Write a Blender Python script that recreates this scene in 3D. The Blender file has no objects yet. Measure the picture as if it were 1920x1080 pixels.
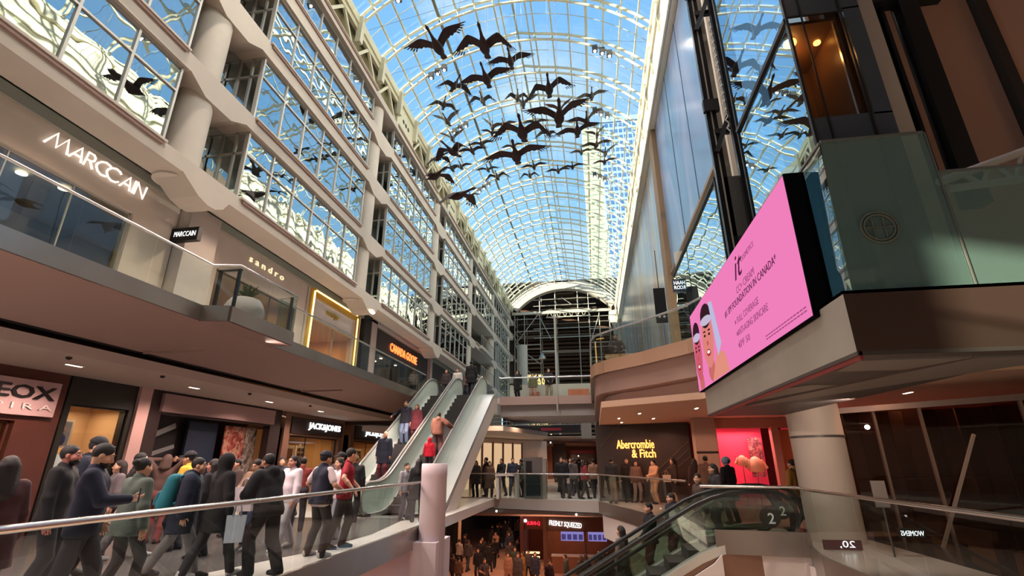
import bpy, math, random
import numpy as np
from mathutils import Vector, Matrix
PI = math.pi
random.seed(7)
SC = bpy.context.scene
COL = SC.collection

# ------------------------------------------------------------------ helpers
def lin(c):
    r = []
    for x in c[:3]:
        x = x / 255.0
        r.append(x / 12.92 if x <= .04045 else ((x + .055) / 1.055) ** 2.4)
    return (r[0], r[1], r[2], 1.0)

MATS = {}
def mat(name, col=(128, 128, 128), rough=.6, metal=0.0, emit=0.0, ecol=None, spec=.4, noise=None, bump=0.0, nscale=8.0):
    """principled material; noise=(second colour, scale) mixes a second colour by a noise pattern"""
    if name in MATS: return MATS[name]
    m = bpy.data.materials.new(name); m.use_nodes = True
    nt = m.node_tree; b = nt.nodes['Principled BSDF']
    b.inputs['Base Color'].default_value = lin(col)
    b.inputs['Roughness'].default_value = rough
    b.inputs['Metallic'].default_value = metal
    b.inputs['Specular IOR Level'].default_value = spec
    if emit:
        b.inputs['Emission Color'].default_value = lin(ecol or col)
        b.inputs['Emission Strength'].default_value = emit
    if noise or bump:
        tc = nt.nodes.new('ShaderNodeTexCoord'); n = nt.nodes.new('ShaderNodeTexNoise')
        n.inputs['Scale'].default_value = noise[1] if noise else nscale
        n.inputs['Detail'].default_value = 4
        nt.links.new(tc.outputs['Object'], n.inputs['Vector'])
        if noise:
            mx = nt.nodes.new('ShaderNodeMix'); mx.data_type = 'RGBA'
            mx.inputs[6].default_value = lin(col); mx.inputs[7].default_value = lin(noise[0])
            nt.links.new(n.outputs['Fac'], mx.inputs[0]); nt.links.new(mx.outputs[2], b.inputs['Base Color'])
        if bump:
            bp = nt.nodes.new('ShaderNodeBump'); bp.inputs['Strength'].default_value = bump
            bp.inputs['Distance'].default_value = .02
            nt.links.new(n.outputs['Fac'], bp.inputs['Height']); nt.links.new(bp.outputs['Normal'], b.inputs['Normal'])
    MATS[name] = m
    return m

def glow(name, col, s):
    if name in MATS: return MATS[name]
    m = bpy.data.materials.new(name); m.use_nodes = True
    nt = m.node_tree; nt.nodes.clear()
    e = nt.nodes.new('ShaderNodeEmission'); o = nt.nodes.new('ShaderNodeOutputMaterial')
    e.inputs['Color'].default_value = lin(col); e.inputs['Strength'].default_value = s
    nt.links.new(e.outputs[0], o.inputs[0])
    MATS[name] = m
    return m

def glass(name, tint=(230, 240, 236), refl=.06, fres=.6, rough=.0, gcol=(255, 255, 255), wave=0.0, wscale=.6, stretch=None):
    """thin architectural pane: tinted see-through mixed with a mirror reflection that grows at grazing angles"""
    if name in MATS: return MATS[name]
    m = bpy.data.materials.new(name); m.use_nodes = True
    nt = m.node_tree; nt.nodes.clear()
    o = nt.nodes.new('ShaderNodeOutputMaterial'); mx = nt.nodes.new('ShaderNodeMixShader')
    t = nt.nodes.new('ShaderNodeBsdfTransparent'); g = nt.nodes.new('ShaderNodeBsdfGlossy')
    t.inputs['Color'].default_value = lin(tint); g.inputs['Color'].default_value = lin(gcol)
    g.inputs['Roughness'].default_value = rough
    lw = nt.nodes.new('ShaderNodeLayerWeight'); lw.inputs['Blend'].default_value = .5
    pw = nt.nodes.new('ShaderNodeMath'); pw.operation = 'POWER'; pw.inputs[1].default_value = 3.0
    ma = nt.nodes.new('ShaderNodeMath'); ma.operation = 'MULTIPLY_ADD'; ma.use_clamp = True
    ma.inputs[1].default_value = fres; ma.inputs[2].default_value = refl
    nt.links.new(lw.outputs['Facing'], pw.inputs[0]); nt.links.new(pw.outputs[0], ma.inputs[0])
    nt.links.new(ma.outputs[0], mx.inputs[0]); nt.links.new(t.outputs[0], mx.inputs[1]); nt.links.new(g.outputs[0], mx.inputs[2])
    nt.links.new(mx.outputs[0], o.inputs[0])
    if wave:
        gm = nt.nodes.new('ShaderNodeNewGeometry'); n = nt.nodes.new('ShaderNodeTexNoise'); bp = nt.nodes.new('ShaderNodeBump')
        n.inputs['Scale'].default_value = wscale; n.inputs['Detail'].default_value = 1.0
        if stretch:
            mp = nt.nodes.new('ShaderNodeMapping'); mp.inputs['Scale'].default_value = stretch
            nt.links.new(gm.outputs['Position'], mp.inputs['Vector']); nt.links.new(mp.outputs[0], n.inputs['Vector'])
        else: nt.links.new(gm.outputs['Position'], n.inputs['Vector'])
        bp.inputs['Strength'].default_value = 1.0; bp.inputs['Distance'].default_value = wave
        nt.links.new(n.outputs['Fac'], bp.inputs['Height']); nt.links.new(bp.outputs['Normal'], g.inputs['Normal'])
    MATS[name] = m
    return m

def world_of(o):
    if o.parent: return world_of(o.parent) @ o.matrix_parent_inverse @ o.matrix_basis
    return o.matrix_basis.copy()

def tag(o, label=None, cat=None, group=None, kind=None):
    if label: o['label'] = label
    if cat: o['category'] = cat
    if group: o['group'] = group
    if kind: o['kind'] = kind
    return o

def thing(name, label, cat, loc=(0, 0, 0), rz=0.0, group=None, kind=None):
    o = bpy.data.objects.new(name, None); COL.objects.link(o)
    o.empty_display_size = .2
    o.location = loc; o.rotation_euler = (0, 0, rz)
    return tag(o, label, cat, group, kind)

class MB:
    def __init__(s): s.v = []; s.f = []; s.m = []; s.cur = 0; s.sm = []
    def mi(s, i): s.cur = i; return s
    def add(s, vs, fs, smooth=False):
        b = len(s.v); s.v += [tuple(x) for x in vs]
        for f in fs: s.f.append([b + i for i in f]); s.m.append(s.cur); s.sm.append(smooth)
        return s
    def box(s, x0, x1, y0, y1, z0, z1):
        if x0 > x1: x0, x1 = x1, x0
        if y0 > y1: y0, y1 = y1, y0
        if z0 > z1: z0, z1 = z1, z0
        return s.add([(x0,y0,z0),(x1,y0,z0),(x1,y1,z0),(x0,y1,z0),(x0,y0,z1),(x1,y0,z1),(x1,y1,z1),(x0,y1,z1)],
              [(0,3,2,1),(4,5,6,7),(0,1,5,4),(1,2,6,5),(2,3,7,6),(3,0,4,7)])
    def bar(s, p, q, w, h, up=(0, 0, 1)):
        """box beam from p to q, w wide and h tall"""
        p = Vector(p); q = Vector(q); d = (q - p).normalized(); u = Vector(up)
        if abs(d.dot(u)) > .98: u = Vector((1, 0, 0))
        r = d.cross(u).normalized() * (w / 2); u = r.cross(d).normalized() * (h / 2)
        vs = [p-r-u, p+r-u, p+r+u, p-r+u, q-r-u, q+r-u, q+r+u, q-r+u]
        return s.add(vs, [(0,1,2,3),(7,6,5,4),(0,4,5,1),(1,5,6,2),(2,6,7,3),(3,7,4,0)])
    def quad(s, *p): return s.add(p, [tuple(range(len(p)))])
    def slab(s, poly, z0, z1):
        """vertical prism over a plan polygon (counter-clockwise)"""
        n = len(poly)
        vs = [(x, y, z0) for x, y in poly] + [(x, y, z1) for x, y in poly]
        return s.add(vs, [tuple(range(n))[::-1], tuple(range(n, 2*n))] + [(i, (i+1) % n, n + (i+1) % n, n + i) for i in range(n)])
    def ext(s, poly, axis, a, b):
        """prism of a 2-D outline pushed along axis 'x' (outline y,z) or 'y' (outline x,z)"""
        n = len(poly)
        P = (lambda u, w, t: (t, u, w)) if axis == 'x' else (lambda u, w, t: (u, t, w))
        vs = [P(u, w, a) for u, w in poly] + [P(u, w, b) for u, w in poly]
        return s.add(vs, [tuple(range(n))[::-1], tuple(range(n, 2*n))] + [(i, (i+1) % n, n + (i+1) % n, n + i) for i in range(n)])
    def tube(s, pts, r, n=8, caps=True, smooth=True):
        pts = [Vector(p) for p in pts]; rs = r if isinstance(r, (list, tuple)) else [r] * len(pts)
        d0 = (pts[1] - pts[0]).normalized(); u = Vector((0, 0, 1)) if abs(d0.z) < .9 else Vector((1, 0, 0))
        a = d0.cross(u).normalized(); vs = []
        for i, p in enumerate(pts):
            if i == 0: d = pts[1] - pts[0]
            elif i == len(pts) - 1: d = pts[-1] - pts[-2]
            else: d = (pts[i+1] - pts[i]).normalized() + (pts[i] - pts[i-1]).normalized()
            d.normalize(); a = (a - d * a.dot(d)).normalized(); b = d.cross(a)
            for k in range(n):
                t = 2 * PI * k / n
                vs.append(p + (a * math.cos(t) + b * math.sin(t)) * rs[i])
        fs = []
        for i in range(len(pts) - 1):
            for k in range(n): fs.append((i*n + k, i*n + (k+1) % n, (i+1)*n + (k+1) % n, (i+1)*n + k))
        s.add(vs, fs, smooth)
        if caps:
            s.add(vs[:n], [tuple(range(n))[::-1]]); s.add(vs[-n:], [tuple(range(n))])
        return s
    def lathe(s, prof, c=(0, 0, 0), n=24, smooth=True):
        vs = [(c[0] + r * math.cos(2*PI*k/n), c[1] + r * math.sin(2*PI*k/n), c[2] + z) for r, z in prof for k in range(n)]
        fs = [(i*n + k, i*n + (k+1) % n, (i+1)*n + (k+1) % n, (i+1)*n + k) for i in range(len(prof)-1) for k in range(n)]
        s.add(vs, fs, smooth)
        s.add(vs[:n], [tuple(range(n))[::-1]]); s.add(vs[-n:], [tuple(range(n))])
        return s
    def ball(s, c, r, n=12):
        rx, ry, rz = r if isinstance(r, (tuple, list)) else (r, r, r)
        vs = []; m = n // 2
        for i in range(m + 1):
            t = PI * i / m
            for k in range(n):
                vs.append((c[0] + rx*math.sin(t)*math.cos(2*PI*k/n), c[1] + ry*math.sin(t)*math.sin(2*PI*k/n), c[2] - rz*math.cos(t)))
        return s.add(vs, [(i*n+k, i*n+(k+1) % n, (i+1)*n+(k+1) % n, (i+1)*n+k) for i in range(m) for k in range(n)], True)
    def mesh(s, name, mats):
        me = bpy.data.meshes.new(name); me.from_pydata(s.v, [], s.f)
        for m in (mats if isinstance(mats, (list, tuple)) else [mats]): me.materials.append(m)
        if len(me.polygons) == len(s.m):
            me.polygons.foreach_set('material_index', s.m); me.polygons.foreach_set('use_smooth', s.sm)
        me.update()
        return me
    def build(s, name, mats, parent=None, local=False):
        o = bpy.data.objects.new(name, s.mesh(name, mats)); COL.objects.link(o)
        if parent:
            o.parent = parent
            if not local: o.matrix_parent_inverse = world_of(parent).inverted()
        return o

def struct(o, label, cat=None): return tag(o, label, cat or 'structure', None, 'structure')

KIDS = {}
def copy_tree(o, parent=None, label=None, loc=None, rz=None, scale=None):
    c = o.copy(); COL.objects.link(c); c.parent = parent
    if label: c['label'] = label
    if loc is not None: c.location = loc
    if rz is not None: c.rotation_euler = rz if isinstance(rz, (tuple, list)) else (0, 0, rz)
    if scale is not None: c.scale = scale if isinstance(scale, (tuple, list)) else (scale,)*3
    for ch in list(o.children): copy_tree(ch, c)
    return c

def text(s, x, parent, name, m, origin, right, up, height=None, width=None, depth=.02, align='C', spacing=1.0, shear=0.0, vcenter=True):
    """raised lettering: origin is the centre (or left end) of the line, right/up its directions"""
    cu = bpy.data.curves.new(name, 'FONT'); cu.body = x; cu.size = 1.0; cu.extrude = .01; cu.resolution_u = 2
    cu.space_character = spacing; cu.shear = shear
    if s: cu.offset = s
    t = bpy.data.objects.new(name, cu); COL.objects.link(t)
    dg = bpy.context.evaluated_depsgraph_get(); dg.update()
    me = bpy.data.meshes.new_from_object(t.evaluated_get(dg))
    bpy.data.objects.remove(t); bpy.data.curves.remove(cu)
    n = len(me.vertices); co = np.empty(n * 3); me.vertices.foreach_get('co', co); co = co.reshape(-1, 3)
    lo, hi = co.min(0), co.max(0)
    w, h = hi[0] - lo[0], hi[1] - lo[1]
    sx = width / w if width else height / h
    sy = height / h if height else sx
    X = (co[:, 0] - (lo[0] + w / 2 if align == 'C' else lo[0])) * sx
    Y = (co[:, 1] - (lo[1] + h / 2 if vcenter else lo[1])) * sy
    Zc = np.where(co[:, 2] > 0, depth, 0.0)
    R_ = np.array(Vector(right).normalized()); U_ = np.array(Vector(up).normalized()); N_ = np.cross(R_, U_)
    out = np.array(origin)[None] + X[:, None] * R_ + Y[:, None] * U_ + Zc[:, None] * N_
    me.vertices.foreach_set('co', out.ravel()); me.materials.clear(); me.materials.append(m); me.update()
    me.name = name
    o = bpy.data.objects.new(name, me); COL.objects.link(o)
    if parent: o.parent = parent; o.matrix_parent_inverse = world_of(parent).inverted()
    return o

def arealight(name, loc, size, power, col, rot=(0, 0, 0), sizey=None):
    l = bpy.data.lights.new(name, 'AREA'); l.energy = power; l.color = lin(col)[:3]; l.size = size
    if sizey: l.shape = 'RECTANGLE'; l.size_y = sizey
    o = bpy.data.objects.new(name, l); COL.objects.link(o); o.location = loc; o.rotation_euler = rot
    return o
# ------------------------------------------------------------------ camera
F_PX = 917.6
def _axes():
    dy = Vector((1115 - 960, 867 - 540, F_PX)).normalized()
    du = Vector((950 - 960, -2030 - 540, F_PX)); du = (du - dy * du.dot(dy)).normalized()
    dx = dy.cross(du)
    if dx.x < 0: dx = -dx
    return dx, dy, du
dx_, dy_, du_ = _axes()
cam_d = bpy.data.cameras.new('camera'); cam = bpy.data.objects.new('camera', cam_d); COL.objects.link(cam)
cam_d.sensor_width = 36.0; cam_d.lens = 36.0 * F_PX / 1920.0; cam_d.clip_end = 600
cam.matrix_world = Matrix(((dx_.x, -dx_.y, -dx_.z, 0), (dy_.x, -dy_.y, -dy_.z, 0), (du_.x, -du_.y, -du_.z, 1.55), (0, 0, 0, 1)))
SC.camera = cam

# ------------------------------------------------------------------ render settings
SC.view_settings.view_transform = 'Standard'
SC.view_settings.look = 'None'
SC.view_settings.gamma = 1.0
SC.view_settings.exposure = 0.0
SC.view_settings.use_curve_mapping = False
cy = SC.cycles
cy.use_denoising = True
cy.max_bounces = 7; cy.diffuse_bounces = 3; cy.glossy_bounces = 4; cy.transmission_bounces = 4
cy.transparent_max_bounces = 24
cy.sample_clamp_indirect = 4.0
cy.caustics_reflective = False; cy.caustics_refractive = False

# ------------------------------------------------------------------ sky
w = bpy.data.worlds.new('sky'); SC.world = w; w.use_nodes = True
nt = w.node_tree; nt.nodes.clear()
out = nt.nodes.new('ShaderNodeOutputWorld'); bg = nt.nodes.new('ShaderNodeBackground')
tc = nt.nodes.new('ShaderNodeTexCoord'); sp = nt.nodes.new('ShaderNodeSeparateXYZ')
rampz = nt.nodes.new('ShaderNodeValToRGB')
rampz.color_ramp.elements[0].position = 0.0; rampz.color_ramp.elements[0].color = lin((196, 228, 242))
rampz.color_ramp.elements[1].position = 1.0; rampz.color_ramp.elements[1].color = lin((104, 166, 232))
e = rampz.color_ramp.elements.new(.45); e.color = lin((152, 204, 242))
nz = nt.nodes.new('ShaderNodeTexNoise'); nz.inputs['Scale'].default_value = 3.2; nz.inputs['Detail'].default_value = 6
mp = nt.nodes.new('ShaderNodeMapping'); mp.inputs['Scale'].default_value = (1, 1, 1.6); mp.inputs['Location'].default_value = (.35, .1, 0)
cr = nt.nodes.new('ShaderNodeValToRGB'); cr.color_ramp.elements[0].position = .49; cr.color_ramp.elements[1].position = .62
mr = nt.nodes.new('ShaderNodeMapRange'); mr.inputs['From Min'].default_value = -.25; mr.inputs['From Max'].default_value = .08
mr.inputs['To Min'].default_value = 1; mr.inputs['To Max'].default_value = .12
mul = nt.nodes.new('ShaderNodeMath'); mul.operation = 'MULTIPLY'
mx = nt.nodes.new('ShaderNodeMix'); mx.data_type = 'RGBA'; mx.inputs[7].default_value = lin((250, 252, 255))
L = nt.links.new
L(tc.outputs['Generated'], sp.inputs[0]); L(sp.outputs['Z'], rampz.inputs[0])
L(tc.outputs['Generated'], mp.inputs[0]); L(mp.outputs[0], nz.inputs['Vector']); L(nz.outputs['Fac'], cr.inputs[0])
L(sp.outputs['X'], mr.inputs['Value']); L(cr.outputs[0], mul.inputs[0]); L(mr.outputs[0], mul.inputs[1])
L(rampz.outputs[0], mx.inputs[6]); L(mul.outputs[0], mx.inputs[0]); L(mx.outputs[2], bg.inputs['Color'])
bg.inputs['Strength'].default_value = 1.35
L(bg.outputs[0], out.inputs[0])

sun_d = bpy.data.lights.new('sun', 'SUN'); sun_d.energy = 18.0; sun_d.angle = math.radians(.6); sun_d.color = (1.0, .90, .66)
sun = bpy.data.objects.new('sun', sun_d); COL.objects.link(sun)
sdir = Vector((15.6, 7.0, -3.9)).normalized()
sun.rotation_euler = sdir.to_track_quat('-Z', 'Y').to_euler()
# ------------------------------------------------------------------ materials of the shell
M_CON = mat('concrete_cream', (200, 190, 178), .75, noise=((186, 176, 164), 1.2))
M_COL = mat('concrete_column', (206, 198, 186), .7, noise=((192, 184, 172), 2.0))
M_LIP = mat('brown_trim', (150, 122, 112), .6)
M_STL = mat('cream_steel', (216, 210, 184), .45)
M_MUL = mat('mullion_grey', (188, 186, 178), .4, .3)
M_MULD = mat('mullion_dark', (88, 84, 80), .45, .3)
M_RIB = mat('rib_cream', (226, 222, 200), .5)
M_PUR = mat('purlin', (206, 204, 186), .45)
M_PURD = mat('purlin_dark', (120, 112, 84), .5)
G_ROOF = glass('roof_glass', (236, 244, 248), .03, .35, gcol=(255, 255, 255))
G_OFF = glass('office_glass', (150, 176, 172), .55, .7, wave=.012, wscale=.9, gcol=(236, 246, 250))
G_RAIL = glass('rail_glass', (222, 232, 228), .04, .40)
G_SHOP = glass('shop_glass', (225, 226, 220), .07, .6)
M_SST = mat('stainless', (176, 170, 164), .28, .85, noise=((150, 140, 134), 1.0))
M_SSTB = mat('stainless_rail', (205, 203, 200), .22, .9)
M_WHITE = mat('white_paint', (214, 208, 204), .6)
M_SOFF = mat('soffit_plaster', (176, 160, 152), .8)
M_CEIL = mat('ceiling_plaster', (200, 184, 174), .8)
M_BLK = mat('black', (16, 15, 16), .5)
M_DK = mat('dark_recess', (44, 36, 33), .7)
M_FLR = mat('pale_stone_floor', (216, 210, 206), .22, noise=((204, 198, 194), .8), spec=.5)
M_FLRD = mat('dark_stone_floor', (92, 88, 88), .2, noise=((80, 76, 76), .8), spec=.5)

XF = -11.2
COLY = [10.65 + 11.4 * i for i in range(-1, 6)]
Y_END = 71.0

# ------------------------------------------------------------------ left facade
wall_left = struct(thing('wall_left', None, None, (XF, 0, 4.87)), 'cream office facade with bands of windows along the left side of the hall', 'wall')
def beam(z0, z1, x1=-11.05, x0=-12.6, lip=True):
    b = MB()
    b.box(x0, x1, -8, Y_END, z0, z1)
    if lip:
        for c in COLY:
            b.mi(1).box(x1, x1 + .06, c + 2.0, c + 10.2, z1 - .14, z1 - .04); b.mi(0).box(x1, x1 + .09, c + 1.9, c + 10.3, z1 - .04, z1 + .03)
    b.build('spandrel_beam', [M_CON, M_LIP], wall_left)
beam(9.31, 9.77, -11.0, -11.95); beam(12.41, 12.95); beam(15.70, 16.35); beam(18.85, 19.55); beam(21.1, 21.5, -10.95)
# haunches at every column under the lowest band
b = MB()
for c in COLY:
    b.ext([(c - .4, 9.32), (c - .05, 9.12), (c + .3, 8.92), (c + .7, 8.82), (c + 1.0, 8.84), (c + 1.3, 9.0), (c + 1.5, 9.32)], 'x', -11.95, -10.98)
    for z in (12.42, 15.71, 18.86):
        b.ext([(c - .9, z), (c - .2, z - .38), (c + .9, z - .38), (c + 1.6, z)], 'x', -12.5, -11.04)
b.build('beam_haunches', M_CON, wall_left)
for c in COLY:
    o = MB().lathe([(.53, 9.25), (.53, 21.2)], (-11.62, c, 0), 28).build('column', M_COL, wall_left)
# gutter girder under the glass vault
b = MB()
b.box(-11.5, -11.0, -8, Y_END, 23.5, 24.02)
b.box(-11.3, -11.1, -8, Y_END, 23.2, 23.5)
b.mi(1)
y = 1.25
k = 0
while y < Y_END - 2:
    if k % 4 == 0:
        b.mi(0).box(-11.35, -11.08, y, y + 2.85, 21.5, 23.3); b.mi(2)
        for j in range(3): b.tube([(-11.07, y + 1.0 + j * .42, 22.55), (-11.09, y + 1.0 + j * .42, 22.55)], .15, 14)
    else:
        b.mi(1).bar((-11.2, y, 21.5), (-11.2, y + 1.42, 23.3), .12, .16); b.bar((-11.2, y + 1.42, 23.3), (-11.2, y + 2.85, 21.5), .12, .16)
        b.mi(3).box(-11.5, -11.45, y, y + 2.85, 21.5, 23.4)
    b.mi(0).bar((-11.0, y, 22.3), (-10.95, y, 24.0), .3, .3)
    y += 2.85; k += 1
b.build('gutter_girder', [M_STL, M_STL, M_DK, mat('girder_back', (150, 140, 104), .35, .4)], wall_left)
# office floors behind the glass
b = MB()
M_OFFW = mat('office_wall', (150, 148, 138), .8); M_OFFC = mat('office_ceiling', (190, 186, 176), .8)
for z in (9.5, 12.7, 16.0, 19.2): b.box(-18.5, -12.5, -8, Y_END, z - .18, z + .12)
b.box(-18.7, -18.5, -8, Y_END, 9.3, 24)
b.box(-18.6, -11.4, -8, Y_END, 23.3, 24.02)
for c in COLY: b.box(-18.5, -12.7, c - .1, c + .1, 9.5, 24)
b.build('office_interior', M_OFFW, wall_left)
wall_left.children[-1]['label'] = 'dim office rooms behind the glass'
b = MB()
for z in (12.5, 15.8, 19.0, 23.2):
    for c in COLY:
        for j in range(3):
            b.box(-16.5, -14.2, c + 2.6 + j * 2.8, c + 2.75 + j * 2.8, z - .04, z)
b.build('office_strip_lights', glow('strip_light', (255, 236, 200), 3.0), wall_left)

# windows: one object per bay and storey, with its own frame and panes
def window_mesh(h, mid):
    """local frame: y 0..8.4 along the facade, x 0 = glass plane, z 0..h"""
    f = MB(); W = 8.4; D = .95
    for i in range(7):
        y = i * 1.4
        f.box(-.10, .05, y - .035, y + .035, 0, h)
    f.box(-.06, .04, 0, W, 0, .06); f.box(-.06, .04, 0, W, h - .07, h)
    if mid: f.box(-.06, .05, 0, W, mid - .03, mid + .03)
    for y in (0, W):                       # returns beside the columns
        f.box(-D - .05, -D + .05, y - .05, y + .05, 0, h); f.box(-D * .45 - .04, -D * .45 + .04, y - .04, y + .04, 0, h)
        f.box(-D, 0, y - .04, y + .04, 0, .07); f.box(-D, 0, y - .04, y + .04, h - .07, h)
        if mid: f.box(-D, 0, y - .04, y + .04, mid - .04, mid + .04)
    p = MB()
    for i in range(6):
        for z0, z1 in (((0, mid), (mid, h)) if mid else ((0, h),)):
            p.quad((0, i*1.4, z0), (0, i*1.4 + 1.4, z0), (0, i*1.4 + 1.4, z1), (0, i*1.4, z1))
    for y in (0, W): p.quad((-D, y, 0), (0, y, 0), (0, y, h), (-D, y, h))
    p.quad((-D, W, 0), (-D, W + 1.5, 0), (-D, W + 1.5, h), (-D, W, h)); p.quad((-D, -1.5, 0), (-D, 0, 0), (-D, 0, h), (-D, -1.5, h))
    return f, p
rows = [(9.77, 12.41, 1.79, 'lowest'), (12.95, 15.70, 1.92, 'second'), (16.35, 18.85, 1.75, 'third'), (19.55, 21.1, 0, 'top')]
ordinal = ['nearest', 'second', 'third', 'fourth', 'fifth', 'sixth', 'seventh']
win_n = 0
for z0, z1, mid, rn in rows:
    f, p = window_mesh(z1 - z0, mid)
    fm = f.mesh('frame', M_MUL); pm = p.mesh('pane', G_OFF)
    for bi, c in enumerate(COLY):
        if bi == 4 and rn in ('lowest', 'second'): continue       # open balconies in this bay
        if c + 1.95 > Y_END - 5: continue
        win_n += 1
        t = struct(thing('window_%d' % win_n, None, None, (XF, c + 1.95, z0)),
                   'gridded office window, %s bay from the camera in the %s row of the left facade' % (ordinal[bi], rn), 'window')
        for nm, me in (('frame', fm), ('pane', pm)):
            o = bpy.data.objects.new(nm, me); COL.objects.link(o); o.parent = t
# the two balconies in the open bay
c = COLY[4]
b = MB(); b.box(-15.5, -15.3, c + .6, c + 10.9, 9.7, 15.8); b.build('recess_wall', mat('pale_green_wall', (196, 194, 170), .8), wall_left)
for z in (9.77, 12.95):
    t = thing('balcony', '%s white balcony slab with railing in the open bay of the left facade' % ('lower' if z < 10 else 'upper'), 'balcony', (-12.5, c + 5.6, z), kind='structure')
    b = MB(); b.box(-15.3, -10.75, c + 3.4, c + 9.8, z - .32, z); b.build('slab', M_CON, t)
    b = MB()
    for i in range(9): b.box(-10.84, -10.8, c + 3.5 + i * .77, c + 3.54 + i * .77, z, z + 1.05)
    b.box(-10.86, -10.78, c + 3.45, c + 9.75, z + 1.02, z + 1.08)
    b.build('railing', M_MUL, t)

# ------------------------------------------------------------------ glass vault
XL, XR, ZS, RISE = -11.2, 4.45, 24.0, 3.55
XM = (XL + XR) / 2; HW = (XR - XL) / 2
RAD = (HW * HW + RISE * RISE) / (2 * RISE); ZC = ZS + RISE - RAD; A0 = math.asin(HW / RAD)
def vault(t, dr=0.0):
    a = t * A0
    return XM + (RAD + dr) * math.sin(a), ZC + (RAD + dr) * math.cos(a)
ceiling = struct(thing('ceiling', None, None, (XM, 0, ZS)), 'barrel vault of glass panes on cream steel ribs', 'ceiling')
RIBY = [18.4 + 2.85 * k for k in range(-9, 19)]
NP = 16
ribm = MB(); N = 40
outer = []
for i in range(N + 1):
    t = -1 + 2 * i / N; x, z = vault(t, .05)
    if abs(t) < .12: z += .22 * (1 - abs(t) / .12)             # little peak at the ridge
    outer.append((x, 0, z))
ribm.tube(outer, .085, 8)
inner = [(vault(-1 + 2*i/N, -.42)[0], 0, vault(-1 + 2*i/N, -.42)[1]) for i in range(N + 1)]
ribm.tube(inner, .075, 8)
for i in range(NP + 1):
    x0, z0 = vault(-1 + 2*i/NP, .05); x1, z1 = vault(-1 + 2*i/NP, -.42); ribm.tube([(x0, 0, z0), (x1, 0, z1)], .04, 6)
rm = ribm.mesh('rib', M_RIB)
for y in RIBY:
    o = bpy.data.objects.new('rib', rm); COL.objects.link(o); o.location = (0, y, 0); o.parent = ceiling; o.matrix_parent_inverse = world_of(ceiling).inverted()
Y0, Y1 = RIBY[0], RIBY[-1]
for i in range(1, NP):
    t = -1 + 2 * i / NP; x, z = vault(t, .12); big = (i in (4, NP - 4))
    b = MB(); w_ = .075 if big else .045
    if i == NP // 2:
        b.box(x - .06, x + .06, Y0, Y1, z + .05, z + .3)
        for s_ in (-.75, .75): b.box(x + s_ - .04, x + s_ + .04, Y0, Y1, z - .05, z + .12)
    else: b.box(x - w_, x + w_, Y0, Y1, z - .06, z + .08)
    b.build('purlin', M_PURD if i == 4 else M_PUR, ceiling)
b = MB()
for k in range(len(RIBY) - 1):
    for i in range(NP):
        xa, za = vault(-1 + 2*i/NP, .16); xb, zb = vault(-1 + 2*(i+1)/NP, .16)
        ya, yb = RIBY[k], RIBY[k+1]; ym = (ya + yb) / 2
        b.quad((xa, ya, za), (xa, ym, za), (xb, ym, zb), (xb, ya, zb)); b.quad((xa, ym, za), (xa, yb, za), (xb, yb, zb), (xb, ym, zb))
b.build('pane', G_ROOF, ceiling)
b = MB()
for k in range(len(RIBY) - 1):
    ym = (RIBY[k] + RIBY[k+1]) / 2
    pts = [(vault(-1 + 2*i/NP, .15)[0], ym, vault(-1 + 2*i/NP, .15)[1]) for i in range(NP + 1)]
    b.tube(pts, .022, 5)
b.build('glazing_bar', M_PUR, ceiling)
# little lamp clusters fixed to the ribs
lm = MB()
for j in range(3):
    lm.mi(0).box(-.13, .13, -.14, .14, -.18, .1); 
lm = MB(); lm.box(-.16, .16, -.16, .16, -.22, .12); lm.mi(1).ball((0, 0, -.24), .1, 8)
lmm = lm.mesh('spotlight', [M_MULD, glow('spot_lens', (255, 250, 235), 3.0)])
for ri, side in ((9, 1), (9, -1), (7, -1), (11, 1), (11, -1), (13, 1), (13, -1), (16, 1), (16, -1)):
    for j in range(3):
        t = side * (.60 + .06 * j); x, z = vault(t, -.55)
        o = bpy.data.objects.new('spotlight', lmm); COL.objects.link(o); o.location = (x, RIBY[ri], z)
        tag(o, 'small dark spotlight, %s of three under the %s slope of the %s lit rib' % (('upper', 'middle', 'lower')[j], 'right' if side > 0 else 'left', {7: 'nearest', 9: 'second', 11: 'third', 13: 'fourth', 16: 'fifth'}[ri]), 'spotlight', 'spotlights on the roof ribs')

# ------------------------------------------------------------------ far end: arch and scaffold
wall_back = struct(thing('wall_back', None, None, (XM, Y_END, 0)), 'cream arch at the far end open onto a dark hall under renovation', 'wall')
b = MB()
N = 32
po = [vault(-1 + 2*i/N, .35) for i in range(N + 1)]; pi_ = [vault(-1 + 2*i/N, -.9) for i in range(N + 1)]
for i in range(N):
    vs = [(po[i][0], 71, po[i][1]), (po[i+1][0], 71, po[i+1][1]), (pi_[i+1][0], 71, pi_[i+1][1]), (pi_[i][0], 71, pi_[i][1])]
    vs += [(x, 72.2, z) for x, _, z in vs]
    b.add(vs, [(0,1,2,3), (7,6,5,4), (0,4,5,1), (2,6,7,3)])
b.build('arch', M_CON, wall_back)
b = MB()
b.box(-12.6, 5, 84, 84.3, -6, 30)
b.build('timber_hoarding', mat('dark_timber', (70, 50, 42), .8, noise=((44, 32, 28), 1.5)), wall_back)
b = MB()
for i in range(34):
    z = 5.2 + i * .68
    b.box(-12, 4.6, 83.6 - (i % 3) * .2, 83.95, z, z + .28)
b.build('boards', mat('timber_board', (112, 82, 68), .8, noise=((70, 52, 44), 2.0)), wall_back)
b = MB(); b.box(-12.6, -11.6, 71, 84, 5, 27); b.box(4.2, 5.2, 71, 84, 5, 27); b.box(-12.6, 5, 71, 84, 27.7, 28)
b.build('side_walls', M_DK, wall_back)
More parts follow.
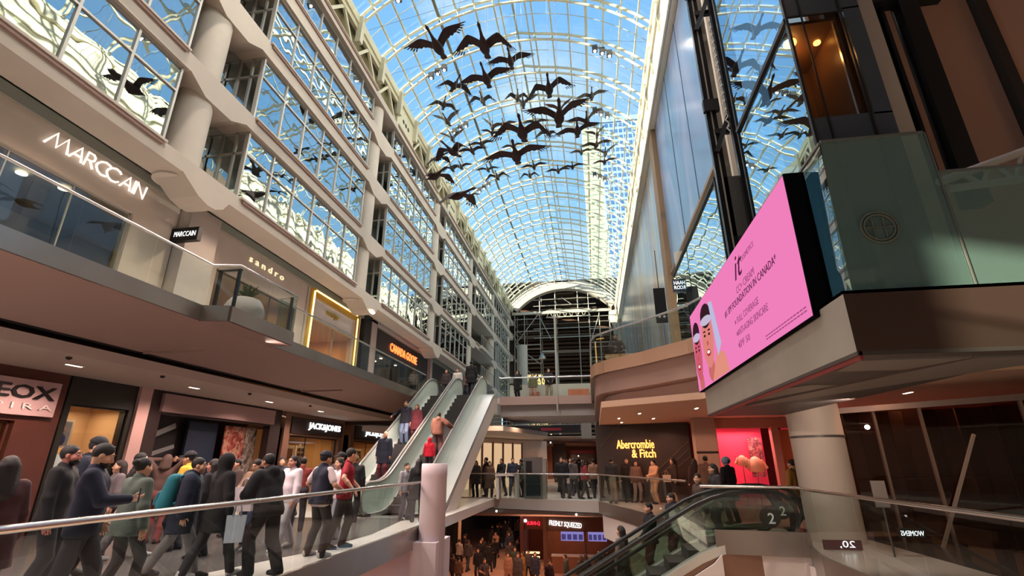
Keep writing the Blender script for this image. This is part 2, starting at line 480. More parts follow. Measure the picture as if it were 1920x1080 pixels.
scaf = thing('scaffold', 'tall steel tube scaffold with a lattice girder filling the arch at the far end', 'scaffold', (-4, 73, 4.87), kind='structure')
b = MB(); rr = .07
for x in (-10.9, -9.4, -7.0, -4.6, -1.2, .4, 1.9, 3.4):
    for y in (71.6, 74.5): b.tube([(x, y, 4.9), (x, y, 23.4 if abs(x + 3.4) > 5 else 26.6)], rr, 6)
for z in (9, 11.5, 13.8, 16, 18.2, 20.3, 22.2):
    for y in (71.6, 74.5):
        b.tube([(-10.9, y, z), (-7, y, z)], rr, 6); b.tube([(.4, y, z), (3.6, y, z)], rr, 6)
    for x in (-10.9, -7.0, .4, 3.4): b.tube([(x, 71.6, z), (x, 74.5, z)], rr, 6)
for z in (20.6, 19.2, 25.2, 24.2): b.tube([(-8, 71.6, z), (1.5, 71.6, z)], rr, 6)
for (x0, z0, x1, z1) in ((-10.9, 18.2, -7.3, 22.8), (-7.2, 22.8, -5.4, 18.9), (-10.9, 18.2, -7.0, 15.2), (.4, 18.2, 1.9, 22.4), (-3.6, 25.4, -2.1, 24.2), (-10.9, 11.5, -9.4, 15), (-9.4, 15, -7.0, 11.5)):
    b.tube([(x0, 71.5, z0), (x1, 71.5, z1)], rr, 6)
b.build('tube_frame', mat('scaffold_tube', (176, 170, 158), .45, .5), scaf)
b = MB()
for y in (71.4,):
    b.box(-11.3, 3.8, y, y + .3, 22.9, 23.3)
    b.box(-6, .6, y, y + .2, 23.3, 23.4); b.box(-6, .6, y, y + .2, 22.25, 22.38)
    for i in range(14): b.bar((-6 + i*.47, y + .1, 22.3 + (i % 2)), (-6 + (i+1)*.47, y + .1, 22.3 + ((i+1) % 2)), .07, .07)
b.build('lattice_girder', mat('girder_cream', (200, 192, 176), .5), scaf)
b = MB()
for z, x0, x1 in ((25.6, -5.6, 0), (24.6, -7.5, -1), (23.9, -8.5, 1.6), (26.4, -4.6, -1.6), (21.6, -10.5, 3.4), (19.8, -10.5, 3.4), (17.4, -7, .4)):
    b.box(x0, x1, 72.5, 74.3, z - .05, z + .05)
b.build('planks', mat('scaffold_plank', (110, 98, 88), .8), scaf)
b = MB(); b.box(-4.62, -4.42, 70.6, 70.8, 4.9, 17.0); b.box(-6.7, -4.42, 70.6, 70.8, 16.85, 17.0); b.lathe([(.05, 0), (.1, .25), (.45, -.35), (.5, -.6)], (-6.7, 70.7, 16.5), 16)
b.build('lamp_post', M_MUL, scaf)
b = MB()
random.seed(3)
for i in range(420):
    y = random.uniform(71.8, 77); z = random.uniform(5, 14); x = random.uniform(-9.6, -7.0) + (y - 71.8) * .2
    s_ = random.uniform(.05, .14); b.box(x - s_, x + s_, y - s_, y + s_, z - s_ * 1.5, z + s_ * 1.5)
o = b.build('plastic_sheeting', mat('sheet_glint_glow', (240, 226, 180), .3, 0, 1.1, (255, 224, 150)), scaf); o['kind'] = 'stuff'  # glints put in as a warm emission on small blocks
# dark column at the left of the arch
MB().lathe([(.75, 4.9), (.75, 17.3)], (-9.3, 68.0, 0), 24).build('column', M_COL, wall_back)
# tower beyond the roof
tw = thing('skyscraper', 'glass skyscraper rising beyond the vault, one edge coloured bright as if in the sun', 'building', (22, 150, 0), kind='structure')
def win_wall(name, x0, x1, y0, y1, z0, z1, m1, m2, sx, sz, axis='y'):
    """block with a grid of dark windows laid into its faces (geometry)"""
    b = MB(); b.box(x0, x1, y0, y1, z0, z1); b.mi(1)
    n = int((x1 - x0) / sx); k = int((z1 - z0) / sz)
    for i in range(n):
        for j in range(k):
            xa = x0 + (i + .18) * sx; za = z0 + (j + .2) * sz
            b.quad((xa, y0 - .05, za), (xa + sx*.68, y0 - .05, za), (xa + sx*.68, y0 - .05, za + sz*.6), (xa, y0 - .05, za + sz*.6))
    return b.build(name, [m1, m2], tw)
win_wall('shaft', 8.5, 27, 150, 175, 0, 117, mat('tower_wall', (150, 172, 196), .5), mat('tower_window', (84, 122, 172), .15, .3, spec=.8), 1.6, 2.6)
b = MB(); b.box(2.2, 8.6, 151, 170, 0, 116)
for i in range(40): b.box(2.0, 8.7, 150.85, 151.1, 3 + i * 2.85, 3.6 + i * 2.85)
b.build('corner_bay', mat('tower_sunlit_edge', (176, 184, 160), .4), tw)  # sunlit edge of the tower put into the bay's paler colour
MB().box(9, 27.5, 149.5, 176, 117, 119).build('parapet', mat('tower_wall', (150, 172, 196)), tw)
def frosted(name, col, tr=.45):
    if name in MATS: return MATS[name]
    m = bpy.data.materials.new(name); m.use_nodes = True; n = m.node_tree; n.nodes.clear()
    o = n.nodes.new('ShaderNodeOutputMaterial'); a = n.nodes.new('ShaderNodeMixShader'); c_ = n.nodes.new('ShaderNodeMixShader')
    d = n.nodes.new('ShaderNodeBsdfDiffuse'); t = n.nodes.new('ShaderNodeBsdfTransparent'); g = n.nodes.new('ShaderNodeBsdfGlossy')
    d.inputs[0].default_value = lin(col); t.inputs[0].default_value = lin((225, 240, 232)); g.inputs['Roughness'].default_value = .05
    a.inputs[0].default_value = tr; c_.inputs[0].default_value = .14
    n.links.new(d.outputs[0], a.inputs[1]); n.links.new(t.outputs[0], a.inputs[2]); n.links.new(a.outputs[0], c_.inputs[1]); n.links.new(g.outputs[0], c_.inputs[2]); n.links.new(c_.outputs[0], o.inputs[0])
    MATS[name] = m; return m
# ------------------------------------------------------------------ floors on the left
def floor_obj(b, label, m, name='floor'):
    return struct(b.build(name, m), label, 'floor')
XE2 = -4.6          # edge of the second level on the left
b = MB(); b.box(-13.2, XE2 - .02, -3, 24.4, -.30, 0.0)
fl2 = floor_obj(b, 'pale stone floor of the middle gallery on the left', M_FLR)
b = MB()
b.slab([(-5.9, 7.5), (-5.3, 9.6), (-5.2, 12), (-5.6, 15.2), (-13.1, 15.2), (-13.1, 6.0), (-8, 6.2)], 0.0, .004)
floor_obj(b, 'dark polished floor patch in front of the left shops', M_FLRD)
b = MB(); b.box(XE2 - .02, XE2 + .06, -3, 14.6, -.46, .03)
struct(b.build('trim_1', M_SST), 'stainless band along the left gallery edge', 'trim')
b = MB(); b.box(XE2 - .6, XE2 - .02, -3, 14.6, -1.35, -.42)
struct(b.build('trim_2', mat('white_wall_pink_lit', (214, 190, 198), .7)), 'white bulkhead below the left gallery edge', 'trim')  # pink light from the screen is put into this white wall's colour
# third-level gallery on the left
XE3 = -8.6
b = MB(); b.slab([(-12.7, -3), (XE3, -3), (XE3, 9.35), (-7.98, 9.5), (-7.98, 11.95), (XE3, 12.0), (XE3, 25.6), (-12.7, 25.6)], 4.62, 4.87)
fl3 = floor_obj(b, 'upper gallery floor slab on the left', M_FLR)
b = MB()
def fascia(b, pts, z0, z1, t=.05):
    for (xa, ya), (xb, yb) in zip(pts, pts[1:]):
        d = Vector((xb - xa, yb - ya, 0)).normalized(); n = Vector((d.y, -d.x, 0)) * t
        b.add([(xa, ya, z0), (xb, yb, z0), (xb, yb, z1), (xa, ya, z1), (xa + n.x, ya + n.y, z0), (xb + n.x, yb + n.y, z0), (xb + n.x, yb + n.y, z1), (xa + n.x, ya + n.y, z1)],
              [(3,2,1,0), (4,5,6,7), (0,1,5,4), (2,3,7,6), (1,2,6,5), (3,0,4,7)])
EDGE3 = [(XE3, -3), (XE3, 9.35), (-7.98, 9.5), (-7.98, 11.95), (XE3, 12.0), (XE3, 25.0)]
fascia(b, EDGE3, 4.58, 4.93)
struct(b.build('trim_3', M_SST), 'brushed metal band along the upper gallery edge on the left', 'trim')
# sloped soffit, dark slot and lower ceiling of the middle gallery
b = MB(); b.ext([(XE3 - .03, 4.59), (XE3 - .03, 4.63), (-10.45, 4.63), (-10.45, 4.02)], 'y', -3, 25.6)
for y in (3.2, 9.9, 16.6): b.box(-10.44, -8.8, y, y + .02, 4.0, 4.05)
b.slab([(XE3 - .04, 9.4), (-8.0, 9.53), (-8.0, 11.93), (XE3 - .04, 11.97)], 4.57, 4.62)
struct(b.build('ceiling', mat('mauve_soffit', (158, 132, 124), .8)), 'brown sloped soffit under the upper gallery on the left', 'ceiling')
b = MB(); b.box(-10.7, -10.4, -3, 25.6, 4.0, 4.55)
b.box(-13.3, -10.4, -3, 25.6, 4.5, 4.55)
struct(b.build('trim_4', M_BLK), 'dark slot between soffit and ceiling on the left', 'trim')
b = MB(); b.box(-13.2, -10.45, -3, 25.7, 3.68, 3.9); b.box(-13.2, -9, 25.7, 33, 3.55, 3.7)
struct(b.build('ceiling', M_CEIL), 'pale lower ceiling over the left shops of the middle gallery', 'ceiling')
DL = mat('downlight_trim', (210, 200, 190), .4); DLG = glow('downlight_glow', (255, 226, 190), 14.0)
def downlight(x, y, z, label, grp, ln=.34, p=1):
    t = thing('downlight', label, 'ceiling light', (x, y, z), 0, grp)
    b = MB(); b.box(x - .06, x + .06, y - ln/2 - .03, y + ln/2 + .03, z - .012, z); b.build('trim', DL, t)
    b = MB(); b.box(x - .035, x + .035, y - ln/2, y + ln/2, z - .016, z - .012); b.build('lens', DLG, t)
for i, y in enumerate((2.6, 6.0, 9.4, 13.0, 16.6, 20.2)):
    downlight(-11.6, y, 3.68, 'slim downlight in the pale ceiling above the left shops, %s from the camera' % ('first', 'second', 'third', 'fourth', 'fifth', 'sixth')[i], 'downlights over the left shops')
sm_ = MB().lathe([(.05, 0), (.06, -.03), (.02, -.06)], (0, 0, 0), 10).mesh('sprinkler', M_DK)
for i, y in enumerate((4.0, 7.2, 8.6, 11.0, 14.4, 18.0)):
    o = bpy.data.objects.new('ceiling_sprinkler', sm_); COL.objects.link(o); o.location = (-10.8, y, 3.68)
    tag(o, 'tiny dark sprinkler head above the left shops, %s from the camera' % ('first', 'second', 'third', 'fourth', 'fifth', 'sixth')[i], 'sprinkler', 'sprinklers over the left shops')

# ------------------------------------------------------------------ glass rails
def rail(name, label, pts, z, h=1.07, post_each=None, r=.028, gl=None, cat='railing'):
    t = struct(thing(name, None, None, (pts[0][0], pts[0][1], z)), label, cat)
    b = MB()
    for (xa, ya), (xb, yb) in zip(pts, pts[1:]):
        L_ = math.hypot(xb - xa, yb - ya); n = max(1, round(L_ / 1.5))
        for i in range(n):
            f0, f1 = i / n, (i + 1) / n - .012 / max(L_ / n, .1) / n
            p, q = (xa + (xb - xa) * f0, ya + (yb - ya) * f0), (xa + (xb - xa) * f1, ya + (yb - ya) * f1)
            b.quad((p[0], p[1], z + .02), (q[0], q[1], z + .02), (q[0], q[1], z + h - .03), (p[0], p[1], z + h - .03))
    b.build('glass_panel', gl or G_RAIL, t)
    b = MB(); b.tube([(x, y, z + h) for x, y in pts], r, 8); b.build('handrail', M_SSTB, t)
    return t
rail('railing', 'glass railing with steel handrail along the left gallery where people lean', [(XE2, -2.5), (XE2, 13.6)], 0.0, r=.034)
G3 = rail('railing', 'glass railing along the upper gallery on the left, jogging around a planter', [(XE3 + .03, -3), (XE3 + .03, 9.4), (-7.95, 9.53), (-7.95, 11.92), (XE3 + .03, 12.0), (XE3 + .03, 24.9)], 4.87)
# glazed box round the planter at the bulge
t = struct(thing('glass_screen', None, None, (-8.1, 10.7, 4.87)), 'framed glass screen beside the planter on the upper gallery', 'screen')
b = MB()
for x, y in ((-8.05, 9.65), (-8.05, 11.8), (-8.55, 9.65)): b.box(x - .03, x + .03, y - .03, y + .03, 4.87, 5.9)
b.box(-8.58, -8.0, 9.62, 9.68, 5.86, 5.9)
b.build('frame', M_BLK, t)

# ------------------------------------------------------------------ upper shops on the left
XS3 = -12.6
M_FLAP = mat('shop_cream', (212, 198, 182), .6); M_SAND = mat('shop_sand', (206, 190, 176), .6)
M_SHOPIN = mat('shop_interior', (214, 190, 160), .7); M_SHOPF = mat('shop_floor_inside', (190, 160, 130), .4)
WARM = (255, 214, 160)
def room(t, y0, y1, z0, z1, depth, m=M_SHOPIN, xs=XS3, light=60, lc=WARM):
    b = MB(); x0 = xs - depth
    b.box(x0 - .1, x0, y0, y1, z0, z1); b.box(x0, xs - .1, y0, y0 + .05, z0, z1); b.box(x0, xs - .1, y1 - .05, y1, z0, z1)
    b.box(x0, xs - .1, y0, y1, z1 - .05, z1); b.build('interior', m, t)
    if light: arealight('shop_lamp', (xs - depth * .45, (y0 + y1) / 2, z1 - .25), depth * .5, light, lc, (0, 0, 0), (y1 - y0) * .6)
def shopfront(t, y0, y1, z0, z1, openings, m, thick=.25, xs=XS3):
    """wall strip with openings [(ya,yb,za,zb)] left to right"""
    b = MB(); y = y0
    for ya, yb, za, zb in openings:
        if ya > y: b.box(xs - thick, xs, y, ya, z0, z1)
        b.box(xs - thick, xs, ya, yb, zb, z1)
        if za > z0: b.box(xs - thick, xs, ya, yb, z0, za)
        y = yb
    if y1 > y: b.box(xs - thick, xs, y, y1, z0, z1)
    return b.build('front', m, t)
def panes(t, xs, lst, g=None, name='shop_window', frame=M_MULD, mull=()):
    b = MB(); f = MB()
    for ya, yb, za, zb in lst:
        b.quad((xs, ya, za), (xs, yb, za), (xs, yb, zb), (xs, ya, zb))
        f.box(xs - .03, xs + .03, ya, ya + .05, za, zb); f.box(xs - .03, xs + .03, yb - .05, yb, za, zb)
        f.box(xs - .03, xs + .03, ya, yb, zb - .05, zb); f.box(xs - .03, xs + .03, ya, yb, za, za + .06)
    for y in mull:
        za, zb = lst[0][2], lst[0][3]; f.box(xs - .02, xs + .02, y - .015, y + .015, za, zb)
    o = b.build(name, g or G_SHOP, t); f.build('frame', frame, o)
    return o
ZF, ZT = 4.87, 9.42
# --- first shop, thin line letters
t = struct(thing('shop', None, None, (XS3, 6, ZF)), 'cream shopfront lettered in thin white capitals on the upper gallery', 'shop')
shopfront(t, -2, 12.05, ZF, ZT, [(0.6, 4.6, ZF, 8.3), (4.9, 10.6, ZF, 8.3)], M_FLAP, .3)
MB().box(XS3 - .1, XS3 + .06, -2, 12.06, ZT - .02, ZT + .06).build('cornice', M_WHITE, t)
panes(t, XS3 - .12, [(0.6, 4.6, ZF, 8.3), (4.9, 10.6, ZF, 8.3)], glass('shop_glass_a', (190, 196, 192), .14, .6, wave=.01), frame=M_MUL, mull=(2.5, 7.5, 9.0))
room(t, -2, 12, ZF, 8.6, 4.5, mat('shop_interior_grey', (170, 160, 146), .7), light=70, lc=(255, 224, 180))
b = MB()
for y in (1.2, 2.2, 5.8, 7.4, 8.6, 9.4): b.lathe([(.12, 0), (.12, -.03)], (XS3 - 1.4 + (y % .5), y, 8.5), 12)
b.build('spot_lamps', glow('spot_warm', (255, 236, 200), 8), t)
b = MB(); b.box(XS3 - 3.4, XS3 - .9, 1.5, 1.6, ZF, 7.6); b.box(XS3 - 1.2, XS3 - 1.15, 5.2, 9.0, ZF, 7.4)
b.build('inner_partition', mat('stone_panel', (176, 160, 140), .5, noise=((120, 112, 100), 1.6)), t)
# line letters
sg = MB()
def strokes(letters, y0, z0, h, gap, slant=0.0):
    """letters: list of (width, [polyline,...]) in unit box; drawn on the shop plane, reading towards +y"""
    y = y0
    for wd, pls in letters:
        for pl in pls: sg.tube([(XS3 + .07, y + (u * wd + slant * v) * h, z0 + v * h) for u, v in pl], .03, 6)
        y += (wd + gap) * h
arc = [(.95, .80), (.80, .94), (.5, 1.0), (.22, .88), (.04, .65), (0, .5), (.04, .35), (.22, .12), (.5, 0), (.80, .06), (.95, .20)]
LM = (1.35, [[(0, 0), (.32, 1), (.5, .05), (.80, 1), (1.0, 0)]]); LA = (.78, [[(0, 0), (.62, 1), (.98, 0)], [(.22, .34), (.84, .34)]])
LR = (.62, [[(.05, 0), (.05, 1), (.6, 1), (.85, .85), (.85, .62), (.6, .48), (.05, .48)], [(.5, .48), (1.0, 0)]])
LC = (1.0, [arc]); LI = (.1, [[(.5, 0), (.5, 1)]]); LN = (.72, [[(0, 0), (0, 1), (1, 0), (1, 1)]])
strokes([LM, LA, LR, (.62, LC[1] and [[(u * 1.6, v) for u, v in arc]]), (1.0, [arc]), LA, LI, LN], 7.94, 8.80, .40, .12, .12)
o = sg.build('lettering', glow('white_letters', (255, 236, 224), 1.3), t)
# blade sign of the first shop
t = thing('blade_sign', 'small black box sign with white capitals sticking out beside the pilaster', 'sign', (-11.9, 12.0, 8.0))
b = MB(); b.box(-12.6, -11.65, 11.92, 12.08, 8.02, 8.46); b.build('box', M_BLK, t)
text(0, 'MARCCAIN', t, 'lettering', glow('sign_white', (250, 250, 250), 2.0), (-12.1, 11.915, 8.25), (1, 0, 0), (0, 0, 1), height=.17, width=.74, depth=.004)
# pilaster under the column
b = MB(); b.box(-12.6, -11.3, 10.2, 11.1, ZF, 8.4)
b = MB(); b.box(-12.75, -12.2, 12.1, 13.35, ZF, 9.4); struct(b.build('pilaster', mat('pilaster_grey', (196, 186, 178), .7)), 'plain grey pilaster between the first two upper shops', 'pilaster')
# --- second shop
t = struct(thing('shop', None, None, (XS3, 16, ZF)), 'pale travertine shopfront with spaced lowercase letters and a warm light cove', 'shop')
shopfront(t, 13.4, 19.5, ZF, ZT, [(14.0, 18.9, ZF, 8.0)], mat('travertine', (214, 200, 190), .55, noise=((198, 182, 170), 2.0)), .3)
MB().box(XS3 - .05, XS3 + .02, 13.4, 19.5, ZT, ZT + .05).build('light_cove', glow('cove_orange', (255, 176, 110), 5.0), t)
panes(t, XS3 - .14, [(14.0, 18.9, ZF, 8.0)], frame=M_MULD, mull=(15.4, 17.2))
room(t, 13.5, 19.4, ZF, 8.3, 4.5, light=120, lc=(255, 200, 140))
b = MB()
for i in range(5): b.box(XS3 - 2.5, XS3 - .6, 14.4 + i * .9, 14.46 + i * .9, 6.6, 6.66)
for i in range(9): b.box(XS3 - 2.2 + (i % 3) * .5, XS3 - 1.9 + (i % 3) * .5, 14.4 + i * .5, 14.7 + i * .5, 5.5, 6.6)
b.build('clothes_rails', mat('clothes_mixed', (150, 110, 84), .8, noise=((60, 50, 50), 1.5)), t)
text(.006, 's a n d r o', t, 'lettering', glow('cream_letters', (250, 228, 180), 1.2), (XS3 + .01, 16.55, 8.96), (0, 1, 0), (0, 0, 1), height=.26, width=2.2, depth=.03, vcenter=True)
# --- third shop
t = struct(thing('shop', None, None, (XS3, 22, ZF)), 'white shopfront in a glowing golden frame with a small lowercase sign', 'shop')
shopfront(t, 19.6, 25.0, ZF, ZT, [(20.2, 24.3, ZF, 8.9)], mat('maje_white', (222, 212, 202), .6), .3)
b = MB(); y0, y1 = 20.1, 24.4
b.box(XS3, XS3 + .08, y0 - .35, y0, ZF, 9.3); b.box(XS3, XS3 + .08, y1, y1 + .35, ZF, 9.3); b.box(XS3, XS3 + .08, y0, y1, 8.95, 9.3)
b.build('gold_frame', mat('gold_frame', (236, 190, 90), .35, .6), t)
b = MB(); b.box(XS3 + .08, XS3 + .1, y1 + .05, y1 + .12, ZF, 9.1); b.box(XS3 + .08, XS3 + .1, y0, y1, 9.22, 9.28); b.box(XS3 + .08, XS3 + .1, y0 - .14, y0 - .05, ZF, 9.2)
b.build('light_strip', glow('strip_gold', (255, 206, 120), 6), t)
MB().box(XS3 - .2, XS3 - .12, 20.2, 24.3, 8.15, 8.95).build('sign_board', mat('maje_board', (226, 220, 216), .6), t)
text(.004, 'maje', t, 'lettering', mat('gold_letters', (214, 178, 60), .4, .3), (XS3 - .11, 22.1, 8.58), (0, 1, 0), (0, 0, 1), height=.36, width=1.2, depth=.03)
panes(t, XS3 - .14, [(20.2, 22.4, ZF, 8.15), (22.4, 24.3, ZF, 8.15)], frame=mat('frame_silver', (190, 180, 172), .4, .5))
room(t, 19.7, 24.9, ZF, 8.0, 4.5, mat('peach_room', (236, 196, 150), .7), light=150, lc=(255, 190, 120))
MB().box(XS3 - 1.6, XS3 - 1.1, 22.9, 23.8, 5.9, 6.9).build('coat_display', mat('clothes_grey', (130, 122, 112), .9), t)
# --- fourth shop, dark with orange letters
t = struct(thing('shop', None, None, (XS3, 31, ZF)), 'black shopfront with orange serif letters on the upper gallery', 'shop')
shopfront(t, 25.2, 37.3, ZF, ZT + .2, [(27.3, 36.4, ZF, 8.0)], mat('dark_shop', (62, 58, 58), .5), .4)
b = MB(); b.box(XS3, XS3 + .2, 25.2, 26.0, ZF, 9.6); b.mi(1).box(XS3, XS3 + .25, 26.0, 26.7, ZF, 9.5); b.box(XS3, XS3 + .25, 26.0, 37.3, 9.35, 9.55); b.box(XS3, XS3 + .25, 36.9, 37.3, ZF, 9.5)
b.build('portal', [mat('charcoal', (44, 44, 44), .5), mat('portal_pink', (200, 176, 170), .6)], t)
text(.012, 'CANADA GOOSE', t, 'lettering', glow('orange_letters', (255, 120, 60), 2.6), (XS3 + .02, 31.8, 8.62), (0, 1, 0), (0, 0, 1), height=.55, width=5.0, depth=.05)
panes(t, XS3 - .2, [(27.3, 36.4, ZF, 8.0)], frame=M_BLK, mull=(30.2, 33.4))
room(t, 26, 37, ZF, 8.2, 5, mat('dark_room', (120, 100, 88), .7), light=90)
b = MB()
for i in range(10): b.lathe([(.1, 0), (.1, -.03)], (XS3 - 1 - (i % 3) * .8, 27.8 + i * .85, 8.1), 10)
b.build('spot_lamps', glow('spot_warm', (255, 236, 200), 8), t)
# --- fifth shop, dark
t = struct(thing('shop', None, None, (XS3, 43, ZF)), 'dark shopfront with a white lit sign beyond the escalators', 'shop')
shopfront(t, 37.6, 70, ZF, ZT, [(44, 54, ZF, 7.5)], mat('dark_shop2', (78, 72, 70), .6), .4)
MB().box(XS3, XS3 + .1, 42.5, 43.4, 7.0, 8.6).build('lit_sign', glow('sign_white', (250, 250, 250), 2.0), t)
MB().box(XS3, XS3 + .12, 37.6, 37.8, ZF, ZT).build('white_jamb', M_WHITE, t)
b = MB(); b.box(-18, -12.65, -2, 70, 9.55, 9.6); b.box(-17.6, -17.5, -2, 70, 4.6, 9.6)
for y in range(-2, 70, 3): b.box(-12.9, -12.7, y, y + 1.6, 9.15, 9.4)
struct(b.build('ceiling', M_DK), 'dark ceiling void above the upper shopfronts', 'ceiling')

# ------------------------------------------------------------------ lower shops on the left
XS2 = -13.0
M_WALN = mat('walnut', (96, 52, 40), .5, noise=((70, 36, 30), 2.0))
t = struct(thing('shop', None, None, (XS2, 8, 0)), 'walnut shopfront with a pale sign board on the left of the middle gallery', 'shop')
shopfront(t, -2, 10.55, 0, 3.68, [(3.0, 9.6, 0, 2.5)], M_WALN, .3, XS2)
MB().box(XS2, XS2 + .12, 4.6, 10.3, 2.62, 3.42).build('sign_board', mat('geox_board', (196, 166, 166), .5), t)
text(.016, 'GEOX', t, 'lettering', mat('black_letters', (26, 22, 22), .4), (XS2 + .125, 9.32, 3.14), (0, 1, 0), (0, 0, 1), height=.30, width=1.75, depth=.04)
text(.002, 'R E S P I R A', t, 'lettering', mat('grey_letters', (232, 214, 210), .4), (XS2 + .125, 9.05, 2.82), (0, 1, 0), (0, 0, 1), height=.13, width=2.3, depth=.03)
panes(t, XS2 - .15, [(3.0, 9.6, 0, 2.5)], frame=M_WALN, mull=(6.2, 8.4))
room(t, -2, 10.5, 0, 2.9, 4, mat('walnut_room', (170, 96, 62), .6), XS2, 80, (255, 176, 110))
b = MB()
for y, z in ((8.9, 1.62), (8.75, 1.2), (8.6, .75), (9.2, 1.9), (8.1, 1.75), (7.4, 1.3)): b.ball((XS2 - .4, y, z), .10, 12)
b.build('globe_lamps', glow('globe', (255, 190, 110), 3.0), t)
t = struct(thing('shop', None, None, (XS2, 11.5, 0)), 'lit display window with a framed portrait beside the walnut shopfront', 'shop')
shopfront(t, 10.6, 12.55, 0, 3.68, [(10.75, 12.4, .3, 3.0)], mat('dark_green_black', (30, 30, 26), .5), .3, XS2)
panes(t, XS2 - .1, [(10.75, 12.4, .3, 3.0)], frame=M_BLK)
room(t, 10.6, 12.5, 0, 3.2, 1.3, mat('window_warm_wall', (214, 182, 146), .7), XS2, 26, (255, 214, 170))
b = MB(); b.box(XS2 - .5, XS2 - .46, 10.85, 11.35, 1.95, 2.65); b.mi(1).box(XS2 - .46, XS2 - .45, 10.9, 11.3, 2.0, 2.6); b.mi(2).ball((XS2 - .45, 11.1, 2.4), (.02, .06, .08), 10).mi(3).ball((XS2 - .45, 11.1, 2.15), (.02, .13, .15), 10)
b.build('portrait', [mat('frame_white', (226, 220, 210), .5), mat('portrait_back', (150, 150, 160), .7), mat('skin_print', (190, 140, 116), .7), mat('navy_print', (40, 52, 110), .7)], t)
MB().box(XS2 - .5, XS2 - .47, 10.9, 11.5, 1.2, 1.8).build('white_card', mat('white_card', (226, 230, 226), .6, 0, .4), t)
b = MB(); b.box(XS2 - .3, XS2 + .1, 12.55, 12.95, 0, 3.68); struct(b.build('pilaster', mat('pilaster_rose', (196, 164, 158), .6)), 'rose grey pilaster right of the portrait window', 'pilaster')
t = struct(thing('shop', None, None, (XS2, 16, 0)), 'closed dark shopfront with a blank mauve sign board and photo posters', 'shop')
shopfront(t, 13.0, 19.6, 0, 3.68, [(13.5, 18.9, 0, 3.0)], mat('dark_maroon', (44, 30, 30), .6), .3, XS2)
MB().box(XS2, XS2 + .1, 13.4, 19.0, 3.06, 3.60).build('sign_board', mat('mauve_board', (160, 134, 134), .6), t)
b = MB(); b.box(XS2 - 1.2, XS2 - 1.1, 13.4, 19, 0, 3.1)
b.build('back_wall', mat('near_black', (22, 20, 24), .6), t)
MB().box(XS2 - .9, XS2 - .8, 15.6, 17.0, 0, 2.95).build('navy_panel', mat('navy_panel', (28, 40, 62), .6), t)
def print_mat(name, cols, scale):
    m = bpy.data.materials.new(name); m.use_nodes = True; n = m.node_tree; bb = n.nodes['Principled BSDF']; bb.inputs['Roughness'].default_value = .5
    tcx = n.nodes.new('ShaderNodeTexCoord'); v = n.nodes.new('ShaderNodeTexNoise'); v.inputs['Scale'].default_value = scale; v.inputs['Detail'].default_value = 3; v.inputs['Distortion'].default_value = .8
    r = n.nodes.new('ShaderNodeValToRGB'); r.color_ramp.interpolation = 'LINEAR'
    els = r.color_ramp.elements; els[0].position = .32; els[0].color = lin(cols[0]); els[1].position = .68; els[1].color = lin(cols[-1])
    for i, c_ in enumerate(cols[1:-1]): e_ = els.new(.32 + .36 * (i + 1) / (len(cols) - 1)); e_.color = lin(c_)
    n.links.new(tcx.outputs['Object'], v.inputs['Vector']); n.links.new(v.outputs['Fac'], r.inputs[0]); n.links.new(r.outputs[0], bb.inputs['Base Color'])
    return m
MB().box(XS2 - .6, XS2 - .55, 17.1, 18.2, .9, 2.9).build('photo_poster', print_mat('red_photo', [(60, 24, 22), (150, 60, 50), (196, 150, 128), (90, 40, 36)], 3.0), t)
MB().box(XS2 - .6, XS2 - .55, 18.25, 18.9, .9, 2.9).build('photo_poster', print_mat('grey_photo', [(40, 36, 36), (120, 108, 100), (180, 164, 150), (70, 60, 60)], 3.0), t)
b = MB(); b.bar((XS2 - .7, 13.6, 2.2), (XS2 - .7, 14.9, 2.75), .05, .16); b.bar((XS2 - .7, 13.7, 1.7), (XS2 - .7, 15.0, 2.1), .05, .12); b.build('pale_slats', mat('grey_slat', (130, 132, 134), .4), t)
def jj(y0, y1, ys0, ys1, label):
    t = struct(thing('shop', None, None, (XS2, (y0 + y1) / 2, 0)), label, 'shop')
    shopfront(t, y0, y1, 0, 3.68, [(y0 + .45, y1 - .45, .0, 2.72)], mat('taupe_front', (120, 92, 78), .6), .4, XS2)
    MB().box(XS2, XS2 + .08, y0 + .4, y1 - .3, 2.8, 3.5).build('sign_board', mat('dark_sign', (46, 38, 38), .5), t)
    text(.02, 'JACK&JONES', t, 'lettering', glow('sign_white', (250, 250, 250), 2.0), (XS2 + .09, (ys0 + ys1) / 2, 3.17), (0, 1, 0), (0, 0, 1), height=.36, width=ys1 - ys0, depth=.03)
    panes(t, XS2 - .2, [(y0 + .45, y1 - .45, 0, 2.72)], frame=M_BLK, mull=((y0 + y1) / 2 - .6,))
    room(t, y0, y1, 0, 3.0, 3.0, mat('amber_room', (206, 168, 122), .7), XS2, 90, (255, 208, 156))
    b = MB(); b.box(XS2 - .9, XS2 - .86, y0 + 1.6, y0 + 2.35, 1.55, 2.35); b.box(XS2 - .9, XS2 - .86, y0 + 2.5, y0 + 3.3, 1.55, 2.35)
    b.mi(1)
    for k in range(6): b.box(XS2 - .86, XS2 - .85, y0 + 2.6 + (k % 2) * .32, y0 + 2.85 + (k % 2) * .32, 1.65 + (k // 2) * .22, 1.8 + (k // 2) * .22)
    b.box(XS2 - .86, XS2 - .85, y0 + 1.75, y0 + 2.2, 1.7, 2.2)
    b.build('framed_poster', [mat('poster_white', (224, 210, 190), .6), mat('poster_ink', (120, 80, 60), .6)], t)
    b = MB()
    for k in range(3):
        yy = y0 + .9 + k * 1.1; b.ball((XS2 - .8, yy, 1.22), (.16, .24, .34), 10); b.ball((XS2 - .8, yy, 1.66), .1, 10)
    b.build('dressed_torso', mat('torso_yellow', (226, 190, 120), .8), t)
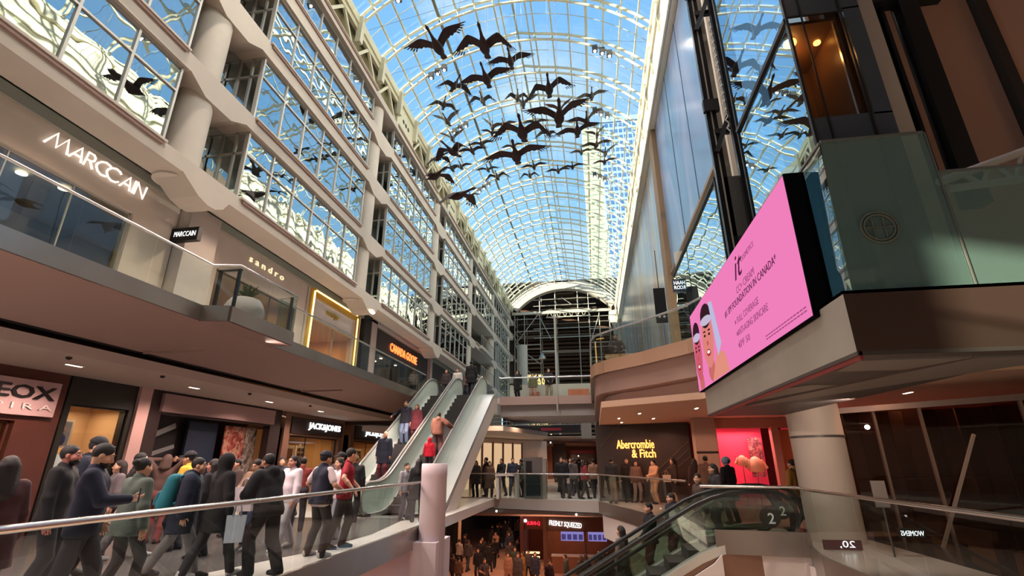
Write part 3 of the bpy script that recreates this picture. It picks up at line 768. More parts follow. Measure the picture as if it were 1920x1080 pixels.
jj(19.9, 25.2, 21.6, 24.6, 'amber-lit shopfront with white block capitals left of the escalators')
jj(26.0, 32.0, 27.6, 30.6, 'amber-lit shopfront half hidden behind the left escalator')
b = MB(); b.box(-17.5, -17.3, -3, 33, -.3, 4.5); b.box(-17.5, -13.2, -3, 60, -.3, -.02); b.box(-13.2, -13.0, 32.5, 72, -.3, 9.6); b.box(-17.5, -8.6, 25.6, 25.8, 3.5, 4.6); b.box(-17.5, -13, 32.9, 33.1, -.3, 9.6)
struct(b.build('wall_left_lower', mat('rear_dark', (60, 46, 40), .8)), 'dark rear wall behind the lower shops', 'wall')
# ------------------------------------------------------------------ right side wall and banners
wall_right = struct(thing('wall_right', None, None, (4.7, 30, 4.87)), 'cream right wall of the hall behind the tall banners', 'wall')
MB().box(4.75, 5.3, 14, Y_END, 4.87, 24).build('wall_panel', mat('right_wall_cream', (206, 196, 180), .7), wall_right)
b = MB(); b.box(4.3, 4.75, -2, Y_END, 20.0, 24.05); b.box(4.2, 4.32, -2, Y_END, 23.4, 23.7); b.box(4.2, 4.32, -2, Y_END, 22.2, 22.4); b.box(4.22, 4.32, -2, Y_END, 20.0, 20.2)
for k in range(26): b.mi(1).box(4.22, 4.32, -1 + k * 2.85, -.85 + k * 2.85, 20.1, 23.9)
b.build('roof_edge_girder', [mat('girder_white', (228, 222, 200), .5), M_STL], wall_right)
b = MB(); b.box(4.35, 4.7, 25.0, 26.2, 4.87, 20.0); b.build('pier', mat('tan_pier', (150, 122, 92), .6), wall_right)
b = MB(); b.box(4.3, 4.8, 66.0, 68.5, 4.87, 22.0); b.lathe([(.5, 4.9), (.5, 20), (.9, 20.6), (.9, 22)], (4.2, 69, 0), 18); b.build('end_pier', M_CON, wall_right)
def streak_mat(name, cols, sc):
    m = print_mat(name, cols, 1.0); n = m.node_tree
    tcx = [x for x in n.nodes if x.type == 'TEX_COORD'][0]; v = [x for x in n.nodes if x.type == 'TEX_NOISE'][0]
    mp_ = n.nodes.new('ShaderNodeMapping'); mp_.inputs['Scale'].default_value = sc
    n.links.new(tcx.outputs['Object'], mp_.inputs[0]); n.links.new(mp_.outputs[0], v.inputs['Vector'])
    bb = n.nodes['Principled BSDF']; bb.inputs['Roughness'].default_value = .2
    return m
t = thing('banner', 'long banner with reflection streaks in its colour along the far right wall', 'banner', (4.6, 44, 13), kind='structure')
MB().box(4.62, 4.72, 26.4, 65.5, 5.5, 19.98).build('printed_cloth', streak_mat('reflection_streaks', [(120, 150, 176), (206, 204, 196), (150, 178, 200), (196, 170, 130), (130, 140, 170), (186, 196, 200)], (1, .35, .05)), t)  # reflected colour smears put into the cloth as stretched noise
MB().box(4.60, 4.63, 26.4, 65.5, 5.5, 5.7).build('hem_bar', M_MULD, t)
t = thing('banner', 'tall pale blue banner on the right wall nearest the lift rails', 'banner', (4.6, 20, 10), kind='structure')
MB().box(4.58, 4.70, 14.6, 24.8, 11.0, 19.98).build('printed_cloth', streak_mat('blue_print', [(104, 142, 184), (124, 158, 196), (156, 170, 204), (112, 150, 190), (128, 162, 196)], (1, .18, .07)), t)
b = MB()
for y in (17.6, 20.8): b.box(4.56, 4.59, y, y + .03, 11.0, 19.98)
b.build('seam', mat('seam_blue', (60, 84, 112), .6), t)
# tan soffit and small upper shop under the blue banner
t = struct(thing('shop', None, None, (4.2, 18, 4.87)), 'dark upper shop with tan soffit below the pale blue banner', 'shop')
b = MB(); b.box(4.5, 6.5, 14.4, 25, 10.85, 10.98); b.build('tan_soffit', mat('tan_soffit', (150, 132, 108), .6), t)
MB().box(4.9, 5.1, 14.4, 25, 4.87, 10.9).build('dark_front', mat('dark_front', (52, 48, 48), .4), t)
b = MB()
for y in (16, 18.5, 21): b.box(4.84, 4.9, y, y + 1.6, 4.87, 8.0)
b.build('lit_window', mat('dim_window', (140, 130, 116), .4), t)
o = MB().lathe([(.22, 4.87), (.22, 8.7)], (3.5, 17.1, 0), 20).build('column', M_COL); struct(o, 'slim cream column beside the shop blade sign on the right balcony', 'column')
t = thing('blade_sign', 'dark box sign with white two-line shop name above the right balcony', 'sign', (3.3, 16.6, 7.2), kind=None)
MB().box(3.0, 3.62, 16.5, 16.62, 7.05, 7.5).build('box', mat('sign_slate', (74, 80, 92), .5), t)
wl = glow('sign_white', (250, 250, 250), 2.0)
text(0, 'HARRY', t, 'lettering', wl, (3.26, 16.495, 7.36), (1, 0, 0), (0, 0, 1), height=.13, width=.44, depth=.004)
text(0, 'ROSEN', t, 'lettering', wl, (3.26, 16.495, 7.19), (1, 0, 0), (0, 0, 1), height=.13, width=.44, depth=.004)
MB().bar((3.62, 16.56, 7.45), (4.5, 16.56, 7.7), .05, .05).build('bracket', M_BLK, t)
t = thing('hanging_poster', 'black hanging poster left of the slim cream column', 'poster', (2.75, 17.4, 6))
b = MB(); b.box(2.45, 2.85, 17.36, 17.42, 6.2, 7.5); b.mi(1); b.ball((2.58, 17.35, 6.42), (.05, .01, .05), 8); b.ball((2.74, 17.35, 6.42), (.05, .01, .05), 8)
b.build('board', [M_BLK, mat('white_dot', (220, 220, 224), .6)], t)
MB().tube([(2.65, 17.39, 7.5), (2.65, 17.39, 9.0)], .015, 6).build('cord', M_BLK, t)

# ------------------------------------------------------------------ lift tower, platform and screen (authored at twice size, halved about the eye line)
def half(b):
    b.v = [(x * .5, y * .5, 1.55 + (z - 1.55) * .5) for x, y, z in b.v]; return b
def big(b, f):
    b.v = [(x * f, y * f, 1.55 + (z - 1.55) * f) for x, y, z in b.v]; return b
def h3(x, y, z): return (x * .5, y * .5, 1.55 + (z - 1.55) * .5)
G_MIR = glass('lift_mirror_glass', (150, 170, 176), .62, .5, gcol=(214, 232, 240), wave=.006, wscale=.7)
G_MIR2 = glass('lift_pale_glass', (190, 206, 210), .5, .5, gcol=(214, 228, 238))
def guard_glass():
    m = frosted('green_guard_glass', (104, 134, 128), .40); return m
G_GRN = None
M_DGL = mat('dark_slate_panel', (74, 80, 88), .25, .3)
M_BRN = mat('cab_brown', (96, 70, 54), .4)
tower = thing('lift_tower', 'near glass lift tower with a mirror side and a brown lift cab window', 'lift tower', (2.85, 5.45, 3.19))
b = MB(); b.quad((5.7, 10.9, 4.9), (5.7, 15.6, 4.9), (5.7, 15.6, 12.55), (5.7, 10.9, 12.55)); half(b).build('mirror_pane', G_MIR, tower)
b = MB(); b.quad((5.7, 10.9, 12.65), (5.7, 15.6, 12.65), (5.7, 15.6, 42), (5.7, 10.9, 42)); half(b).build('upper_pane', G_MIR2, tower)
b = MB(); b.bar((5.68, 10.9, 12.6), (5.68, 15.6, 12.6), .12, .14); b.box(5.66, 5.74, 15.55, 15.65, 4.9, 42); b.box(5.66, 5.72, 10.85, 10.95, 4.9, 42)
b.box(6.98, 7.02, 10.84, 10.9, 4.9, 42); b.box(6.05, 6.08, 10.86, 10.9, 4.9, 42)
half(b).build('frame', M_BLK, tower)
b = MB(); b.box(5.74, 7.5, 10.9, 11.0, 12.75, 42); b.box(5.74, 7.5, 10.9, 11.0, 4.9, 9.45); b.box(7.1, 7.5, 10.9, 11.0, 9.4, 12.8)
for z in (17, 22): b.box(5.74, 7.5, 10.88, 10.9, z, z + .04)
half(b).build('slate_panel', M_DGL, tower)
cabt = thing('lift_cab', 'brown lift cab lit by a ceiling lamp behind the near tower window', 'lift', h3(6.3, 12, 9.4))
b = MB(); b.box(5.85, 7.05, 13.0, 13.1, 9.5, 12.7); b.box(7.0, 7.08, 11.1, 13, 9.5, 12.7); b.box(5.85, 7.05, 11.1, 13, 12.6, 12.7); b.box(5.85, 7.05, 11.1, 13, 9.4, 9.5)
half(b).build('cab_wall', M_BRN, cabt)
b = MB(); b.lathe([(.17, 0), (.17, -.06)], (6.05, 11.7, 12.6), 14); b.lathe([(.09, 0), (.09, -.05)], (6.8, 11.8, 12.6), 12); half(b).build('ceiling_lamp', glow('cab_lamp', (255, 190, 90), 12), cabt)
b = MB(); b.box(6.93, 6.99, 11.15, 11.22, 9.6, 12.6); half(b).build('handrail', M_SSTB, cabt)
b = MB(); b.quad((5.76, 10.95, 9.45), (7.08, 10.95, 9.45), (7.08, 10.95, 12.75), (5.76, 10.95, 12.75)); half(b).build('cab_window', glass('cab_glass', (190, 170, 150), .05, .3), tower)
l = bpy.data.lights.new('cab_light', 'POINT'); l.energy = 9; l.color = lin((255, 190, 110))[:3]; l.shadow_soft_size = .05
lo = bpy.data.objects.new('cab_light', l); COL.objects.link(lo); lo.location = h3(6.3, 12.0, 12.2)
# guide rails between the two lift towers
gr = thing('lift_guide_rails', 'black vertical lift rails with brackets rising in front of the pale blue banner', 'lift rails', h3(5.4, 16, 4.9))
b = MB()
for x, y, w_ in ((4.92, 16, .10), (5.08, 16, .09), (5.62, 15.6, .14), (5.95, 15.6, .14), (5.25, 16.6, .06)): b.box(x - w_, x + w_, y - .1, y + .1, 4.9, 42)
big(b, .62).build('black_rail', mat('rail_black', (22, 22, 24), .35, .4), gr)
b = MB()
for x, y, w_ in ((5.80, 15.8, .05), (5.0, 15.95, .025), (5.42, 16.5, .09)): b.box(x - w_, x + w_, y - .06, y + .06, 4.9, 42)
big(b, .62).build('pale_rail', mat('rail_cream', (170, 160, 146), .4, .3), gr)
for z in (12.9, 18.6, 24.3):
    b = MB(); b.bar((4.95, 15.85, z - .9), (5.75, 15.75, z + 1.1), .12, .16); b.box(4.75, 5.3, 15.8, 16, z + .9, z + 1.4); b.box(5.0, 5.7, 15.85, 16, z - .1, z + .1)
    big(b, .62).build('bracket', M_BLK, gr)
b = MB()
pts = []
for i in range(60): pts.append((5.45 + .06 * math.sin(i * 1.6), 15.7, 12.6 + i * .09))
b.tube(pts, .03, 5)
big(b, .62).build('cable_chain', mat('cable_grey', (190, 190, 190), .5), gr)
b = MB(); b.box(5.05, 5.75, 15.9, 16.4, 8.7, 11.0); big(b, .62).build('slate_box', mat('slate_box', (92, 90, 86), .4, .3), gr)
# second lift tower
t2 = thing('lift_tower', 'far glass lift tower with small amber lamps behind the pink screen', 'lift tower', h3(5.2, 18, 4.9))
b = MB(); b.quad((5.2, 17.4, 4.9), (5.2, 28, 4.9), (5.2, 28, 11.8), (5.2, 17.4, 11.8)); big(b, .62).build('mirror_pane', G_MIR, t2)
b = MB(); b.bar((5.18, 17.4, 11.85), (5.18, 28, 11.85), .1, .12); b.box(5.14, 5.22, 17.35, 17.45, 4.9, 11.9); big(b, .62).build('frame', M_BLK, t2)
b = MB(); b.box(5.22, 6.0, 18.6, 18.7, 6, 11.8); b.box(5.22, 6.0, 17.5, 18.7, 11.6, 11.75); b.box(5.22, 6.0, 17.4, 18.7, 9.3, 9.42); big(b, .62).build('cab_wall', M_BRN, t2)
b = MB()
for x, z in ((5.4, 11.6), (5.45, 9.3), (5.7, 9.3)): b.lathe([(.12, 0), (.12, -.05)], (x, 17.9, z), 12)
big(b, .62).build('ceiling_lamp', glow('cab_lamp', (255, 190, 90), 12), t2)
# platform
plat = struct(thing('platform', None, None, h3(8, 14, 4)), 'cantilevered lift platform with grey metal fascia and dark panelled soffit', 'platform')
M_PLG = mat('platform_metal', (176, 174, 166), .45, .4, noise=((128, 124, 116), .8)); M_PLB = mat('platform_bronze', (96, 76, 68), .35, .55, noise=((76, 60, 54), .6))
b = MB()
b.quad((5.25, 10.5, 3.6), (5.25, 24.2, 3.6), (5.25, 24.2, 4.87), (5.25, 10.5, 4.87))
b.mi(1).quad((5.25, 10.5, 4.87), (16, 10.5, 4.87), (16, 10.5, 3.6), (5.25, 10.5, 3.6))
half(b).build('fascia', [M_PLG, M_PLB], plat)
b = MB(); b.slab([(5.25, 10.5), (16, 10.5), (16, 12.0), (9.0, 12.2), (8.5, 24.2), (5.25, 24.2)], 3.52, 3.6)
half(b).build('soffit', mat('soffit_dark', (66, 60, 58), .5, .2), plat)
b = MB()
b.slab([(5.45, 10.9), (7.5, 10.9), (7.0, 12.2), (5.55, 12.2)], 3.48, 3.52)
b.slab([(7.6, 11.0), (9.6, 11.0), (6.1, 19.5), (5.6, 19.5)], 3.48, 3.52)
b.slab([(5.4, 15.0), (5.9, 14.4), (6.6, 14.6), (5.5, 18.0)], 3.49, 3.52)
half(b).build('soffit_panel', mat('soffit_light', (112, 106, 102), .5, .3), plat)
b = MB(); b.slab([(5.25, 10.5), (16, 10.5), (16, 24), (5.25, 24)], 4.80, 4.87); half(b).build('deck', M_FLR, plat)
b = MB(); b.box(5.28, 5.34, 10.5, 24.2, 3.44, 3.6); half(b).build('red_edge', mat('red_edge', (120, 40, 40), .5), plat)
gd = struct(thing('glass_guard', None, None, h3(7, 10.6, 4.87)), 'tall green glass guard on the platform corner with a faint round emblem', 'glass guard')
b = MB(); b.quad((5.4, 10.6, 4.87), (7.75, 10.6, 4.87), (7.75, 10.6, 8.55), (5.6, 10.6, 8.55)); b.quad((7.8, 10.6, 4.87), (16, 10.6, 4.87), (16, 10.6, 7.5), (7.8, 10.6, 7.5))
half(b).build('front_pane', guard_glass(), gd)
b = MB(); b.quad((5.5, 10.62, 4.87), (5.5, 12.6, 4.87), (5.5, 12.6, 8.35), (5.58, 10.62, 8.5)); half(b).build('side_pane', glass('guard_side', (170, 190, 184), .3, .5, wave=.02), gd)
b = MB(); b.bar((5.6, 10.6, 8.56), (7.75, 10.6, 8.56), .05, .06); b.bar((5.58, 10.6, 8.52), (5.5, 12.6, 8.37), .05, .06); b.bar((7.78, 10.6, 4.87), (7.78, 10.6, 8.55), .03, .03); b.bar((7.8, 10.6, 7.52), (16, 10.6, 7.52), .05, .05)
half(b).build('top_trim', mat('trim_grey', (110, 112, 108), .4, .4), gd)
b = MB(); N = 28
for r in (.36, .30): b.tube([(6.32 + r * math.cos(2*PI*i/N), 10.57, 6.28 + r * math.sin(2*PI*i/N)) for i in range(N + 1)], .022, 5, False)
b.bar((6.05, 10.57, 6.28), (6.6, 10.57, 6.28), .02, .03); b.bar((6.2, 10.57, 6.05), (6.2, 10.57, 6.5), .02, .03); b.bar((6.42, 10.57, 6.05), (6.42, 10.57, 6.5), .02, .03)
half(b).build('round_emblem', mat('emblem_grey', (84, 88, 78), .7), gd)
# things behind the guard: cream pipe, dark rails, brown glazed hall
bk = struct(thing('wall_right_near', None, None, h3(9, 13, 8)), 'brown glazed wall with black and cream uprights above the platform', 'wall')
b = MB(); b.box(8.3, 18, 14.5, 14.7, 4.9, 42); half(b).build('brown_glazing', mat('brown_glazing', (190, 148, 130), .4, noise=((160, 124, 110), .3)), bk)
b = MB(); b.box(9.6, 10.1, 12.4, 12.8, 7.6, 42); b.box(7.05, 7.75, 11.6, 11.8, 4.9, 42); b.box(8.9, 9.08, 12.6, 12.8, 4.9, 42); b.box(9.2, 9.3, 12.6, 12.8, 4.9, 42); b.box(8.9, 10.9, 12.4, 12.8, 14.4, 14.8)
half(b).build('black_upright', M_BLK, bk)
b = MB(); b.box(7.85, 8.35, 11.6, 12.0, 4.9, 42); half(b).build('cream_upright', mat('cream_upright', (176, 160, 146), .5), bk)
b = MB(); b.box(8.35, 9.3, 13.0, 13.1, 4.9, 42)
half(b).build('slate_cladding', mat('slate_clad', (86, 82, 80), .4, .3), bk)
b = MB()
for i in range(18): b.box(9.3, 10.2, 14.4, 14.5, 8 + i * .75, 8.05 + i * .75)
b.box(13.2, 13.5, 14.2, 14.5, 8, 42)
half(b).build('panel_joint', M_DK, bk)
tr = thing('tube_truss', 'pale steel tube truss behind the platform guard at the right edge', 'truss', h3(9, 12, 8), kind='structure')
b = MB()
b.tube([(8.4, 11.5, 7.75), (11.5, 11.5, 8.75)], .10, 10); b.tube([(8.5, 11.5, 7.55), (11.5, 11.5, 7.75)], .09, 10)
for i in range(4): b.tube([(8.9 + i*.7, 11.5, 7.95 + i*.22), (9.25 + i*.7, 11.5, 7.6 + i*.04)], .06, 8); b.tube([(9.25 + i*.7, 11.5, 7.6 + i*.04), (9.6 + i*.7, 11.5, 8.15 + i*.22)], .05, 8)
half(b).build('tubes', mat('truss_pale', (190, 176, 166), .45), tr)
# pink screen
scr = thing('advertising_screen', 'huge bright pink advertising screen with two smiling faces and dark lettering', 'screen', h3(5.1, 18, 4.7))
b = MB(); b.box(5.12, 5.6, 11.65, 24.7, 4.66, 8.42); half(b).build('housing', mat('screen_black', (8, 8, 9), .9, spec=.05), scr)
PINK = glow('screen_pink', (240, 128, 188), 1.0)
b = MB(); b.box(5.10, 5.12, 11.7, 24.65, 4.70, 8.38); half(b).build('picture', PINK, scr)
INK = glow('screen_ink', (110, 44, 84), .6); INK2 = glow('screen_ink_light', (176, 84, 134), .8)
def stext(s, yc, zc, w_, h_, m, name='lettering', shear=0.0):
    text(0, s, scr, name, m, h3(5.09, yc, zc), (0, -1, 0), (0, 0, 1), height=h_ * .5, width=w_ * .5, depth=.003, shear=shear)
stext('it', 16.15, 7.72, 1.0, .75, INK, shear=.35); stext('COSMETICS', 15.1, 7.76, 1.35, .17, INK2)
stext('CC+ CREAM', 15.75, 7.02, 1.95, .24, INK2); stext('#1 SPF FOUNDATION IN CANADA*', 15.75, 6.68, 5.5, .27, INK)
stext('FULL COVERAGE', 16.0, 6.10, 2.3, .22, INK2); stext('ANTI-AGING SKINCARE', 15.75, 5.70, 3.1, .22, INK2); stext('SPF 50', 16.75, 5.30, 1.2, .22, INK2)
b = MB()
for z, y0 in ((4.86, 11.9), (4.95, 11.9)): 
    for i in range(14): b.box(5.092, 5.10, y0 + i * .21, y0 + .16 + i * .21, z, z + .03)
for z in (6.10, 5.70, 5.30): b.box(5.092, 5.10, 17.35, 17.45, z - .06, z + .06)
half(b).build('small_print', INK2, scr)
def sface(y, z, w_, h_, tilt):
    c_, s_ = math.cos(tilt), math.sin(tilt)
    def E(name, dy, dz, ry, rz, m, x):
        b = MB(); n = 28
        pts = [(x, y + c_*(dy + ry*math.cos(2*PI*k/n)) - s_*(dz + rz*math.sin(2*PI*k/n)), z + s_*(dy + ry*math.cos(2*PI*k/n)) + c_*(dz + rz*math.sin(2*PI*k/n))) for k in range(n)]
        pts = [(px, min(max(py, 11.7), 24.65), max(pz, 4.7)) for px, py, pz in pts]
        b.add(pts[::-1] + [(5.10, p[1], p[2]) for p in pts], [tuple(range(n))])
        half(b).build(name, m, scr)
    E('face_skin', 0, 0, w_, h_, glow('screen_skin%.1f' % y, (232, 138, 128) if y < 23 else (214, 96, 116), .9), 5.085)
    E('face_neck', -.2, -h_*1.05, w_*.6, h_*.4, glow('screen_neck', (216, 116, 110), .85), 5.088)
    E('hair', 0, h_*.78, w_*.95, h_*.42, glow('screen_hair', (70, 40, 50), .6), 5.082); E('head_wrap', 0, h_*.62, w_*1.02, h_*.16, glow('screen_wrap', (206, 196, 220), .9), 5.080)
    for q_ in (-1, 1): E('eye', q_*w_*.40, h_*.12, w_*.18, h_*.045, glow('screen_dark', (70, 30, 34), .6), 5.078); E('brow', q_*w_*.42, h_*.26, w_*.24, h_*.03, glow('screen_dark', (70, 30, 34), .6), 5.078)
    E('nose', 0, -h_*.16, w_*.16, h_*.08, glow('screen_nose', (200, 96, 96), .85), 5.077)
    E('mouth', 0, -h_*.48, w_*.38, h_*.12, glow('screen_lip', (190, 40, 70), .8), 5.077); E('teeth', 0, -h_*.46, w_*.27, h_*.06, glow('screen_teeth', (250, 230, 230), 1.0), 5.074)
sface(21.6, 6.55, 1.0, 1.25, .12); sface(23.75, 6.3, .75, 1.25, .10)
b = MB(); b.add([(5.08, 20.7, 7.9), (5.08, 20.1, 7.75), (5.08, 19.5, 5.9), (5.08, 20.2, 5.5)][::-1], [(0,1,2,3)]); half(b).build('tube_picture', glow('screen_tube', (196, 196, 230), .9), scr)
b = MB(); b.add([(5.082, 21.6, 4.72), (5.082, 18.9, 4.72), (5.082, 19.2, 5.5), (5.082, 20.4, 5.7)], [(0,1,2,3)]); half(b).build('hand_picture', glow('screen_hand', (236, 150, 132), .9), scr)
# ------------------------------------------------------------------ right side, middle gallery
b = MB(); b.slab([(.1, 22.3), (2.35, 14.6), (2.4, 13.4), (3.45, 13.4), (3.45, 11.4), (4.0, 11.2), (3.75, 10), (3.6, -2), (14, -2), (14, 40), (.1, 40)], -.3, 0.0)
floor_obj(b, 'pale stone floor of the middle gallery on the right', M_FLR)
b = MB(); fascia(b, [(3.6, -2), (3.75, 10), (4.0, 11.2)], -.42, .04, -.05); fascia(b, [(4.0, 11.2), (2.3, 11.42)], -.16, .27, -.05)
fascia(b, [(2.35, 14.6), (.1, 22.3)], -.42, .04, -.05)
struct(b.build('trim_5', M_SST), 'stainless parapet band along the right gallery edge', 'trim')
b = MB(); b.slab([(2.3, 11.47), (2.3, 11.6), (3.9, 11.5), (4.0, 11.24)], -1.25, -.16); b.slab([(3.95, 10.9), (3.7, 9.8), (3.55, -2), (3.2, -2), (3.35, 9.6)], -1.25, -.43)
b.slab([(3.9, -2), (3.9, 11.4), (2.4, 11.6), (2.4, 13.4), (4.5, 13.4), (4.5, -2)], -1.5, -.3)
b.slab([(2.45, 14.7), (.2, 22.3), (1.2, 22.3), (3.2, 14.7)], -1.3, -.42)
struct(b.build('trim_6', M_WHITE), 'white bulkhead below the right gallery edge', 'trim')
rail('railing', 'near glass railing on the right in front of the big column', [(2.15, 11.55), (3.9, 11.2), (3.72, 10), (3.58, -2)], 0.0, gl=G_RAIL)
rail('railing', 'glass railing on the right running from the bridge to the escalator', [(.12, 22.3), (2.38, 14.6)], 0.0)
# ceiling on the right
b = MB(); b.slab([(.3, 15.5), (2.9, 13.8), (3.8, 11), (14, 9), (14, 40), (.3, 40)], 3.12, 3.3)
struct(b.build('ceiling', mat('ceiling_peach', (206, 170, 146), .8)), 'peach lit ceiling over the right side of the middle gallery', 'ceiling')
for i, (x, y) in enumerate(((1.0, 19.5), (1.6, 17.6), (2.3, 19.8), (3.2, 16.2), (4.3, 18.4), (6.2, 12.0), (7.6, 13.4), (1.2, 21.5))):
    downlight(x, y, 3.12, 'slim downlight in the peach ceiling over the right shops %s' % ('by the bridge', 'by the curved edge', 'at mid ceiling', 'by the screen', 'before the pink shop', 'by the pavilion', 'at the far right', 'at the dark shop')[i], 'downlights over the right shops', .3)
# rounded upper balcony on the right
BALC = [(3.3, 13.6), (2.89, 14.6), (2.3, 15.35), (1.77, 16.05), (1.1, 16.8), (.55, 17.4), (.22, 17.95), (.08, 18.6), (.06, 22.0), (.06, 30.5)]
b = MB(); b.slab(BALC + [(6, 30.5), (6, 13.6)], 4.62, 4.87); floor_obj(b, 'rounded upper balcony slab on the right', M_FLR)
b = MB(); fascia(b, BALC, 4.50, 4.92, -.05)
struct(b.build('trim_7', mat('tan_fascia', (178, 146, 124), .45, .4)), 'tan metal band along the rounded upper balcony', 'trim')
b = MB(); b.slab([(x + .10, y + .08) for x, y in BALC] + [(6, 30.5), (6, 13.8)], 3.85, 4.62)
b.slab([(x + .45, y + .4) for x, y in BALC] + [(6, 30.5), (6, 14.2)], 3.25, 3.86)
struct(b.build('ceiling', mat('mauve_soffit', (158, 132, 124), .8)), 'brown rounded soffit under the right upper balcony', 'ceiling')
rail('railing', 'curved glass railing on the rounded upper balcony', [(x + .02, y + .02) for x, y in BALC], 4.87, r=.035)
# dark shop with glowing serif name
t = struct(thing('shop', None, None, (2, 22.6, 0)), 'dark timber shop wall with a glowing amber two-line name', 'shop')
b = MB(); b.bar((.15, 23.2, 1.55), (3.95, 22.1, 1.55), .3, 3.1)
b.build('dark_wall', mat('dark_timber_wall', (62, 48, 40), .45, noise=((50, 38, 32), 2.0)), t)
fd = Vector((3.8, -1.1, 0)).normalized(); fn = Vector((fd.y, -fd.x, 0))
if fn.y > 0: fn = -fn
def fpt(s_, z, o_=.17): p = Vector((.15, 23.2, z)) + fd * s_ + fn * o_; return tuple(p)
am = glow('amber_letters', (255, 170, 84), 3.0)
text(.012, 'Abercrombie', t, 'lettering', am, fpt(1.72, 2.28), tuple(fd), (0, 0, 1), height=.36, width=1.6, depth=.04)
text(.012, '& Fitch', t, 'lettering', am, fpt(2.05, 1.90), tuple(fd), (0, 0, 1), height=.34, width=1.0, depth=.04)
b = MB()
for i in range(3): b.bar(fpt(2.4 + i*.3, 1.1 + i*.0), fpt(3.9, 2.35 - i * .3), .02, .02)
b.bar(fpt(.2, 2.2), fpt(1.1, 3.1), .02, .02)
b.build('diagonal_groove', mat('groove_tan', (120, 96, 78), .5), t)
b = MB(); b.box(3.75, 4.5, 19.9, 20.5, 0, 3.12); b.mi(1).box(3.74, 4.51, 19.88, 19.9, 1.85, 1.92)
struct(b.build('pillar', [mat('limestone', (190, 160, 144), .6, noise=((176, 146, 130), 2)), M_DK]), 'limestone pillar between the dark timber shop and the pink shop', 'pillar')
t = struct(thing('shop', None, None, (5.7, 20, 0)), 'bright pink shop with cream jackets on display', 'shop')
b = MB(); b.box(4.52, 9.5, 20.3, 20.5, 2.75, 3.11); b.box(6.55, 6.8, 20.2, 20.5, 0, 2.8); b.box(7.4, 7.5, 20.2, 20.5, 0, 2.8); b.box(4.5, 4.6, 20.2, 20.5, 0, 2.8)
b.build('front', mat('blush_front', (196, 140, 122), .5), t)
b = MB(); b.box(4.5, 6.6, 21.6, 21.7, 0, 2.8); b.box(4.5, 4.55, 20.5, 21.7, 0, 2.8); b.box(7.4, 9.5, 21.6, 21.7, 0, 2.8)
b.build('pink_wall', mat('hot_pink_wall', (232, 70, 96), .6, 0, .25, (232, 60, 90)), t)
b = MB(); b.box(6.8, 7.4, 20.6, 20.7, 0, 2.7); b.build('wood_door', mat('wood_door', (196, 140, 96), .5), t)
b = MB(); b.box(6.0, 6.5, 21.4, 21.45, 1.0, 2.45); b.build('doll_poster', print_mat('pink_photo', [(120, 40, 60), (200, 130, 130), (90, 50, 60), (220, 170, 160)], 5.0), t)
for k, (x, z) in enumerate(((5.55, 1.62), (6.02, 1.5))):
    m_ = thing('mannequin', ('smaller' if k == 0 else 'larger') + ' cream jacket on a stand in the pink shop', 'mannequin', (x, 20.9, 0))
    s_ = .7 if k == 0 else 1.0
    b = MB(); b.lathe([(.02, -.32*s_), (.26*s_, -.3*s_), (.25*s_, -.05), (.2*s_, .12*s_), (.09*s_, .22*s_), (.03, .24*s_)], (x, 20.9, z), 18)
    b.tube([(x - .18*s_, 20.9, z + .1*s_), (x - .36*s_, 20.88, z - .2*s_)], .08*s_, 8); b.tube([(x + .18*s_, 20.9, z + .1*s_), (x + .36*s_, 20.88, z - .2*s_)], .08*s_, 8)
    b.build('jacket', mat('cream_jacket', (250, 214, 170), .8), m_)
    b = MB(); b.tube([(x, 20.9, 0), (x, 20.9, z)], .02, 8); b.lathe([(.16, 0), (.16, .02)], (x, 20.9, 0), 14); b.build('stand', M_SSTB, m_)
arealight('pink_lamp', (5.6, 21.0, 2.7), 1.6, 50, (255, 170, 170), (0, 0, 0), .8)
arealight('pink_lamp', (8.4, 21.0, 2.7), 1.6, 30, (255, 120, 120), (0, 0, 0), .8)
# big round column
t = struct(thing('column', None, None, (4.85, 12.15, 0)), 'big round limestone column with a metal band under the lift platform', 'column')
MB().lathe([(.52, 0), (.52, 2.02), (.525, 2.03), (.525, 2.09), (.52, 2.10), (.52, 3.14)], (4.85, 12.15, 0), 40).build('shaft', mat('limestone_grey', (198, 188, 176), .5, noise=((186, 174, 162), 1.5)), t)
MB().lathe([(.53, 2.03), (.53, 2.08)], (4.85, 12.15, 0), 40).build('band', M_MULD, t)
# dark glazed pavilion at the lower right
t = struct(thing('glass_pavilion', None, None, (7, 11.5, 0)), 'dark glazed pavilion with slanted braces at the lower right', 'pavilion')
pa, pb = Vector((5.25, 12.6, 0)), Vector((10.5, 9.9, 0)); pd = (pb - pa).normalized(); LN_ = (pb - pa).length
b = MB(); b.quad(tuple(pa), tuple(pb), tuple(pb + Vector((0, 0, 2.75))), tuple(pa + Vector((0, 0, 2.6)))); b.build('pane', glass('pavilion_glass', (170, 140, 122), .03, .22), t)
b = MB()
for s_ in (0, .95, 1.75, 3.3, 4.6): p = pa + pd * s_; b.box(p.x - .025, p.x + .025, p.y - .04, p.y + .04, 0, 2.66)
b.bar(tuple(pa + Vector((0, 0, 2.62))), tuple(pb + Vector((0, 0, 2.78))), .1, .12)
b.build('mullion', mat('mullion_bronze', (124, 106, 96), .4, .4), t)
b = MB()
for s_, e in ((2.5, 1.3), (4.9, 3.2)):
    p, q_ = pa + pd * s_ + Vector((0, 0, 2.05)), pa + pd * e + Vector((0, -.5, 0)); b.bar(tuple(p), tuple(q_), .05, .05)
b.build('brace', mat('brace_steel', (150, 140, 132), .4, .5), t)
b = MB()
for i in range(9): p = pa + pd * (i * .62) + Vector((.9, 1.5, 0)); b.bar(tuple(p), tuple(p + Vector((0, 0, 2.7))), .05, .3)
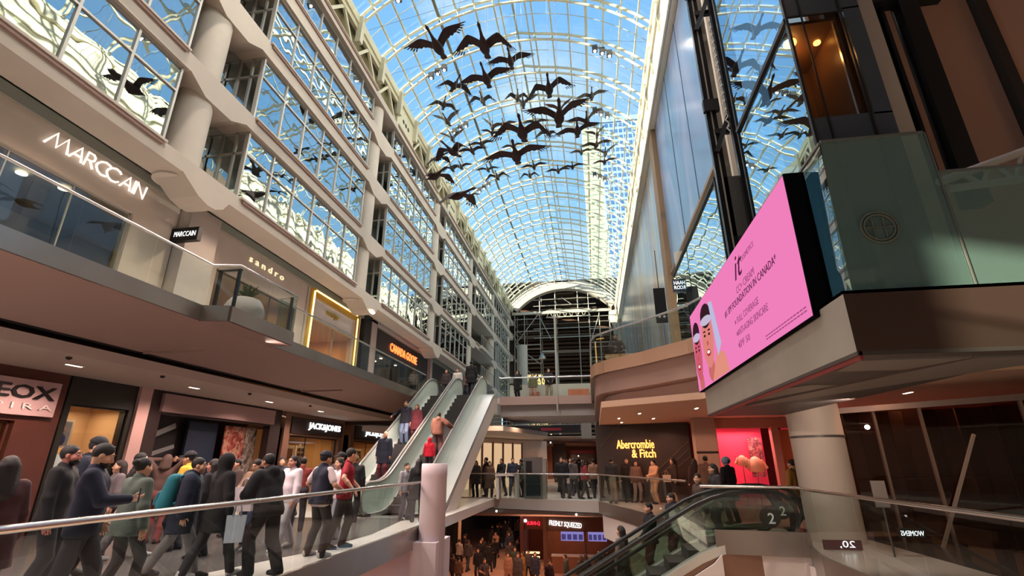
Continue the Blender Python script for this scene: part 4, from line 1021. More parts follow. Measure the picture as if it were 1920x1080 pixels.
b.bar(tuple(pa + Vector((.9, 1.6, 1.35))), tuple(pb + Vector((.9, 1.6, 1.35))), .05, 2.7)
b.build('timber_screen', mat('dark_brown_slats', (84, 62, 50), .55, noise=((60, 44, 38), 2.0)), t)
# sign board, coupon
sb = thing('sign_stand', 'small grey notice on a thin post beside the big column', 'sign', (5.05, 10.4, 0))
MB().box(4.9, 5.12, 10.38, 10.42, .78, 1.22).build('board', mat('board_grey', (120, 112, 108), .4), sb)
MB().tube([(5.01, 10.4, 0), (5.01, 10.4, .8)], .015, 6).build('post', M_MULD, sb)
ws = thing('mirror_image_sign', 'small black board with mirrored white capitals standing for a reflection in the pavilion glass', 'sign', (5.3, 10.3, .3), kind='structure')
MB().box(5.1, 5.52, 10.28, 10.32, .32, .46).build('board', M_BLK, ws)  # solid board built in place of a sign's reflection in the glass
text(0, 'WOMENS', ws, 'lettering', wl, (5.31, 10.275, .385), (-1, 0, 0), (0, 0, 1), height=.08, width=.36, depth=-.004)
mc = thing('mirror_image_strip', 'dark red strip with white reversed characters, built as a reflection by the big column', 'sign', (4.6, 10.9, 0), kind='structure')
MB().box(4.1, 4.75, 10.9, 10.95, .02, .18).build('strip', mat('maroon_strip', (80, 20, 30), .4), mc)  # reflected lettering built as a solid strip
text(0, '20,', mc, 'lettering', wl, (4.5, 10.89, .11), (-1, 0, 0), (0, 0, 1), height=.13, width=.26, depth=-.004)
# ------------------------------------------------------------------ bridges
b = MB(); b.slab([(-13, 24.35), (-6.4, 24.55), (.1, 22.3), (.1, 60), (-13, 60)], -.3, 0.0)
floor_obj(b, 'pale stone floor of the middle bridge', M_FLR)
b = MB(); fascia(b, [(-6.4, 24.55), (.1, 22.3)], -.40, .04, .06); struct(b.build('trim_8', mat('bridge_metal', (168, 156, 148), .35, .5)), 'metal band along the middle bridge edge', 'trim')
b = MB(); b.slab([(-13, 25.1), (-6.3, 25.1), (.3, 22.9), (.6, 40), (-13, 40)], -.62, -.45); b.mi(1).slab([(-13, 24.9), (-6.4, 24.9), (.2, 22.6), (.2, 24.5), (-6.3, 26.5), (-13, 26.5)], -.46, -.3)
struct(b.build('ceiling', [mat('bridge_soffit', (150, 132, 124), .7), M_BLK]), 'soffit and dark slot beneath the middle bridge', 'ceiling')
b = MB()
for x, y in ((-4.6, 24.4), (-.9, 23.2)): b.ball((x, y - .1, -.55), .05, 8)
o = b.build('spotlight', glow('spot_lens', (255, 250, 235), 3.0)); tag(o, 'pair of tiny bright spots in the slot under the middle bridge', 'spotlight')
rail('railing', 'glass railing along the middle bridge', [(-6.4, 24.55), (.1, 22.3)], 0.0, r=.035)
b = MB(); b.lathe([(.05, .0), (.05, 1.1)], (.12, 22.25, 0), 12); struct(b.build('rail_post', M_SSTB), 'bright steel post at the corner of the middle bridge railing', 'post')
# upper bridge
b = MB(); b.slab([(-12.7, 25.5), (-8.6, 25.5), (-5.0, 26.6), (.3, 26.7), (.3, 33), (-12.7, 33)], 4.55, 4.87)
floor_obj(b, 'upper bridge slab at the head of the escalators', M_FLR)
b = MB(); fascia(b, [(-4.9, 26.65), (.1, 26.7)], 4.48, 4.92); struct(b.build('trim_9', mat('pinkish_metal', (200, 172, 164), .35, .4)), 'pinkish metal band along the upper bridge', 'trim')
b = MB(); b.box(-4.9, .3, 26.9, 32.5, 3.9, 4.5); struct(b.build('trim_10', mat('bridge_beam', (176, 170, 168), .6)), 'pale grey beam under the upper bridge', 'trim')
rail('railing', 'glass railing of the upper bridge with a slim post in the middle', [(-4.9, 26.7), (.05, 26.75)], 4.87, r=.04)
b = MB(); b.tube([(-1.78, 26.6, 4.1), (-1.78, 26.6, 9.5)], .05, 8); struct(b.build('bridge_post', M_MUL), 'slim steel mast in front of the upper bridge', 'post')
b = MB(); b.box(-4.8, 0, 29.4, 29.6, 4.9, 5.95); b.mi(1).box(-1.3, -.1, 29.25, 29.4, 4.9, 5.6); b.box(-3.6, -3.0, 29.25, 29.4, 4.9, 5.5)
struct(b.build('trim_11', [mat('kiosk_pale', (190, 186, 176), .5), mat('kiosk_orange', (206, 130, 96), .5, noise=((170, 90, 66), 4.0))]), 'pale and orange stall fronts on the upper bridge', 'stall')
# far bridge with dark banner
t = struct(thing('bridge', None, None, (-3, 40, 3)), 'far bridge with a dark banner and pipe work beyond the upper bridge', 'bridge')
b = MB(); b.box(-9, .2, 40, 40.3, 3.42, 3.6); b.box(-9, .2, 40, 45.9, 3.5, 3.6); b.build('deck', M_CON, t)
b = MB(); b.box(-7.0, -1.0, 39.7, 39.8, 3.72, 4.3); b.build('dark_banner', mat('dark_banner', (30, 22, 26), .5), t)
text(.01, 'FOOD HALL', t, 'lettering', mat('dull_red', (150, 40, 56), .5), (-3.2, 39.68, 4.0), (1, 0, 0), (0, 0, 1), height=.28, width=1.5, depth=.02)
bpy.data.objects.remove(t.children[-1])
MB().box(-4.0, -2.4, 39.68, 39.7, 3.9, 4.1).build('red_bar', mat('dull_red', (150, 40, 56), .5), t)
b = MB()
for i in range(30): x = -7 + i * .36; b.tube([(x, 41 + (i % 3), 4.3), (x + .1, 41 + (i % 3), 5.2)], .03, 5)
for z in (4.4, 4.7, 5.0): b.tube([(-8, 40.5, z), (.2, 40.5, z)], .04, 6)
b.box(-.9, -.1, 39.6, 39.9, 3.3, 5.2)
b.build('pipes', mat('pipe_grey', (150, 144, 138), .5), t)
# bright shop with tall arches left on the middle bridge
t = struct(thing('shop', None, None, (-7.5, 33, 0)), 'bright open shop with tall glowing cream bays beside the escalator', 'shop')
b = MB(); b.bar((-8.6, 31, 1.56), (-3.7, 40, 1.56), .2, 3.12); b.build('white_wall', mat('shop_white', (226, 206, 190), .6), t)
b = MB()
sd = Vector((4.9, 9, 0)).normalized(); sn = Vector((sd.y, -sd.x, 0))
for i in range(6):
    p = Vector((-8.6, 31, 0)) + sd * (.5 + i * 1.1) + sn * .12; q_ = p + sd * .85; b.quad(tuple(p), tuple(q_), tuple(q_ + Vector((0, 0, 2.8))), tuple(p + Vector((0, 0, 2.8))))
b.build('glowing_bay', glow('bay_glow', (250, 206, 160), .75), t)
b = MB()
for i in range(7):
    p = Vector((-8.6, 31, 0)) + sd * (.38 + i * 1.1) + sn * .14; b.bar(tuple(p), tuple(p + Vector((0, 0, 2.9))), .06, .06)
b.build('bay_edge', mat('bay_brown', (110, 70, 52), .5), t)
b = MB(); b.slab([(-12, 25.2), (-4.7, 26.6), (-2.9, 33), (-4, 40), (-12, 40)], 3.15, 3.4); struct(b.build('ceiling', mat('pale_ceiling', (206, 196, 188), .7)), 'pale ceiling over the bright shop beside the escalator', 'ceiling')
# deep interior behind the bridge
for nm, bx, lb in (('wall_back_lower', (-13, 6, 58, 58.3, -6, 4), 'warm brown rear wall of the lower levels'), ('wall_left_lowest', (-13.2, -13, 12, 58, -5.3, -.3), 'brown left wall of the lowest level'), ('wall_right_shops', (3.6, 12, 22.9, 23.1, -.3, 3.3), 'brown wall behind the pink shop'), ('wall_right_lower', (11.8, 12, 9, 40, -6, 4.8), 'brown wall at the far right of the lower levels'), ('wall_right_middle', (.3, .5, 24, 58, 0, 3.3), 'brown wall right of the crowd on the middle level'), ('ceiling', (-13, 6, 46, 58, 3.2, 3.4), 'low ceiling far back on the middle level')):
    b = MB(); b.box(*bx); struct(b.build(nm, mat('warm_brown_wall', (120, 84, 70), .6, noise=((70, 50, 44), .6))), lb, nm.split('_')[0])
t = struct(thing('shop', None, None, (-2, 50, 0)), 'dim red and brown shops at the back of the middle level', 'shop')
for nm, bx, m_ in (('dark_pier', (-3.4, -2.4, 44, 44.4, 0, 3.1), M_DK), ('shelving', (-2.2, 0, 50, 50.3, 0, 2.3), mat('grey_shelf', (150, 136, 130), .6, noise=((60, 50, 48), 3.0))), ('red_fascia', (-2.1, 0, 47, 47.4, 2.3, 2.6), mat('red_trim', (140, 60, 56), .5)), ('copper_front', (-6.6, -4.2, 52, 52.3, 0, 3), mat('copper_front', (150, 96, 74), .5, noise=((100, 60, 48), 1.5)))):
    b = MB(); b.box(*bx); b.build(nm, m_, t)
b = MB(); b.box(-4.9, -4.4, 43.5, 43.6, 2.2, 2.4); b.box(-1.6, -1.0, 46.8, 46.9, 1.6, 1.7); b.ball((-1.4, 46.5, 2.1), .06); b.box(-3.2, -3.1, 38, 38.1, 2.9, 3.0)
b.build('lit_sign', wl, t)
# kiosk and table on the bridge
t = thing('kiosk', 'grey screen kiosk standing behind the middle bridge railing', 'kiosk', (-2.78, 23.75, 0))
MB().box(-3.22, -2.36, 23.62, 23.95, 0, 1.78).build('cabinet', mat('kiosk_grey', (98, 92, 92), .4), t)
b = MB(); b.box(-3.12, -2.46, 23.60, 23.62, .15, .62); b.box(-3.12, -2.46, 23.60, 23.62, .66, 1.05); b.mi(1).box(-3.12, -2.84, 23.60, 23.62, 1.12, 1.62)
b.build('dark_panel', [mat('teal_dark', (30, 44, 48), .2), M_BLK], t)
MB().box(-2.36, -2.18, 23.6, 23.95, 0, 1.72).build('side_panel', M_SSTB, t)
t = thing('demo_table', 'white block table left of the grey kiosk', 'table', (-4.05, 23.8, 0))
MB().box(-4.55, -3.55, 23.6, 24.4, .98, 1.06).build('table_top', M_WHITE, t)
for x in (-4.5, -3.65): MB().box(x, x + .12, 23.65, 24.35, 0, .98).build('leg', M_WHITE, t)
# ------------------------------------------------------------------ lower floor
b = MB(); b.box(-13, 14, 12, 58, -5.3, -5.0)
floor_obj(b, 'warm stone floor of the lowest level', mat('warm_floor', (204, 166, 146), .25, noise=((190, 150, 130), .5), spec=.5))
b = MB(); b.box(-13, 12, 31, 58, -1.38, -1.2); b.box(-13, 12, 25, 31, -.74, -.64); struct(b.build('ceiling', mat('low_ceiling', (150, 122, 108), .8)), 'low ceiling over the lowest level', 'ceiling')
b = MB(); b.box(.9, 12, 12, 40, -1.5, -1.3); struct(b.build('ceiling', mat('low_ceiling', (150, 122, 108), .8)), 'low ceiling under the right gallery', 'ceiling')
t = struct(thing('shop', None, None, (-1.5, 36, -5)), 'juice bar with white lettering and purple menu screens on the lowest level', 'shop')
b = MB(); b.box(-3.6, .9, 36, 36.3, -2.75, -1.5); b.box(-3.65, -3.4, 35.9, 36.3, -5, -1.9); b.box(.55, .8, 35.9, 36.3, -5, -1.9); b.box(-.95, -.8, 36, 36.2, -5, -2.7)
b.build('front', mat('brown_front', (110, 76, 62), .6), t)
b = MB(); b.box(-3.6, 2, 38.2, 38.4, -5, -1.5); b.build('back_wall', mat('timber_back', (120, 76, 54), .6, noise=((90, 56, 42), 2.0)), t)
text(.014, 'FRESHLY SQUEEZED', t, 'lettering', wl, (-2.15, 35.95, -2.33), (1, 0, -.08), (.08, 0, 1), height=.36, width=2.15, depth=.04)
def menu(x0, x1, cols):
    MB().box(x0, x1, 36.4, 36.45, -3.35, -2.72).build('menu_screen', glow('menu_violet', (150, 140, 214), .8), t)
    b = MB()
    for i in range(cols): b.box(x0 + (i + .12) * (x1 - x0) / cols, x0 + (i + .86) * (x1 - x0) / cols, 36.38, 36.4, -3.28, -2.95)
    b.build('menu_lines', glow('menu_dark', (96, 84, 150), .5), t)
menu(-2.5, -1.0, 4); menu(-.7, .5, 4)
t = thing('counter', 'pale counter of the juice bar', 'counter', (-1.6, 35.2, -5)); b = MB(); b.box(-3.0, .6, 34.9, 35.4, -5, -4.05); b.build('body', mat('counter_brown', (140, 96, 74), .5), t); MB().box(-3.05, .65, 34.85, 35.45, -4.05, -3.98).build('worktop', M_WHITE, t)
t = struct(thing('shop', None, None, (-5, 37, -5)), 'sushi shop with a red lit name left of the juice bar', 'shop')
b = MB(); b.box(-5.1, -3.7, 36.6, 36.8, -2.7, -1.5); b.box(-5.2, -5.0, 36, 40, -5, -1.9); b.box(-5.1, -3.7, 39.5, 39.6, -5, -1.9); b.build('front', mat('dark_red_front', (86, 40, 32), .6), t)
text(.02, 'SUSHI-Q', t, 'lettering', glow('red_letters', (255, 40, 60), 2.5), (-4.35, 36.55, -2.35), (1, 0, 0), (0, 0, 1), height=.26, width=.9, depth=.04)
MB().ball((-4.9, 36.5, -2.18), .12, 10).build('round_logo', glow('logo_white', (250, 230, 236), 1.5), t)
b = MB()
for z in (-4.35, -4.1, -3.85): b.box(-4.6, -3.75, 34.4, 34.6, z, z + .1)
b.build('lit_shelf', glow('shelf_warm', (255, 214, 160), 1.5), t)
t = struct(thing('shop', None, None, (-10.5, 36, -5)), 'row of lit shop windows on the left of the lowest level', 'shop')
b = MB(); b.box(-10.9, -9.9, 28, 40, -5, -4.7); b.box(-10.9, -9.9, 28, 58, -2.3, -1.5); b.mi(1)
for y in (28, 31, 34, 37.6): b.box(-10.3, -9.9, y, y + .5, -5, -1.9)
b.mi(2).box(-9.95, -9.85, 37.6, 38.3, -5, -1.9)
b.build('front', [mat('dark_brown', (52, 36, 30), .6), M_BLK, mat('cream_pier', (206, 180, 150), .6)], t)
MB().box(-11.6, -11.5, 28, 40, -5, -1.9).build('lit_wall', mat('amber_room', (214, 164, 106), .7, 0), t)
t = struct(thing('shop', None, None, (-7, 56, -5)), 'far shops with a white lit emblem on the lowest level', 'shop')
b = MB(); b.box(-12, -5.5, 56, 56.2, -5, -1.5); b.mi(1).box(-8.6, -6.8, 55.9, 56, -3.4, -2.2); b.build('front', [mat('dark_brown', (52, 36, 30), .6), mat('tan_panel', (150, 110, 70), .6)], t)
text(.03, 'W', t, 'lettering', wl, (-10.0, 55.9, -2.6), (1, 0, 0), (0, 0, 1), height=.7, width=.8, depth=.05)
arealight('low_lamp', (-7, 34, -1.45), 6, 420, (255, 190, 150), (0, 0, 0), 14)
arealight('low_lamp', (-2, 36.9, -1.7), 3, 70, (255, 190, 140), (0, 0, 0), 1)
arealight('low_lamp', (-2, 30.5, -.8), 5, 380, (255, 190, 160), (0, 0, 0), 4)
arealight('low_lamp', (-10.6, 34, -1.6), 1.2, 110, (255, 200, 150), (0, 0, 0), 8)
# stall at lower right seen under the escalator
t = thing('demo_counter', 'white cosmetics counter strewn with small boxes on the lowest level', 'counter', (1.2, 20, -5))
MB().box(-1.5, 3.0, 21.2, 22.6, -5, -3.95).build('body', mat('white_counter', (206, 196, 186), .5), t)
random.seed(5); b = MB()
for i in range(60): x = random.uniform(-1.4, 2.9); y = random.uniform(21.3, 22.5); s_ = random.uniform(.03, .09); b.mi(i % 3).box(x - s_, x + s_, y - s_, y + s_, -3.95, -3.95 + random.uniform(.06, .2))
o = b.build('boxes', [M_WHITE, M_BLK, mat('tan_box', (170, 120, 90), .6)], t); o['kind'] = 'stuff'
# white drum post at the end of the left railing
t = struct(thing('post', None, None, (-4.22, 13.4, -5)), 'fat white drum post at the end of the left railing', 'post')
MB().lathe([(.335, -5), (.335, 1.22), (.34, 1.23), (.34, 1.52), (.32, 1.54)], (-4.22, 13.4, 0), 40).build('shaft', mat('drum_white', (214, 200, 208), .5), t)
MB().box(-4.95, -3.95, 12.95, 14.2, -5, -.3).build('plinth', mat('drum_white', (214, 200, 208), .5), t)
b = MB(); b.box(-13, -5.3, -2, 24, -5.3, -5.0); struct(b.build('wall_lower_left', mat('pink_wall', (206, 170, 170), .7)), 'wall below the left gallery', 'wall')
# ------------------------------------------------------------------ the near end of the hall, behind the viewpoint
b = MB(); b.box(-13, 12, -9.3, -9, -6, 24.1); b.mi(1)
for z in (3.2, 8.0, 12.0, 16.0, 20.0): b.box(-12, 11, -9.0, -8.9, z, z + .5)
b.mi(2)
for z in (4.9, 8.6, 12.6, 16.6):
    for i in range(8): b.box(-11.5 + i * 2.9, -9.0 + i * 2.9, -9.0, -8.95, z, z + 3.2)
struct(b.build('wall_front', [mat('rear_cream', (150, 136, 124), .7), M_CON, mat('rear_dark_glass', (52, 52, 56), .25)]), 'near end wall of the hall behind the viewpoint', 'wall')
b = MB(); b.box(11.7, 12, -9, 14, -6, 24.1); b.box(4.8, 12, -9, 7.0, 10.5, 10.8); b.box(4.9, 5.2, -9, 5.2, 10.5, 24.1); b.box(5, 12, -9, 14, 24, 24.2)
struct(b.build('wall_right_rear', mat('rear_brown', (120, 98, 86), .7)), 'brown wall to the right of the viewpoint', 'wall')
b = MB(); b.slab([(-13, -9), (12, -9), (12, 12), (-13, 12)], -5.3, -5.0); floor_obj(b, 'lowest floor below the viewpoint', mat('warm_floor', (204, 166, 146)))
b = MB(); b.box(-4.6, 3.6, -9, -1.2, -.3, 0); floor_obj(b, 'walkway floor under the viewpoint', M_FLR)
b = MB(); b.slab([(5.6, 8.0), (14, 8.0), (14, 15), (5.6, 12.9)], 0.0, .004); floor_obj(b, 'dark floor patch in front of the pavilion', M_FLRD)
# ------------------------------------------------------------------ escalators
M_BAL = None
M_BALG = frosted('balustrade_mint', (226, 242, 232), .25)
M_STEP = mat('step_grey', (64, 62, 62), .5, .3); M_HR = mat('handrail_black', (36, 36, 36), .35)
M_CLAD = mat('escalator_cladding', (222, 212, 202), .5); M_DECK = mat('deck_steel', (206, 206, 200), .3, .6)
def escalator(name, label, loc, rz, H, wd=1.32, lenlow=1.5, lentop=1.5, outer=(.2, .2), bal=None, hr=None, clad=None, thick=.8, newel2=False, group=None):
    """bottom step edge at the origin, rises along local +y"""
    t = thing(name, label, 'escalator', loc, rz, group)
    T = math.tan(math.radians(30)); L_ = H / T; hw = wd / 2
    def zs(y): return max(0.0, min(H, y * T))
    def zsm(y):                                  # smoothed
        return sum(zs(y + k * .15) for k in range(-4, 5)) / 9
    ys = [-lenlow + .05] + [y * .35 - .9 for y in range(0, int((L_ + 1.8) / .35) + 1)] + [L_ + lentop - .05]
    for s_ in (-1, 1):
        x = s_ * hw
        # glass balustrade
        b = MB(); vs = []; fs = []
        for y in ys: vs += [(x, y, zsm(y) + .10), (x, y, zsm(y) + .95)]
        for i in range(len(ys) - 1): fs.append((2*i, 2*i+2, 2*i+3, 2*i+1))
        b.add(vs, fs)
        for (y0, d, z0) in ((ys[0], -1, 0), (ys[-1], 1, H)):      # rounded ends
            c_ = [(x, y0, z0 + .10)] + [(x, y0 + d * .42 * math.sin(a), z0 + .525 - .425 * math.cos(a)) for a in [PI * k / 10 for k in range(11)]]
            b.add(c_, [tuple(range(len(c_)))])
        b.build('balustrade', bal or M_BALG, t, True)
        pts = [(x, ys[0], .12)] + [(x, ys[0] - .45 * math.sin(a), .53 - .45 * math.cos(a)) for a in [PI * k / 8 for k in range(1, 8)]]
        pts += [(x, y, zsm(y) + .98) for y in ys]
        pts += [(x, ys[-1] + .45 * math.sin(a), H + .53 + .45 * math.cos(a)) for a in [PI * k / 8 for k in range(1, 8)]] + [(x, ys[-1], H + .10)]
        b = MB(); b.tube(pts, .045, 8); b.build('handrail', hr or M_HR, t, True)
        ow = outer[0] if s_ < 0 else outer[1]
        b = MB()
        for xa, xb in ((x - s_ * .16, x + s_ * ow),):
            xa, xb = min(xa, xb), max(xa, xb); vs = []; fs = []
            for y in ys: vs += [(xa, y, zsm(y) + .10), (xb, y, zsm(y) + .10), (xa, y, zsm(y) - .06), (xb, y, zsm(y) - .06)]
            for i in range(len(ys) - 1):
                k = 4 * i; fs += [(k, k+1, k+5, k+4), (k+2, k+6, k+7, k+3), (k, k+4, k+6, k+2), (k+1, k+3, k+7, k+5)]
            b.add(vs, fs)
        b.build('deck', M_DECK, t, True)
    b = MB()
    n = int(L_ / .4)
    for i in range(-3, n + 4):
        y = i * .4; z = max(0, min(H, i * .4 * T + .23)) if 0 <= i <= n else (0 if i < 0 else H)
        b.box(-hw + .17, hw - .17, y, y + .4, z - .25, z)
    b.build('steps', M_STEP, t, True)
    xl, xr = -hw - outer[0], hw + outer[1]
    pr = [(-1.2, -.05), (L_ * .02, -.05), (L_, H - .05), (L_ + 1.0, H - .05), (L_ + 1.0, H - thick), (L_ + .25, H - thick), (thick / T * .9 - .1, -.25), (-1.2, -.25)]
    b = MB(); b.ext(pr, 'x', xl + .01, xr - .01); b.build('truss_cladding', clad or M_CLAD, t, True)
    b = MB()
    for y0, y1, z in ((-1.7, -.9, 0), (L_ + .9, L_ + 1.7, H)): b.box(-hw + .16, hw - .16, y0, y1, z - .04, z + .012)
    b.build('comb_plate', M_SSTB, t, True)
    return t
HUP = 4.87
escalator('escalator', 'right-hand escalator with pale glass sides rising to the upper bridge', (-6.33, 16.87, 0), 0, HUP, 1.36, 1.4, 1.0, (.04, .70), thick=.86, hr=mat('handrail_grey', (120, 118, 114), .3), group=None)
escalator('escalator', 'left-hand escalator carrying people down beside the amber shopfronts', (-7.78, 16.87, 0), 0, HUP, 1.30, 1.4, 1.0, (.3, .04), thick=.86, hr=mat('handrail_grey', (120, 118, 114), .3), group=None)
CLR = glass('escalator_clear_glass', (206, 220, 210), .07, .5)
M_BRZ = mat('bronze_cladding', (150, 118, 100), .35, .55, noise=((128, 98, 84), .8))
e1 = escalator('escalator', 'near escalator with black handrails going down from the right gallery', (2.45 - 8.66, 12.15, -5), -PI / 2, 5.0, 1.3, 1.4, 1.1, (.15, .15), bal=CLR, clad=M_BRZ, thick=.7)
e2 = escalator('escalator', 'far escalator with black handrails behind the near one on the right', (3.25 - 8.66, 13.85, -5), -PI / 2, 5.0, 1.3, 1.4, 1.0, (.15, .15), bal=CLR, clad=M_BRZ, thick=.7)
b = MB(); b.ext([(2.36, -.16), (2.2, -.32), (-.6, -1.94), (-.6, -3.2), (2.36, -3.2)], 'y', 11.28, 11.33); struct(b.build('trim_12', M_WHITE), 'white bulkhead below the near escalator on the right', 'trim')
for e_, y, x in ((e1, 11.49, 3.42), (e2, 13.19, 4.2)):
    b = MB(); N = 24; b.add([(x + .2 * math.cos(2*PI*k/N), y, .50 + .2 * math.sin(2*PI*k/N)) for k in range(N)], [tuple(range(N))]); b.build('number_disc', mat('disc_grey', (70, 66, 64), .4), e_)
    text(.01, '2', e_, 'number', mat('number_white', (220, 214, 206), .5, 0, .2), (x + .02, y - .006, .48), (1, 0, 0), (0, 0, 1), height=.2, depth=.004)
# ------------------------------------------------------------------ flock of goose sculptures
def goose_mesh(name, lift, sweep, m, bend=.5):
    """head towards +y, wings spread along x; lift = dihedral of the inner wing, bend = droop of the outer wing"""
    b = MB()
    prof = [(-.62, .10, .012, .02), (-.50, .12, .02, .0), (-.36, .09, .06, 0), (-.18, .15, .13, -.01), (.02, .18, .165, -.03), (.20, .155, .15, -.02), (.34, .10, .10, .01), (.46, .062, .065, .04),
            (.62, .046, .05, .07), (.78, .042, .046, .09), (.86, .055, .058, .10), (.93, .056, .055, .10), (.98, .036, .034, .09), (1.05, .02, .014, .08), (1.09, .008, .006, .075)]
    n = 12; vs = [(rx * math.cos(2*PI*k/n), y, zc + rz * math.sin(2*PI*k/n)) for y, rx, rz, zc in prof for k in range(n)]
    fs = [(i*n + k, (i+1)*n + k, (i+1)*n + (k+1) % n, i*n + (k+1) % n) for i in range(len(prof) - 1) for k in range(n)]
    b.add(vs, fs, True); b.add(vs[:n], [tuple(range(n))]); b.add(vs[-n:], [tuple(range(n))[::-1]])
    for s_ in (-1, 1):
        ns = 12; top = []; 
        for i in range(ns + 1):
            u = i / ns; r = .10 + u * 1.0
            a = lift if u < .45 else lift - bend * (u - .45) / .55
            xx = r; 
            zz = .05 + math.sin(lift) * min(r, .55) + (math.sin(lift - bend) * (r - .55) if r > .55 else 0)
            xx = math.cos(lift) * min(r, .55) + (math.cos(lift - bend) * (r - .55) if r > .55 else 0)
            lead = .24 + .20 * math.sin(min(u / .5, 1) * PI / 2) - sweep * max(0, u - .45) ** 1.3 * 1.2
            chord = .46 * (1 - .15 * u) * (1 if u < .55 else (1 - ((u - .55) / .45) ** 1.6 * .80))
            trail = lead - chord - (.05 if i % 2 and u > .4 else 0)
            top.append((xx, lead, trail, zz))
        vs = []; 
        for xx, le, tr_, zz in top:
            mid = le * .7 + tr_ * .3
            vs += [(s_ * xx, le, zz), (s_ * xx, mid, zz + .035), (s_ * xx, tr_, zz + .002), (s_ * xx, tr_, zz - .004), (s_ * xx, mid, zz - .012)]
        fs = []
        for i in range(ns):
            for k in range(5):
                q_ = (i*5 + k, (i+1)*5 + k, (i+1)*5 + (k+1) % 5, i*5 + (k+1) % 5); fs.append(q_ if s_ > 0 else q_[::-1])
        b.add(vs, fs, False); b.add(vs[-5:], [tuple(range(5))])
        # splayed wing-tip feathers
        x0, le, tr_, z0 = top[-1]; x1, le1, tr1, z1 = top[-3]
        d = Vector((s_ * (x0 - x1), 0, z0 - z1)).normalized()
        for k in range(5):
            base = Vector((s_ * (x0 - .10 * (k * .55)), le - .03 - k * .06, z0 - d.z * .05 * k)); ang = -.25 - k * .20
            dirv = (d * math.cos(ang) + Vector((0, math.sin(ang), 0))).normalized(); ln = .24 - k * .02
            side = Vector((0, 1, 0)).cross(d); w_ = dirv.cross(side).normalized() * .026
            p = base; q_ = base + dirv * ln
            b.add([p - w_, p + w_, p + dirv * ln * .7 + w_ * .9, q_, p + dirv * ln * .7 - w_ * .9] + [x + side * .006 for x in (p - w_, p + w_, p + dirv * ln * .7 + w_ * .9, q_, p + dirv * ln * .7 - w_ * .9)],
                  [(0,1,2,3,4), (9,8,7,6,5), (0,5,6,1), (1,6,7,2), (2,7,8,3), (3,8,9,4), (4,9,5,0)])
    return b.mesh(name, m)
M_GOO = [mat('goose_dark', (64, 44, 42), .8, noise=((30, 24, 26), 3.0)), mat('goose_grey', (84, 78, 74), .8, noise=((44, 42, 42), 3.0)), mat('goose_brown', (112, 84, 66), .8, noise=((70, 54, 46), 3.0))]
GM = {}
for ki, (lf, sw, bd) in enumerate(((.45, .35, .25), (.12, .25, .3), (.25, .55, .9), (-.12, .5, .5), (.55, .2, .1))):
    for mi_ in range(3): GM[ki, mi_] = goose_mesh('goose', lf, sw, M_GOO[mi_], bd)
WIRE = mat('wire_steel', (120, 124, 128), .4, .6)

